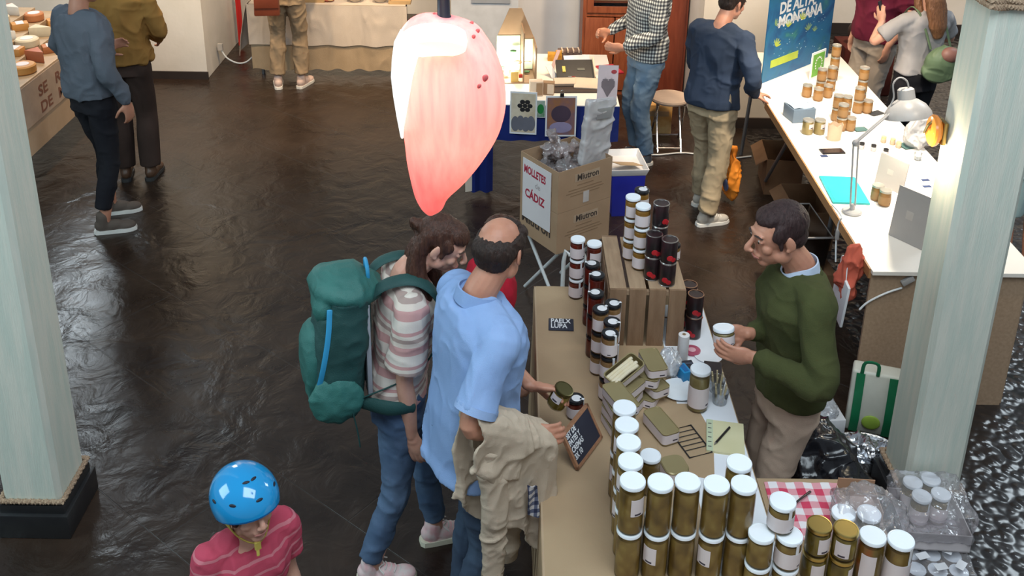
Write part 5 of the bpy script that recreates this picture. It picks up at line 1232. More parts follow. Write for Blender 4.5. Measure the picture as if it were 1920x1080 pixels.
# ================================================================ the white stall on the right
SZ = .85
def counter():
    t = thing('stall_table', 'long white-topped stall table under the bright lamp on the right', 'table', (2.335, 6.4, 0))
    wt = mat('white_laminate', (.78, .74, .68), .45, (.74, .70, .64), 3)
    Geo().box((0, 0, SZ - .011), (.87, 3.56, .022)).build('table_top', wt, t)
    oak = mat('honey_edge_wood', (.42, .21, .085), .55, (.35, .17, .065), 6, stretch=(8, 1, 8))
    Geo().box((-.437, -.55, SZ - .030), (.014, 2.40, .058)).build('edge_board', oak, t)
    Geo().box((-.437, 1.22, SZ - .02), (.012, 1.10, .036)).build('edge_trim', mat('grey_brown_trim', (.20, .16, .14), .5), t)
    Geo().box((-.02, -1.745, (SZ - .024) / 2), (.82, .016, SZ - .024)).build('front_panel', mat('chipboard', (.40, .275, .18), .8, (.34, .23, .145), 60, .1, 90, detail=6), t)
    Geo().box((.40, -1.2, (SZ - .024) / 2), (.016, 1.07, SZ - .024)).build('side_panel', MATS['chipboard'], t)
    gm = mat('grey_painted_steel', (.16, .16, .17), .4, metal=.5)
    for y in (-.75, 1.55):
        for x in (-.36, .36): Geo().tube([(x, y, 0), (x * .86, y, SZ - .03)], .016, caps='flat').build('leg', gm, t)
        Geo().tube([(-.33, y, SZ - .06), (.33, y, SZ - .06)], .014, caps='flat').build('crossbar', gm, t)
    Geo().tube([(-.345, .75, .14), (-.34, .2, SZ - .05)], .013, caps='flat').build('brace', gm, t)
counter()
def on(px, py, dz=0): return at(px, py, z=SZ + dz) 

# roll-up style banner board standing on the far end
def banner():
    a = on(1427, 157); b_ = on(1551, 107); d = b_ - a; d.z = 0; w = d.length; d.normalize(); h = 1.02
    t = thing('banner', 'tall blue printed banner reading DE ALTA MONTAÑA on the white stall', 'banner', a + V(0, 0, .002))
    up = V(0, 0, 1); n = d.cross(up)
    M = Matrix((d, up, n)).transposed().to_4x4()
    bm_ = bpy.data.materials.new('blue_leafy_print'); bm_.use_nodes = True; N, L, b = nodes_of(bm_); b.inputs['Roughness'].default_value = .5
    tc = N.new('ShaderNodeTexCoord'); nz = N.new('ShaderNodeTexNoise'); nz.inputs['Scale'].default_value = 3.2; nz.inputs['Detail'].default_value = 4; nz.inputs['Distortion'].default_value = 1.6; L.new(tc.outputs['Object'], nz.inputs[0])
    r = N.new('ShaderNodeValToRGB'); e = r.color_ramp.elements; e.new(.5); e.new(.62); e[0].position = .34; e[0].color = (.010, .085, .22, 1); e[1].position = .48; e[1].color = (.014, .14, .30, 1); e[2].position = .60; e[2].color = (.015, .13, .24, 1); e[3].position = .72; e[3].color = (.05, .24, .20, 1)
    L.new(nz.outputs['Fac'], r.inputs[0]); L.new(r.outputs[0], b.inputs['Base Color'])
    g = Geo().box((w / 2, h / 2, 0), (w, h, .008)).xf(M); g.build('board', bm_, t)
    wm = mat('banner_white', (.80, .82, .82), .6); yg = mat('banner_lime', (.46, .56, .06), .6); lg = mat('leaf_pale_green', (.22, .36, .16), .6); pinkm = mat('leaf_pink', (.50, .18, .14), .6)
    lettering('title', 'CREMAS\nDE ALTA\nMONTAÑA', .128, wm, t, M @ Matrix.Translation((w * .15, .645, .0045)), .0006, .004, space=.86, xs=.98)
    lettering('subtitle', '100% ECOLÓGICA DESDE 1994', .037, wm, t, M @ Matrix.Translation((w * .13, .44, .0045)), .0006, .0012, xs=1.02)
    g = Geo().box((w * .30, .135, .005), (w * .40, .062, .003)).xf(M); bt = g.build('lime_strip', yg, t)
    g = Geo()
    def leaf(x, y, s, a, mm, k):
        gg = Geo()
        for q in range(5):
            an = math.radians(a + (q - 2) * 26); gg.ell(V(math.cos(an) * s * .55, math.sin(an) * s * .55, 0), (s * .5, s * .10, .0012), Matrix.Rotation(an, 3, 'Z'), 10, 6)
        gg.xf(Matrix.Translation((x, y, .0045))).xf(M); return gg.build('leaf', mm, t)
    for k, (x, y, s, a) in enumerate(((.15, .27, .07, 60), (.30, .40, .06, 80), (.50, .42, .07, 70), (.62, .31, .065, 95), (.90, .58, .06, 120), (.10, .46, .05, 30), (.86, .78, .07, 60), (.72, .28, .05, 80))): leaf(x * w, y, s, a, yg if k in (0, 1, 2) else lg, k)
    leaf(.78 * w, .86, .11, 70, pinkm, 9)
    g = Geo()
    rnd = random.Random(4)
    for k in range(40): g.ell(V(rnd.uniform(.08, .92) * w, rnd.uniform(.08, .42), .0045), (.006, .0045, .001), None, 8, 4)
    o = g.xf(M).build('printed_drops', mat('drop_pale_blue', (.30, .48, .58), .6), t); o['kind'] = 'stuff'
    u = thing('sign', 'small green leaf-logo card leaning before the banner', 'sign', on(1530, 145) + V(0, 0, .002), math.atan2(d.y, d.x))
    Geo().box((0, 0, .11), (.20, .008, .22)).build('card', wm, u); Geo().box((0, -.005, .11), (.165, .003, .185)).build('green_field', mat('organic_green', (.16, .42, .06), .6), u)
    gg = Geo()
    for k in range(12):
        a_ = math.radians(-60 + k * 25); gg.ell(V(.05 * math.cos(a_) * (1 - k * .01), -.0075, .115 + .055 * math.sin(a_)), (.008, .001, .008), None, 8, 5)
    gg.build('star_leaf', wm, u)
banner()

BJ = jar('x', (0, 0, 0), .036, .098, mat('pale_metal_lid', (.62, .58, .50), .3, metal=.7), food('amber_cream', (.34, .17, .05), (.26, .12, .03), (.17, .075, .02), 26), 'wrap', 'cream_jar', fine=False)
for n_ in (BJ,):
    for c in n_.children:
        if c.name.startswith('label'):
            c.data.materials.clear(); c.data.materials.append(mat('amber_label', (.36, .20, .08), .6))
# px of the bottom centre, how many high, label
cj = [((1512, 181), 1, 'front left'), ((1533, 188), 1, 'front middle'), ((1551, 182), 1, 'front right'), ((1537, 174), 2, 'tall middle'), ((1556, 170), 2, 'right middle'), ((1561, 150), 3, 'tallest rear')]
for px, k_, w_ in cj:
    q = on(*px)
    for k in range(k_): place(BJ, ('amber cream jar, %s, %s jar of the heap below the banner' % (w_, lev[k] if k_ == 3 else ('lower', 'upper')[k])) if k_ > 1 else 'amber cream jar, single %s jar of the heap below the banner' % w_, (q.x, q.y, SZ + .0008 + .0985 * k), 15 * k, 'amber cream jars on the white stall')
cj = [((1607, 211), 2, 'front left'), ((1625, 211), 1, 'front right'), ((1612, 196), 3, 'back'), ((1576, 244), 2, 'near left'), ((1593, 244), 1, 'near right'), ((1583, 228), 2, 'middle'), ((1567, 226), 2, 'outer left')]
for px, k_, w_ in cj:
    q = on(*px)
    for k in range(k_): place(BJ, ('amber cream jar, %s stack, %s jar of the heap behind the desk lamp' % (w_, lev[k] if k_ == 3 else ('lower', 'upper')[k])) if k_ > 1 else 'amber cream jar, single %s jar of the heap behind the desk lamp' % w_, (q.x, q.y, SZ + .0008 + .0985 * k), 15 * k, 'amber cream jars on the white stall')
for k, px in enumerate(((1643, 374), (1657, 384))):
    q = on(*px); place(BJ, '%s amber cream jar beside the standing grey card' % ('left', 'right')[k], (q.x, q.y, SZ + .0008), 0, 'amber cream jars on the white stall')
SA = jar('x', (0, 0, 0), .039, .105, MATS['pale_metal_lid'], PALE, 'patch', 'cream_jar', fine=False)
for k, px in enumerate(((1513, 250), (1535, 250))):
    q = on(*px); place(SA, '%s of two pale cream jars before the grey box' % ('left', 'right')[k], (q.x, q.y, SZ + .0008), 20, 'pale cream jars')
bx = thing('box', 'grey-blue box with loose sheets on top on the white stall', 'box', on(1497, 222) + V(0, 0, .001), math.radians(12)); Geo().box((0, 0, .05), (.17, .16, .10)).build('carton', mat('grey_blue_card', (.16, .22, .29), .6), bx, bevel=.004)
Geo().sheet([[V(-.08 + .04 * i, -.07 + .035 * j, .104 + .006 * math.sin(i * 2 + j)) for j in range(5)] for i in range(5)], .002).build('sheets', mat('pale_blue_paper', (.36, .47, .56), .7), bx)
cup = thing('paper_bag', 'cream paper bag standing on the white stall among the jars', 'bag', on(1563, 262) + V(0, 0, .001)); Geo().rings([[V(w * c, w * s * .7, z + (.008 * math.sin(5 * a) if z > .1 else 0)) for a, c, s in [(2 * PI * k / 20, math.cos(2 * PI * k / 20), math.sin(2 * PI * k / 20)) for k in range(20)]] for z, w in ((0, .045), (.06, .048), (.115, .052), (.115, .049), (.01, .043))], cap1=True).build('paper', mat('cream_kraft', (.68, .50, .34), .8), cup)
def flat_thing(name, label, cat, px, sz, m, rz=0, extra=None):
    t = thing(name, label, cat, on(*px) + V(0, 0, .001), math.radians(rz)); Geo().box((0, 0, sz[2] / 2), sz).build('sheet' if sz[2] < .004 else 'body', m, t, bevel=.002 if sz[2] > .006 else 0)
    if extra: Geo().box((0, 0, sz[2] + .0004), (sz[0] * .85, sz[1] * .9, .0008)).build(extra[0], extra[1], t)
    return t
dgc = mat('dark_green_card', (.03, .07, .06), .6)
flat_thing('phone', 'dark phone lying alone in the middle of the white stall', 'phone', (1560, 285), (.155, .075, .009), MATS['black_plastic'], 5, ('screen', MATS['dark_glass']))
flat_thing('card', 'small dark blue card just below the phone on the white stall', 'card', (1545, 293), (.045, .03, .003), mat('dark_blue_card', (.03, .05, .13), .6), 5)
flat_thing('card', 'dark card right of the amber jars on the white stall', 'card', (1642, 213), (.12, .07, .003), mat('charcoal_card', (.04, .04, .04), .6), 30)
flat_thing('card', 'dark green printed card below the amber jars', 'card', (1613, 243), (.10, .075, .003), dgc, 12, ('print', mat('teal_print', (.09, .18, .17), .6)))
flat_thing('card', 'dark green card beside the clear plastic bag', 'card', (1700, 274), (.10, .10, .003), dgc, 20, ('print', MATS['teal_print']))
flat_thing('folder', 'turquoise folder lying at the edge of the white stall', 'folder', (1582, 358), (.22, .36, .012), mat('turquoise_plastic', (.02, .34, .34), .4, (.025, .38, .38)), -3, ('cover', MATS['turquoise_plastic']))
for k, px in enumerate(((1735, 338), (1738, 350))): flat_thing('card', '%s dark blue label by the mint pillar on the white stall' % ('upper', 'lower')[k], 'card', px, (.05, .025, .002), MATS['dark_blue_card'], 10)
for k, (px, dark) in enumerate((((1615, 279), 1), ((1637, 283), 1), ((1660, 291), 1), ((1656, 267), 0), ((1673, 271), 0), ((1684, 277), 0))):
    t = thing('small_jar', '%s small %s sample jar left of the clear plastic bag' % (('left', 'middle', 'right', 'left', 'middle', 'right')[k], ('pale-topped', 'black-topped')[dark]), 'jar', on(*px) + V(0, 0, .0008), 0, 'sample jars on the white stall')
    Geo().lathe([(.016, 0), (.018, .004), (.018, .026), (.015, .03)], seg=14).build('glass', LABEL if dark else MATS['cream_kraft'], t); Geo().lathe([(.017, .03), (.017, .044), (.0, .045)], seg=14).build('lid', (mat('pale_yellow_lid', (.62, .56, .30), .4), LIDK)[dark], t)
# standing grey cards
def stand_card(label, q0, q1, h, lean_):
    a = on(*q0); b_ = on(*q1); d = b_ - a; d.z = 0; w = d.length; d.normalize(); t = thing('display_board', label, 'sign', a + V(0, 0, .001))
    up = (V(0, 0, 1) + d.cross(V(0, 0, 1)) * -lean_).normalized(); M = Matrix((d, up, d.cross(up))).transposed().to_4x4()
    Geo().box((w / 2, h / 2, 0), (w, h, .006)).xf(M).build('panel', mat('grey_foam_board', (.33, .31, .295), .7, (.31, .29, .275)), t)
    Geo().box((w / 2, .008, -.03), (w * .3, .010, .06)).xf(M).build('foot', MATS['grey_foam_board'], t)
    Geo().box((w * .45, h * .52, .0035), (w * .2, h * .16, .001)).xf(M).build('faint_print', mat('faint_grey_print', (.42, .38, .35), .8), t)
stand_card('tall grey card standing on the white stall behind the amber jar pair', (1640, 342), (1691, 366), .20, .12)
stand_card('larger grey card standing nearest the mint pillar on the white stall', (1666, 440), (1730, 470), .30, .12)
g = Geo().ell((0, 0, .09), (.09, .07, .095)); g.ell((.03, 0, .17), (.05, .04, .07)); fo = remesh('plastic_bag', g, clear('milky_film', (.93, .91, .90), .1, .2, .5, 25, milk=.5), None, .008, 2, dict(amp=.025, freq=(14, 14, 14), seed=6)); fo.location = on(1716, 275) + V(0, 0, .006); tag(fo, 'crumpled milky plastic bag on the white stall beside the pillar', 'bag')
ct = thing('glass', 'small cup of white salt in front of the milky plastic bag', 'cup', on(1720, 300) + V(0, 0, .001)); Geo().lathe([(.02, 0), (.026, .05), (.024, .05), (.018, .004)], seg=16).build('cup', clear('clear_plastic', (.93, .95, .97), .12, .08), ct); Geo().lathe([(.017, .005), (.021, .03), (0, .033)], seg=14).build('salt', MATS['banner_white'], ct)

# articulated desk lamp
def desk_lamp():
    m = mat('white_enamel', (.40, .39, .385), .35); base = on(1597, 398)
    t = thing('desk_lamp', 'white articulated desk lamp arching over the stall table', 'lamp', base + V(0, 0, .001)); o = t.location
    Geo().lathe([(.055, 0), (.058, .006), (.05, .014), (.015, .02), (.012, .05)], seg=24).build('base', m, t)
    e = at(1605, 268, y=base.y + .02) - o; hd = at(1694, 192, y=base.y + .12) - o
    for s in (-.014, .014):
        Geo().tube([V(s, 0, .04), e + V(s, 0, 0)], .0055, caps='flat').build('lower_arm', m, t); Geo().tube([e + V(s * .3, s, .006), hd + V(s * .3, s, .01)], .0055, caps='flat').build('upper_arm', m, t)
    Geo().ell(e, (.022, .018, .022)).build('elbow', m, t)
    ax = V(.15, -.25, -1).normalized(); x = ax.orthogonal(); y = ax.cross(x); R = Matrix((x, y, -ax)).transposed()
    Geo().lathe([(.098, -.085), (.094, -.055), (.075, -.015), (.045, .015), (.036, .02), (.034, .075), (.026, .085), (0, .086), ], hd + V(.02, 0, .0), 28, R, cap0=False).build('shade', m, t)
    Geo().lathe([(.096, -.085), (.09, -.055), (.07, -.018), (.0, .0)], hd + V(.02, 0, .0), 28, R, cap0=False).build('shade_lining', mat('white_lining', (.8, .78, .74), .5), t)
    bb = Geo().ell(hd + V(.02, 0, 0) + ax * .045, (.028, .028, .032)).build('bulb', glow('warm_bulb', (1, .86, .62), 6), t)
    Geo().tube([hd + V(.02, 0, .075), hd + V(.0, 0, .13), hd + V(-.045, 0, .15), hd + V(-.075, .0, .11), hd + V(-.06, 0, .03), hd + V(-.08, -.01, -.03)], .005).build('cable', m, t)
    lamp('desk_lamp_light', 'SPOT', o + hd + V(.02, 0, 0) + ax * .10, 26, (1, .88, .68), o + hd + ax * .6, .03, spot=150, blend=.5)
desk_lamp()

# things hanging under and beside the stall
ch = Geo().tube([V(0, 0, 0), V(.01, .0, -.10), V(-.02, .0, -.2), V(.01, 0, -.30)], [.045, .062, .058, .05], flat=(1, .6)); rg = remesh('cloth_rag', ch, cloth('coral_cotton', (.62, .14, .09), (.52, .11, .07)), None, .007, 2, dict(amp=.018, freq=(14, 14, 8), seed=3)); rg.location = at(1583, 462, y=4.75); rg.location.x = 1.835; tag(rg, 'coral red rag hanging from the stall edge behind the seller', 'rag')
pb = thing('paper_bag', 'white paper bag hanging under the coral rag', 'bag', at(1575, 555, x=1.80)); Geo().box((0, 0, 0), (.015, .20, .27), turn(8)).build('bag', sheetm, pb, bevel=.004); Geo().tube([(0, -.05, .13), (0, -.03, .22), (0, .05, .22), (0, .06, .13)], .004).build('handle', sheetm, pb)
cd = thing('power_strip', 'white cable with an inline switch on the chipboard panel', 'cable', (2.30, 4.64, 0)); pts = [at(x, y, y=4.638) for x, y in ((1612, 580), (1628, 566), (1660, 550), (1690, 540))]
Geo().tube([p_ - cd.location for p_ in pts], .0055).build('cable', MATS['white_cord'], cd); g = Geo().box((0, 0, 0), (.07, .024, .032), turn(0, -35, 0)); g.xf(Matrix.Translation(at(1702, 526, y=4.636) - cd.location)); g.build('switch', MATS['white_enamel'], cd, bevel=.006)
cx = thing('power_cable', 'thin white cable with a connector dropping from the stall edge', 'cable', (1.885, 5.3, 0)); Geo().tube([V(1.90, 5.36, .86) - cx.location] + [at(x, y, x=1.886) - cx.location for x, y in ((1578, 405), (1572, 420), (1568, 450), (1567, 490))], .005).build('cable', MATS['white_cord'], cx); Geo().box(at(1570, 440, x=1.886) - cx.location, (.02, .02, .06)).build('connector', MATS['white_enamel'], cx, bevel=.004)
def carton(label, loc, sz, rz, m=None, open_=True, fl=1):
    t = thing('cardboard_box', label, 'box', loc, math.radians(rz)); m = m or mat('dark_brown_card', (.22, .115, .055), .85, (.18, .09, .04)); x, y, z = sz  # default card is a darker brown than the packing boxes
    for s in (-1, 1):
        Geo().box((s * (x / 2 - .002), 0, z / 2), (.004, y, z)).build('side', m, t); Geo().box((0, s * (y / 2 - .002), z / 2), (x - .008, .004, z)).build('side', m, t)
        if open_ and fl:
            g = Geo().box((.05, 0, 0), (.10, y * .96, .004)).xf(Matrix.Translation((s * x / 2, 0, z)) @ Matrix.Rotation(math.radians(0 if s > 0 else 180), 4, 'Z') @ Matrix.Rotation(math.radians(35), 4, 'Y')); g.build('flap', m, t)
    Geo().box((0, 0, .003), (x - .008, y - .008, .006)).build('base', m, t)
    if not open_: Geo().box((0, 0, z - .002), (x - .008, y - .008, .004)).build('lid', m, t)
    return t
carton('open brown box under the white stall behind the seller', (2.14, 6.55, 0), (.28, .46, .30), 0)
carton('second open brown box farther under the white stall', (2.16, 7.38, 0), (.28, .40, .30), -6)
ob = thing('tote_bag', 'bright orange bag slumped against the boxes under the white stall', 'bag', (1.70, 7.08, 0), .2); g = Geo().ell((0, 0, .2), (.05, .12, .20)); g.ell((.02, .05, .36), (.035, .06, .07)); remesh('fabric', g, cloth('orange_nylon', (.62, .20, .02), (.5, .15, .015), .6), ob, .01, 3, dict(amp=.02, freq=(9, 9, 6), seed=3)); Geo().ell((-.055, -.04, .16), (.01, .05, .05)).build('blue_patch', MATS['dark_blue_card'], ob)
tb = thing('storage_bin', 'clear plastic storage bin under the edge of the white stall', 'bin', (1.86, 5.72, .30), math.radians(3))
def bin_(w, d, h, k=.85): return [[V(x * w / 2 * q, y * d / 2 * q, z) for x, y in ((-1, -1), (1, -1), (1, 1), (-1, 1))] for z, q in ((0, k), (h, 1), (h, .97), (.006, k * .97))]
Geo().rings(bin_(.22, .44, .26)).build('tub', clear('smoky_plastic', (.62, .58, .56), .10, .12), tb, smooth=0); Geo().rings([[V(x * .11 * q, y * .22 * q, z) for x, y in ((-1, -1), (1, -1), (1, 1), (-1, 1))] for z, q in ((.255, 1.0), (.255, 1.05), (.263, 1.05), (.263, 1.0))], closed=True).build('rim', mat('grey_rim', (.3, .28, .27), .4), tb, smooth=0)
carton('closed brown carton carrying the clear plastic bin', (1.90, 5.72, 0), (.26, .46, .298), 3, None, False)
# bags on the floor behind the seller
gb = thing('shopping_bag', 'green and white shopping bag leaning on the chipboard panel', 'bag', (1.93, 4.44, 0), math.radians(-16)); gb.scale = (.78, .78, .86)
grn = mat('leaf_green_plastic', (.012, .20, .08), .45, (.01, .16, .065)); whp = mat('white_plastic', (.66, .66, .58), .45, (.60, .60, .52))
Geo().rings([[V(-.16, -.06 - .03 * k, z), V(.16, -.07 - .03 * k, z), V(.17, .06, z), V(-.15, .07, z)] for k, z in ((0, 0), (1, .12), (.6, .3), (0, .44))]).build('body', whp, gb, bevel=.02, smooth=60)
for s in (-1, 1): Geo().sheet([[V(s * .105 + .055 * (i - .5), -.068 - .032 * k - .004, z) for k, z in ((0, .01), (1, .12), (.6, .3), (.05, .43))] for i in (0, 1)], .006).build('green_stripe', grn, gb)
Geo().ell((.0, -.10, .11), (.06, .012, .05)).build('lime_print', mat('lime_print', (.30, .45, .06), .5), gb)
Geo().tube([(-.10, -.07, .43), (-.09, -.09, .52), (-.01, -.09, .52), (.0, -.07, .43)], .012, flat=(1, .4)).build('handle', grn, gb)
ft = thing('foil_tray', 'crumpled silver foil tray on the floor before the green and white bag', 'tray', (1.80, 4.16, 0)); g = Geo().rings([[V(.16 * q * c, .11 * q * s, z) for c, s in [(math.cos(2 * PI * k / 28) , math.sin(2 * PI * k / 28)) for k in range(28)]] for z, q in ((.001, .8), (.10, 1), (.105, 1.07), (.095, .98), (.012, .78))]); me_ = g.build('tray', mat('foil', (.72, .74, .78), .25, metal=1, bump=.8, bscale=25), ft); g = Geo().ell((0, 0, .08), (.13, .085, .05)); remesh('foil_cover', g, MATS['foil'], ft, .009, 1, dict(amp=.03, freq=(22, 22, 22), seed=2))
wb = thing('box', 'small white box with clear film on the floor behind the seller', 'box', (1.66, 4.40, 0), .1); Geo().box((0, 0, .07), (.19, .17, .14)).build('carton', mat('white_card_b', (.66, .66, .68), .6), wb, bevel=.004); g = Geo().ell((0, 0, .17), (.085, .075, .035)); remesh('film', g, fm, wb, .008, 1, dict(amp=.02, freq=(20, 20, 20), seed=3))
mg = thing('cloth_bag', 'magenta cloth bag half hidden behind the seller', 'bag', (1.66, 4.90, 0)); g = Geo().ell((0, 0, .28), (.12, .11, .28)); remesh('fabric', g, cloth('magenta_cotton', (.38, .025, .10), (.32, .02, .08)), mg, .01, 3, dict(amp=.015, freq=(9, 9, 9), seed=3)); Geo().tube([(-.05, 0, .5), (-.03, 0, .62), (.04, 0, .62), (.05, 0, .5)], .012).build('handle', MATS['magenta_cotton'], mg)
bb = thing('rubbish_bag', 'glossy black bag slumped on the floor between seller and pillar', 'bag', (1.47, 3.83, 0)); bb.scale = (1.0, 1.0, 1.2); g = Geo().ell((.02, .10, .16), (.17, .24, .19)); g.ell((.08, -.14, .13), (.15, .20, .15)); g.ell((-.02, .22, .32), (.07, .08, .16)); g.ell((-.02, -.25, .10), (.10, .12, .1))
remesh('sack', g, mat('black_polythene', (.008, .008, .011), .22, (.012, .012, .016), 6, .3, 14), bb, .009, 3, dict(amp=.032, freq=(7, 7, 5), seed=12)); Geo().tube([(.0, .22, .44), (.02, .23, .50), (.05, .21, .53)], [.02, .03, .012]).build('knot', MATS['black_polythene'], bb)

# tray of jars and wrapped pack at the foot of the right pillar
wp = thing('wrapped_pack', 'film-wrapped pack of jars on the floor under the white tray', 'pack', (1.875, 3.50, 0), math.radians(-3)); Geo().box((0, 0, .004), (.29, .36, .008)).build('base', mat('grey_card', (.36, .32, .31), .8), wp)
for i in range(3):
    for j in range(4):
        g = Geo().lathe([(.038, .01), (.0405, .015), (.0405, .10), (.036, .108), (.041, .11), (.041, .123), (.0, .124)], (-.09 + .09 * i, -.132 + .088 * j, 0), 14)
        o = g.build('jar', mat('hazy_jar', (.34, .28, .25), .5, (.28, .22, .19), 30), wp); Geo().lathe([(.041, .1245), (.041, .1260), (0, .1265)], (-.09 + .09 * i, -.132 + .088 * j, 0), 14).build('lid', LIDW, o)
g = Geo().box((0, 0, .085), (.295, .365, .15)); remesh('film', g, clear('thin_film', (.95, .94, .96), .05, .15, .5, 25, milk=.10), wp, .010, 3, dict(amp=.008, freq=(16, 16, 16), seed=8))
for k, (x, y, a_) in enumerate(((-.06, -.10, 20), (.05, -.06, -30), (.09, -.14, 50), (-.10, .02, 0), (.0, -.155, 15))):
    Geo().box((x, y, .1695), (.055, .035, .0012), turn(0, 0, a_)).build('paper_label', SEAL, wp)
tr = thing('tray', 'shallow white card tray holding four white-lidded jars by the pillar', 'tray', (1.880, 3.56, .176), math.radians(-4)); cw = mat('white_tray_card', (.58, .53, .53), .7)
Geo().box((0, 0, .003), (.29, .27, .006)).build('base', cw, tr)
for s in (-1, 1): Geo().box((s * .1435, 0, .045), (.004, .27, .09)).build('side', cw, tr); Geo().box((0, s * .133, .045), (.283, .004, .09)).build('side', cw, tr)
TJ4 = jar('x', (0, 0, 0), .0435, .15, LIDW, ARTI, 'wrap_seal', 'pickle_jar')
for k, (px, py) in enumerate(((1712, 902), (1746, 896), (1729, 928), (1765, 924))):
    q = at(px, py, z=.335); place(TJ4, '%s white-lidded jar in the white card tray by the pillar' % ('back left', 'back right', 'front left', 'front right')[k], (q.x, q.y, .183), 12, 'jars in the white card tray')
g = Geo().box((0, 0, .12), (.30, .28, .15)); fo = remesh('film_wrap', g, clear('thin_film', (.95, .94, .96), .05, .15, .5, 25, milk=.10), tr, .010, 3, dict(amp=.008, freq=(16, 16, 16), seed=18))

# stool by the checked-shirt man
st = thing('stool', 'round beige folding stool with chrome legs beside the checked-shirt man', 'stool', (1.36, 8.12, 0)); Geo().lathe([(.15, .425), (.165, .43), (.17, .445), (.165, .46), (.15, .466), (0, .467)], seg=32).build('seat', mat('beige_vinyl', (.50, .38, .30), .5), st)
cm = mat('chrome', (.55, .55, .57), .18, metal=1)
for s in (-1, 1):
    Geo().tube([(s * .10, -.17, .005), (s * .10, .0, .22), (s * .09, .11, .425)], .010, sub=2, caps='flat').build('leg', cm, st); Geo().tube([(s * .125, .17, .005), (s * .125, 0, .22), (s * .11, -.11, .425)], .010, sub=2, caps='flat').build('leg', cm, st)
Geo().tube([(-.10, -.15, .04), (.10, -.15, .04)], .008, caps='flat').build('crossbar', cm, st); Geo().tube([(-.125, .15, .04), (.125, .15, .04)], .008, caps='flat').build('crossbar', cm, st)
yb = thing('cardboard_box', 'orange-yellow printed carton on the floor behind the folding stool', 'box', (1.30, 8.44, 0), .0); Geo().box((0, 0, .14), (.26, .16, .28)).build('carton', mat('amber_print', (.50, .25, .06), .6, (.60, .40, .18), 9), yb, bevel=.004); Geo().box((0, -.081, .2), (.2, .003, .05)).build('label', kraft, yb)
cb_ = Geo().tube([V(1.0, 8.05, .008), V(1.2, 7.9, .008), V(1.5, 7.95, .008), V(1.8, 7.85, .008), V(2.05, 7.9, .008)], .007); o = cb_.build('cable', MATS['white_cord']); tag(o, 'pale cable running over the floor past the folding stool', 'cable')
db = thing('bag', 'dark brown bag on a covered box beyond the banner', 'bag', (3.46, 9.55, .5)); g = Geo().ell((0, 0, .13), (.16, .10, .13)); remesh('body', g, mat('dark_brown_leather', (.035, .015, .012), .5), db, .01, 3); Geo().tube([(-.08, 0, .24), (-.05, 0, .33), (.05, 0, .33), (.08, 0, .24)], .01).build('handle', MATS['dark_brown_leather'], db)
bxx = thing('box', 'maroon covered box under the dark brown bag', 'box', (3.50, 9.6, 0)); Geo().box((0, 0, .25), (.5, .4, .498)).build('cover', cloth('maroon_cover', (.07, .015, .012)), bxx, bevel=.02); Geo().ell((0, .12, .5), (.1, .06, .03)).build('yellow_cloth', cloth('mustard_cotton', (.5, .28, .03)), bxx)

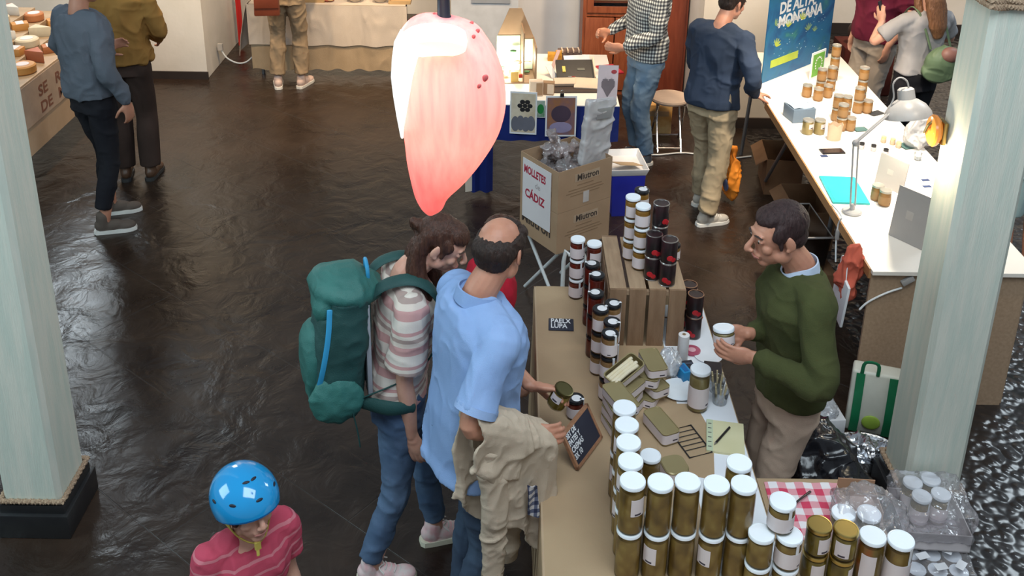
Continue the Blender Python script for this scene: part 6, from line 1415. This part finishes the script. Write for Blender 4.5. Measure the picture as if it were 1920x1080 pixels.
# ================================================================ cardboard boxes on a folding stand, in the middle
def box_stack():
    c = V(.285, 5.43, 0); l = V(.07, 5.755, 0); r = V(.625, 5.675, 0)
    ex = (r - c); w = ex.length; ex.normalize(); ey = (l - c); d = ey.length; ey = ey - ex * ey.dot(ex); ey.normalize(); d = .38
    rz = math.atan2(ex.y, ex.x); cen = c + ex * w / 2 + ey * d / 2; h = .275; z0 = .452
    cm_ = mat('packing_card', (.40, .26, .155), .8, (.36, .23, .135), 5, .05, 60); dk_ = mat('card_print', (.06, .04, .03), .8); lt = mat('pale_card_print', (.46, .33, .22), .8)
    stn = thing('folding_stand', 'low white tubular folding stand under the two packing boxes', 'stand', (cen.x, cen.y, 0), rz)
    wm = mat('white_tube', (.62, .64, .64), .35)
    for s in (-1, 1):
        Geo().tube([(s * .17, -.20, .01), (s * .17, .15, .43)], .011, caps='flat').build('leg', wm, stn); Geo().tube([(s * .15, .20, .01), (s * .15, -.15, .43)], .011, caps='flat').build('leg', wm, stn)
    for y in (-.16, .16): Geo().tube([(-.18, y, .436), (.18, y, .436)], .012, caps='flat').build('top_bar', wm, stn)
    Geo().box((0, 0, .4475), (.40, .36, .004)).build('top_board', wm, stn)
    ot = thing('folding_table_leg', 'white tubular bracket standing up behind the red preserve jars', 'stand', (.30, 4.80, 0)); Geo().tube([(0, .1, .0), (0, .1, .72), (.03, .1, .76), (.10, .1, .76)], .012, sub=2).build('tube', wm, ot); Geo().tube([(.10, .1, .76), (.10, .1, .0)], .012, caps='flat').build('rear_tube', wm, ot)
    for k in (0, 1):
        t = thing('cardboard_box', ('lower closed packing box on the white folding stand', 'upper open packing box full of bagged loaves on the white folding stand')[k], 'box', (cen.x, cen.y, z0 + k * (h + .002)), rz, 'printed packing boxes')
        for s in (-1, 1):
            Geo().box((s * (w / 2 - .002), 0, h / 2), (.004, d, h)).build('side', cm_, t); Geo().box((0, s * (d / 2 - .002), h / 2), (w - .008, .004, h)).build('side', cm_, t)
        Geo().box((0, 0, .003), (w - .008, d - .008, .006)).build('base', cm_, t)
        if k == 0: Geo().box((0, 0, h - .002), (w - .008, d - .008, .004)).build('lid', cm_, t)
        F = plane4(V(-w / 2, -d / 2 - .0006, 0), (1, 0, 0), (0, 0, 1))
        Geo().box((w * .53, h * .74, .0006), (w * .46, .052, .001)).xf(F).build('print_panel', lt, t)
        lettering('lettering', 'Miutron', .058, dk_, t, F @ Matrix.Translation((w * .34, h * .74 - .018, .0016)), .0002, .0012, xs=.9)
        for q, (x, y, ww) in enumerate(((.5, .56, .30), (.5, .47, .62), (.5, .40, .70), (.5, .33, .55))):
            o = Geo().box((w * x, h * y, .0004), (w * ww, .006, .0006)).xf(F).build('small_print', mat('faint_card_print', (.29, .18, .10), .8), t)
        if k == 1: Geo().box((w * .52, h * .22, .0008), (.045, .075, .001)).xf(F).build('tape', mat('white_tape', (.60, .54, .50), .4), t)
        Lf = plane4(V(-w / 2 - .0006, d / 2, 0), (0, -1, 0), (0, 0, 1))
        lettering('side_lettering', 'Miutron', .10, dk_, t, Lf @ Matrix.Translation((d * .05, h * .32, .0012)), .0002, .002, xs=.92)
    sg = thing('paper_sign', 'white paper sign with red hand lettering on the side of the packing boxes', 'sign', (cen.x, cen.y, 0), rz)
    Lf = plane4(V(-w / 2 - .006, d / 2, z0), (0, -1, 0), (0, 0, 1))
    Geo().box((.175, .325, 0), (.285, .40, .003)).xf(Lf).build('paper', mat('sign_paper', (.70, .66, .66), .8, (.67, .63, .63)), sg)
    red = mat('red_marker', (.42, .02, .05), .7)
    lettering('lettering', 'MOLLETES', .072, red, sg, Lf @ Matrix.Translation((.045, .435, .002)) @ Matrix.Rotation(-.03, 4, 'Z'), .0002, .0025, xs=.66)
    lettering('small_lettering', 'de', .055, mat('faint_marker', (.45, .40, .40), .8), sg, Lf @ Matrix.Translation((.16, .365, .002)), .0002, .0005)
    lettering('lettering', 'CÁDIZ', .078, red, sg, Lf @ Matrix.Translation((.06, .275, .002)) @ Matrix.Rotation(-.03, 4, 'Z'), .0002, .0025, xs=.84)
    # bagged loaves
    film = clear('bag_film', (.86, .80, .80), .08, .2, .6, 30, milk=.16); bun = mat('dark_loaf', (.11, .065, .05), .7, (.17, .11, .085), 12, .3, 30)
    for k, (x, y, z, s, nm) in enumerate(((-.12, .09, .16, 1, 'back left'), (-.06, -.07, .20, 1.05, 'front left'), (.10, -.02, .18, 1.1, 'front right'), (.02, .12, .25, 1.0, 'highest'))):
        t = thing('bread_bag', '%s bag of dark loaves in clear film in the upper packing box' % nm, 'bread', V(cen.x, cen.y, z0 + h + .002) + Matrix.Rotation(rz, 3, 'Z') @ V(x, y, z - .02), rz + k, 'bagged loaves in the packing box')
        for j in range(2): Geo().ell((.0, -.035 + .07 * j, 0), (.065 * s, .035, .045 * s)).build('loaf', bun, t)
        g = Geo().ell((0, 0, .01), (.09 * s, .085 * s, .068 * s)); g.tube([(.0, 0, .05), (.03, 0, .11), (.05, .02, .14)], [.05, .02, .04]); remesh('bag', g, film, t, .008, 2, dict(amp=.016, freq=(24, 24, 24), seed=k))
    cd_ = thing('cake_card', 'pink-white card with a heart shaped window standing at the back of the upper box', 'card', at(1137, 168, y=5.74) - V(0, 0, .42), rz)
    M = Matrix.Rotation(math.radians(12), 4, 'Y') @ Matrix.Rotation(math.radians(-12), 4, 'X')
    Geo().box((0, 0, .42), (.165, .004, .25)).xf(M).build('card', mat('pinkish_white_card', (.70, .58, .59), .6), cd_)
    g = Geo().ell((-.024, -.003, .43), (.036, .0015, .038)); g.ell((.026, -.003, .43), (.036, .0015, .038)); g.add([V(-.058, -.0045, .42), V(.060, -.0045, .42), V(0, -.0045, .345), V(-.058, -.002, .42), V(.060, -.002, .42), V(0, -.002, .345)], [(0, 1, 2), (5, 4, 3), (0, 3, 4, 1), (1, 4, 5, 2), (2, 5, 3, 0)])
    remesh('heart_window', g.xf(M), mat('grey_window', (.20, .16, .17), .3), cd_, .002, 1); Geo().ell((.045, -.003, .505), (.024, .0015, .013)).xf(M).build('red_badge', mat('badge_red', (.42, .05, .06), .5), cd_)
    wb_ = thing('plastic_bag', 'tall pale translucent bag behind the bagged loaves in the upper box', 'bag', at(1120, 246, y=5.70) - V(0, 0, .38), rz)
    remesh('film', Geo().box((0, 0, .38), (.22, .04, .42), turn(0, 6, 0)), clear('milky_bag', (.84, .81, .81), .08, .25, .5, 20, milk=.5), wb_, .009, 3, dict(amp=.010, freq=(10, 10, 10), seed=4)); Geo().box((.0, .0, .37), (.19, .012, .44), turn(0, 6, 0)).build('contents', mat('white_waxed_paper', (.60, .57, .57), .6), wb_); Geo().box((.03, -.024, .50), (.12, .004, .07), turn(0, 6, 0)).build('silver_label', mat('silver_label', (.66, .68, .72), .2, metal=.7), wb_)
box_stack()
bt = thing('plastic_crate', 'blue plastic tub with a white tray on top beside the packing boxes', 'crate', (.86, 6.95, 0), .1)
bl_ = mat('cobalt_plastic', (.012, .018, .25), .35, (.010, .014, .21)); Geo().rings([[V(x * .125 * q, y * .17 * q, z) for x, y in ((-1, -1), (1, -1), (1, 1), (-1, 1))] for z, q in ((0, .9), (.34, 1), (.34, .96), (.01, .86))]).build('tub', bl_, bt, bevel=.012)
Geo().rings([[V(x * .135 * q, y * .18 * q, z) for x, y in ((-1, -1), (1, -1), (1, 1), (-1, 1))] for z, q in ((.342, .95), (.40, 1.08), (.40, 1.02), (.352, .9))]).build('white_tray', mat('white_tub', (.66, .65, .66), .4), bt, bevel=.012); Geo().box((.0, -.08, .40), (.20, .13, .004), turn(-12, 12, 20)).build('card_flap', kraft, bt)

# ================================================================ the prints stall behind
MZ = .75
def m_on(px, py, dz=0): return at(px, py, z=MZ + dz)
def prints():
    t = thing('stall_table', 'prints stall table with a white top and a blue cloth hanging in front', 'table', (.29, 7.75, 0))
    Geo().box((0, 0, MZ - .0125), (1.06, 1.2, .025)).build('table_top', mat('white_laminate', (.78, .74, .68), .45), t)
    for x in (-.47, .47):
        for y in (-.5, .5): Geo().tube([(x, y, 0), (x, y, MZ - .026)], .018, caps='flat').build('leg', MATS['grey_steel'], t)
    Geo().sheet([[V(-.53 + 1.06 * i / 40, -.606 - (.012 + .012 * math.sin(i * .9)) * (z < .7), z) for z in (MZ - .005, .70, .58, .46)] for i in range(41)], .004).build('blue_drape', cloth('royal_blue_cloth', (.010, .022, .14), (.008, .016, .11)), t)
    Geo().sheet([[V(-.60 + .17 * i / 10, -.64 - .02 * math.sin(i * 1.1), z) for z in (MZ - .02, .5, .25, .03)] for i in range(11)], .004).build('blue_drape_end', MATS['royal_blue_cloth'], t)
    Geo().sheet([[V(-.64 + .03 * i, -.67 + .01 * i, z) for z in (.30, .16, .04)] for i in range(3)], .003).build('white_ribbon', cloth('ivory_ribbon', (.62, .55, .46)), t)
prints()
kd = mat('brown_kraft_board', (.30, .185, .105), .8, (.26, .155, .085), 6)
def theatre():
    q = m_on(972, 150); t = thing('cardboard_theatre', 'lit cardboard scenery box with a peaked kraft back on the prints stall', 'model', (q.x - .02, 7.75, MZ), math.radians(4))
    w = .30; h = .30
    prof = [(-w / 2, 0), (w / 2, 0), (w / 2, h), (w / 2 - .10, h + .24), (-w / 2 + .10, h + .24), (-w / 2, h)]
    Geo().rings([[V(x, .15, z) for x, z in prof], [V(x, .156, z) for x, z in prof]]).build('peaked_back', kd, t, smooth=0)
    Geo().box((0, 0, .004), (w, .30, .008)).build('base', kd, t)
    Geo().box((w / 2 - .10, .0, .21), (.01, .29, .42)).build('divider', kd, t); Geo().box((w / 2, 0, .15), (.008, .30, .30)).build('side', kd, t)
    Geo().box((-.055, .145, .16), (.19, .004, .30)).build('painted_backdrop', mat('pale_green_scene', (.52, .66, .48), .6, (.66, .74, .60), 9), t); Geo().box((w / 2 - .045, .145, .15), (.085, .004, .26)).build('painted_backdrop', mat('pale_green_scene', (.52, .66, .48), .6), t)
    lf = mat('toy_leaf', (.03, .10, .03), .6)
    for (x, y, z) in ((-.02, .08, .20), (.09, .05, .03), (-.11, .05, .07)): Geo().ell((x, y, z), (.028, .02, .010)).build('leaf', lf, t)
    for (x, a) in ((-.06, 20), (.02, -30)): Geo().tube([(x, 0, .12), (x + .06, .03, .13), (x + .1, .05, .12)], .006).build('twig', kd, t)
    Geo().box((.03, -.10, .05), (.03, .02, .03)).build('red_block', mat('toy_red', (.5, .03, .02), .5), t); Geo().box((-.02, -.12, .05), (.06, .03, .09)).build('amber_block', mat('toy_amber', (.6, .38, .10), .5), t)
    Geo().ell((-.08, -.03, .06), (.022, .022, .03)).build('bulb', glow('cool_bulb', (.92, 1, .85), 7), t); Geo().ell((w / 2 - .05, .05, .22), (.008, .008, .02)).build('bulb', glow('cool_bulb', (.92, 1, .85), 7), t)
    lamp('theatre_light', 'POINT', t.location + V(-.07, -.04, .13), 9, (.95, 1, .84), size=.03); lamp('theatre_light_side', 'POINT', t.location + V(w / 2 - .05, .04, .16), 1.6, (.95, 1, .84), size=.02)
    f = thing('paper_spike', 'pale forked paper horn rising left of the cardboard scenery box', 'decoration', m_on(943, 120) + V(0, .1, .0))
    Geo().tube([(0, 0, .01), (.02, 0, .2), (.06, 0, .38)], [.03, .024, .004], flat=(1, .4)).build('left_horn', mat('pale_horn', (.68, .56, .38), .6), f); Geo().tube([(.03, .02, .15), (.07, .02, .32), (.13, .02, .46)], [.02, .018, .003], flat=(1, .4)).build('right_horn', mat('pale_horn', (.68, .56, .38), .6), f)
    b = thing('table_lamp', 'small round lamp glowing beside the pink pendant on the prints stall', 'lamp', m_on(935, 120) + V(.05, .1, .001)); Geo().lathe([(.05, 0), (.05, .01), (.01, .015), (.01, .16)], seg=18).build('stand', MATS['dark_wire'], b); Geo().ell((0, 0, .20), (.035, .035, .04)).build('globe', glow('globe_white', (1, .90, .70), 5), b); lamp('globe_light', 'POINT', b.location + V(0, -.06, .22), 4, (1, .82, .55), size=.03)
theatre()
def m_flat(name, label, cat, px, sz, m, rz=0, dz=0, tilt=0, part='panel', extra=None):
    t = thing(name, label, cat, m_on(*px) + V(0, 0, .001 + dz), math.radians(rz)); R = turn(tilt, 0, 0)
    g = Geo().box((0, 0, 0), sz, R); zmin = min(p.z for p in g.v); g.xf(Matrix.Translation((0, 0, -zmin))); g.build(part, m, t, bevel=.002 if min(sz) > .006 else 0)
    if extra:
        for nm, c, s2, m2 in extra: g = Geo().box(V(*c), s2).xf(R.to_4x4()).xf(Matrix.Translation((0, 0, -zmin))); g.build(nm, m2, t)
    return t
blk = mat('black_case_cloth', (.022, .020, .020), .6, (.03, .027, .025), 6); crm = mat('cream_card', (.62, .48, .36), .7)
m_flat('display_case', 'open black case with a small gold figure on the prints stall', 'case', (1077, 147), (.30, .22, .03), blk, 4, 0, 28, 'case', [('gold_figure', (-.09, .0, .020), (.025, .06, .01), mat('gold_figure', (.65, .48, .10), .4)), ('print', (.05, .0, .018), (.06, .025, .004), mat('faint_grey', (.12, .12, .10), .7)), ('rim', (.155, 0, .02), (.012, .22, .05), crm)])
m_flat('tray', 'flat dark brown tray at the front of the prints stall', 'tray', (1058, 168), (.52, .16, .012), mat('dark_brown_board', (.06, .04, .032), .7), 3)
m_flat('card_box', 'cream folded card on the dark tray before the black case', 'card', (1058, 163), (.17, .07, .03), crm, 5, .013, 25)
m_flat('card_box', 'larger cream folded card at the right end of the dark tray', 'card', (1100, 165), (.20, .13, .012), crm, -6, .013, 18)
m_flat('card', 'white leaflet leaning over the left edge of the black case', 'card', (1034, 143), (.06, .12, .004), SEAL, 35, .0, 40)
m_flat('card', 'narrow pinkish leaflet propped left of the black case', 'card', (1040, 130), (.03, .20, .004), mat('pinkish_leaflet', (.50, .34, .32), .7), -30, .0, 48)
m_flat('card', 'white sheet lying behind the black case', 'card', (1082, 122), (.22, .12, .004), SEAL, 10, .0, 35)
m_flat('egg_tray', 'brown ribbed carton behind the white sheet on the prints stall', 'carton', (1068, 110), (.20, .10, .08), mat('ribbed_brown', (.09, .055, .045), .7, (.16, .11, .09), 14), 4, 0, 0, 'carton', [('rib', (-.07 + .047 * k, -.02, .045), (.010, .09, .02), crm) for k in range(4)])
m_flat('toy', 'orange fluffy pompom bundle beside the cardboard scenery box', 'decoration', (1040, 112), (.12, .08, .06), mat('marigold_felt', (.55, .28, .03), .9, (.40, .18, .02), 20, .5, 60), 0, 0, 0, 'felt', [('tuft', (.03, -.03, .04), (.05, .04, .04), MATS['marigold_felt'])])
m_flat('cup', 'small cream paper parcel right of the scenery box front', 'parcel', (1005, 178), (.10, .07, .12), crm, 8, 0, 0, 'parcel', [('fold', (.02, -.036, .0), (.05, .004, .1), kd)])
m_flat('cup', 'second kraft paper parcel beside the cream parcel on the prints stall', 'parcel', (1028, 176), (.09, .06, .10), kd, -8, 0, 0, 'parcel', [('fold', (.02, -.032, .0), (.05, .004, .08), crm)])
m_flat('folder', 'bright red folder lying at the right of the prints stall', 'folder', (1143, 132), (.16, .22, .012), mat('bright_red_card', (.58, .02, .04), .5), 20, .0, 0, 'cover', [('sheet', (0, 0, .007), (.14, .2, .002), MATS['bright_red_card'])])
m_flat('toy', 'small red and white toy on the edge of the cream cards', 'decoration', (1075, 152), (.03, .03, .03), mat('toy_red', (.5, .03, .02), .5), 0, .014, 0, 'red_block', [('white_block', (-.03, 0, 0), (.03, .03, .03), SEAL)])
def picture(label, q, w, h, rz, tilt, c1, c2, extra):
    t = thing('photo_print', label, 'picture', q, math.radians(rz)); M = Matrix.Rotation(math.radians(tilt), 4, 'X')
    Geo().box((0, 0, -h / 2), (w, .006, h)).xf(M).build('white_border', SEAL, t); Geo().box((0, -.0036, -h / 2), (w * .90, .001, h * .92)).xf(M).build('image', mat(label[:12] + '_image', c1, .35, c2, 9), t)
    for nm, m_, cx_, cz_, sx_, sz_ in extra: Geo().ell((cx_, -.0042, -h / 2 + cz_), (sx_, .001, sz_)).xf(M).build(nm, m_, t)
    return t
picture('print of a flower over grey ground clipped to the left front of the prints stall', at(982, 172, y=7.11), .205, .345, -6, 0, (.48, .38, .26), (.62, .54, .42), tuple(('dark_petal', mat('ink_black', (.02, .018, .02), .4), .012 + .038 * math.cos(k_ * 1.05), .06 + .036 * math.sin(k_ * 1.05), .020, .018) for k_ in range(6)) + (('dark_centre', mat('ink_black', (.02, .018, .02), .4), .012, .06, .018, .018),) + tuple(('grey_ground', mat('ink_grey', (.14, .14, .17), .4), -.06 + .04 * k_, -.09 + .008 * (k_ % 2), .032, .062) for k_ in range(4)))
picture('purple and brown print with a white border hanging in the middle of the prints stall', at(1053, 180, y=7.11), .235, .33, 2, 0, (.16, .10, .14), (.30, .13, .06), (('dark_mass', mat('ink_plum', (.07, .045, .07), .4), 0, .02, .075, .07), ('violet_haze', mat('ink_violet', (.28, .24, .38), .4), 0, -.09, .085, .045)))
picture('small green printed card between the two hanging prints', at(1014, 188, y=7.115), .07, .14, 0, 0, (.05, .16, .07), (.4, .45, .4), (('green_blot', mat('ink_green', (.02, .2, .05), .4), 0, 0, .025, .04),))
bc = thing('binder_clip', 'black binder clip over the purple and brown print', 'clip', at(1054, 178, y=7.10)); Geo().box((0, 0, .0), (.03, .02, .028)).build('clip', MATS['black_plastic'], bc, bevel=.003); Geo().tube([(-.01, 0, .012), (-.008, 0, .035), (.008, 0, .035), (.01, 0, .012)], .002).build('wire', RIM, bc)

# ================================================================ linen covered table at the back, with goods
def linen_table():
    t = thing('stall_table', 'long back table under a pale cloth and a longer sand linen cloth', 'table', (-1.86, 10.15, 0))
    w, d, z = 1.56, .84, .76
    Geo().box((0, 0, z - .013), (w, d, .024)).build('table_top', MATS['plywood'], t)
    for x in (-.7, .7):
        for y in (-.35, .35): Geo().tube([(x, y, 0), (x, y, z - .026)], .018, caps='flat').build('leg', MATS['grey_steel'], t)
    lin = cloth('sand_linen', (.42, .31, .20), (.37, .27, .17), .95, .4, 180); pal = cloth('pale_cloth', (.60, .51, .43), (.56, .47, .39), .95, .3, 180)
    Geo().sheet([[V(-w / 2 - .005 + (w + .01) * i / 60, -d / 2 - .006 - .014 * math.sin(i * .55) * k, zz) for zz, k in ((z - .02, 0), (.5, .5), (.25, .9), (.075 + .012 * math.sin(i * .8), 1))] for i in range(61)], .004).build('linen_drop', lin, t)
    Geo().box((0, 0, z + .001), (w + .01, d, .004)).build('cloth_top', pal, t)
    Geo().sheet([[V(-w / 2 - .02 + (w + .04) * i / 60, -d / 2 - .022 - .014 * math.sin(i * .55) * k, zz) for zz, k in ((z + .002, 0), (.66, .25), (.50, .6), (.34 + .006 * math.sin(i * .5), .9))] for i in range(61)], .004).build('cloth_front_drop', pal, t)
    Geo().sheet([[V(-w / 2 - .022 - .02 * math.sin(i) * k - .10 * k * (1 - i / 12), -d / 2 - .03 + .4 * i / 12, zz) for zz, k in ((z + .002, 0), (.6, .4), (.4, .8), (.22 + .02 * i, 1))] for i in range(13)], .004).build('cloth_corner', pal, t)
    return z
LZ = linen_table() + .0035
def goods(label, px, build_, cat='dish', name='tray', grp='goods on the linen table'):
    q = at(px, 6, z=LZ); t = thing(name, label, cat, (q.x, 9.84 + (px % 7) * .004, LZ), 0, grp); build_(t); return t
ymat = mat('pale_wood', (.52, .34, .16), .6)
def tray_(t):
    Geo().box((0, 0, .006), (.22, .14, .012)).build('base', ymat, t)
    for s in (-1, 1): Geo().box((s * .107, 0, .02), (.008, .14, .028)).build('edge', ymat, t); Geo().box((0, s * .067, .02), (.206, .008, .028)).build('edge', ymat, t)
def bowl_(t): Geo().lathe([(.04, 0), (.085, .045), (.08, .045), (.03, .008)], seg=24).build('bowl', mat('cream_glaze', (.66, .58, .48), .3), t); Geo().ell((0, 0, .03), (.06, .06, .015)).build('contents', mat('grain', (.50, .40, .16), .8, (.40, .28, .1), 30), t)
goods('wooden tray at the left end of the linen table', 587, tray_); goods('red-brown trinket heap beside the left wooden tray', 612, lambda t: (Geo().ell((0, 0, .015), (.07, .05, .018)).build('heap', mat('russet_beads', (.30, .08, .04), .6), t), Geo().ell((.03, -.03, .02), (.03, .02, .012)).build('bead', ymat, t)), name='trinkets')
goods('flat dish of golden grain in the middle of the linen table', 664, bowl_, name='bowl'); goods('cream bowl with a dark foot right of the golden dish', 712, bowl_, name='bowl'); goods('wooden tray at the right end of the linen table', 750, tray_)
goods('folded yellow paper next to the khaki trousers on the linen table', 570, lambda t: (Geo().box((0, 0, .012), (.10, .08, .024)).build('parcel', mat('pale_yellow_paper', (.68, .58, .36), .8), t), Geo().box((0, 0, .026), (.02, .082, .003)).build('band', ymat, t)), name='parcel')
cl = thing('cable', 'loop of pale cable hanging from the white pier to the linen table', 'cable', (-2.9, 10.0, 0)); Geo().tube([at(x, y, y=9.95) - cl.location for x, y in ((413, 90), (425, 108), (445, 118), (462, 116), (475, 105))], .008).build('cable', MATS['white_cord'], cl); Geo().box(at(413, 88, y=9.95) - cl.location, (.05, .03, .07)).build('plug', MATS['white_enamel'], cl)
rd = thing('scarf', 'red scarf hanging at the corner beside the pale tablecloth', 'scarf', at(449, 38, y=10.6)); Geo().sheet([[V(-.03 + .02 * i, .006 * math.sin(i * 2), .35 - .16 * j + .0) for j in range(5)] for i in range(4)], .006).build('cloth', cloth('scarlet_cloth', (.40, .02, .02)), rd); Geo().tube([(-.03, 0, .36), (.03, 0, .37)], .012).build('knot', MATS['scarlet_cloth'], rd)

# grey panel for a wall corner, its shadow made a darker board; cabinet
gp = thing('wall_corner_panel', 'pale grey panel in place of a wall corner, its house-shaped shadow a darker board', 'panel', (-.28, 9.6, 0)); Geo().box((0, 0, 1.0), (.66, .04, 2.0)).build('panel', mat('pale_grey_panel', (.52, .54, .58), .7), gp)
prof = [(-.19, .30), (.19, .30), (.19, .62), (.02, .80), (-.19, .66)]; Geo().rings([[V(x + .06, -.024, z + .55) for x, z in prof], [V(x + .06, -.034, z + .55) for x, z in prof]]).build('shadow_board', mat('shadow_grey', (.27, .29, .33), .7), gp, smooth=0)  # shadow on the wall, cut out as a darker grey board
for s in (-1, 1): Geo().box((s * .28, 0, .02), (.05, .4, .04)).build('foot', MATS['grey_steel'], gp)
def cabinet():
    wd = mat('red_brown_wood', (.30, .085, .035), .42, (.22, .055, .022), 5, .1, 40, stretch=(8, 8, 1)); sh = mat('shelf_stock', (.42, .24, .12), .6, (.58, .42, .30), 14, stretch=(1, 1, 5))
    t = thing('cabinet', 'red-brown wooden display cabinet with glass panes behind the checked-shirt man', 'cabinet', (.98, 9.55, 0))
    w, h, d = .62, 2.0, .42
    Geo().box((0, d / 2 - .01, h / 2), (w, .02, h)).build('back', wd, t); 
    for s in (-1, 1): Geo().box((s * (w / 2 - .02), 0, h / 2), (.04, d, h)).build('side', wd, t)
    for z in (.02, .82, 1.30, 1.97): Geo().box((0, -.01, z), (w - .08, d - .02, .04)).build('rail', wd, t)
    for z in (.92, 1.02, 1.12, 1.22):
        s_ = Geo().box((0, .02, z), (w - .1, d - .12, .014)).build('shelf', wd, t)
        g = Geo().box((0, -.02, z + .035), (w - .16, .2, .05)); g.build('stock', sh, s_, bevel=.004)
    for (z0, z1) in ((.84, 1.28), (1.33, 1.95)):
        fr = Geo()
        for s in (-1, 1): fr.box((s * (w / 2 - .07), -d / 2 + .0, (z0 + z1) / 2), (.06, .03, z1 - z0))
        for z in (z0 + .03, z1 - .03): fr.box((0, -d / 2 + .0, z), (w - .2, .028, .06))
        f = fr.build('door', wd, t, smooth=0); Geo().box((0, -d / 2 + .002, (z0 + z1) / 2), (w - .2, .005, z1 - z0 - .12)).build('glass_pane', clear('pane_glass', (.95, .95, .95), .06, .03), f)
    for s in (-1, 1): Geo().box((s * .145, -d / 2 + .0, .42), (.28, .03, .74)).build('lower_door', wd, t, bevel=.006)
    u = thing('wardrobe', 'plain dark red wooden wardrobe beside the white pier behind the checked-shirt man', 'cabinet', (1.475, 9.45, 0))
    Geo().box((0, 0, 1.05), (.36, .5, 2.1)).build('body', mat('dark_red_wood', (.20, .045, .022), .42, (.15, .03, .015), 5, .1, 40, stretch=(8, 8, 1)), u); Geo().box((0, -.257, 1.05), (.31, .014, 1.98)).build('door', MATS['dark_red_wood'], u, bevel=.004); Geo().ell((-.11, -.275, 1.0), (.015, .015, .015)).build('knob', MATS['brass'], u)
cabinet()

# ================================================================ the cheese stall at the left
def cheese_stall():
    t = thing('stall_table', 'cheese stall table with a paper skirt at the left behind the mint pillar', 'table', (-4.12, 7.6, 0)); z = .86
    Geo().box((0, 0, z - .015), (.86, 2.9, .03)).build('table_top', MATS['plywood'], t)
    for x in (-.36, .36):
        for y in (-1.3, 1.3): Geo().tube([(x, y, 0), (x, y, z - .031)], .02, caps='flat').build('leg', MATS['grey_steel'], t)
    Geo().box((.435, 0, .575), (.010, 2.9, .57)).build('paper_skirt', mat('warm_skirt_paper', (.52, .37, .25), .8, (.48, .34, .22)), t)
    s = thing('sign', 'paper sign with large brown capitals on the front of the cheese stall', 'sign', (-3.675, 7.6, 0)); Geo().box((0, .1, .68), (.004, 1.75, .33)).build('paper', mat('sign_cream_paper', (.50, .37, .28), .8), s)
    br = mat('brown_paint', (.24, .10, .065), .8); M = plane4(V(.003, -.70, .52), (0, 1, 0), (0, 0, 1))
    lettering('lettering', 'SE', .125, br, s, M @ Matrix.Translation((.42, .165, 0)), .0006, .003, xs=1.35); lettering('lettering', 'ROYO', .125, br, s, M @ Matrix.Translation((.72, .165, 0)), .0006, .003, xs=1.35); lettering('lettering', 'DE', .125, br, s, M @ Matrix.Translation((.42, .03, 0)), .0006, .003, xs=1.35); lettering('lettering', 'MOR', .125, br, s, M @ Matrix.Translation((.74, .03, 0)), .0006, .003, xs=1.35)
    return z
KZ = cheese_stall()
cols = [((.52, .24, .06), 'orange'), ((.60, .44, .18), 'yellow'), ((.42, .12, .05), 'russet'), ((.62, .52, .36), 'cream'), ((.46, .17, .06), 'smoked brown'), ((.66, .62, .56), 'white')]
rnd = random.Random(11); n = 0
for i, y in enumerate((6.55, 6.82, 7.09, 7.36, 7.63, 7.90, 8.17, 8.44)):
    for j, x in enumerate((-3.80, -3.98, -4.16, -4.34)):
        c, cn = cols[(i * 2 + j * 3 + (i * j) % 3) % 6]; m = mat('cheese_' + cn.replace(' ', '_'), c, .55, tuple(v * .85 for v in c), 9, .1, 40)
        row = ('front', 'second', 'third', 'back')[j]; stepz = .0 if j == 0 else .05 * j
        big = rnd.uniform(.85, 1.12)
        t = thing('cheese', '%s cheese, %s place in the %s row of the cheese stall' % (cn, ORD[i], row), 'cheese', (x, y + rnd.uniform(-.03, .03), KZ + stepz + .0006), rnd.uniform(-.6, .6), 'cheeses on the left stall'); n += 1
        if (i + j) % 3 == 0:   # wheel
            Geo().lathe([(.078 * big, 0), (.088 * big, .012), (.088 * big, .06), (.078 * big, .07), (0, .071)], seg=24).build('rind', m, t); Geo().lathe([(.05, .0712), (.05, .0725), (0, .0725)], seg=18).build('label', LABEL, t)
        elif (i + j) % 3 == 1:  # wedge
            Geo().rings([[V(-.08, -.06, z), V(.09, 0, z), V(-.08, .06, z)] for z in (0, .085 * big)]).build('wedge', m, t, bevel=.006); Geo().box((-.082, 0, .04), (.004, .1, .08)).build('rind', mat('cheese_russet', (.42, .12, .05), .55), t)
        else:
            Geo().box((0, 0, .035 * big), (.13, .10, .07 * big)).build('block', m, t, bevel=.008); Geo().box((0, 0, .0705 * big), (.06, .1, .002)).build('label', LABEL, t)
for j in (1, 2, 3):
    sb = Geo().box((-3.98 - .18 * (j - 1), 7.5, KZ + .025 * j + .0002), (.178, 2.3, .05 * j - .0006)).build('display_step', MATS['plywood']); tag(sb, '%s wooden step under the cheeses' % ('lowest', 'middle', 'highest')[j - 1], 'step')
jg = thing('tag', 'white round price tag hanging at the front corner of the cheese stall', 'tag', (-3.66, 6.72, .80)); Geo().ell((0, 0, -.04), (.006, .04, .04)).build('disc', SEAL, jg); Geo().tube([(0, 0, 0), (0, 0, .05)], .002).build('string', MATS['white_cord'], jg)
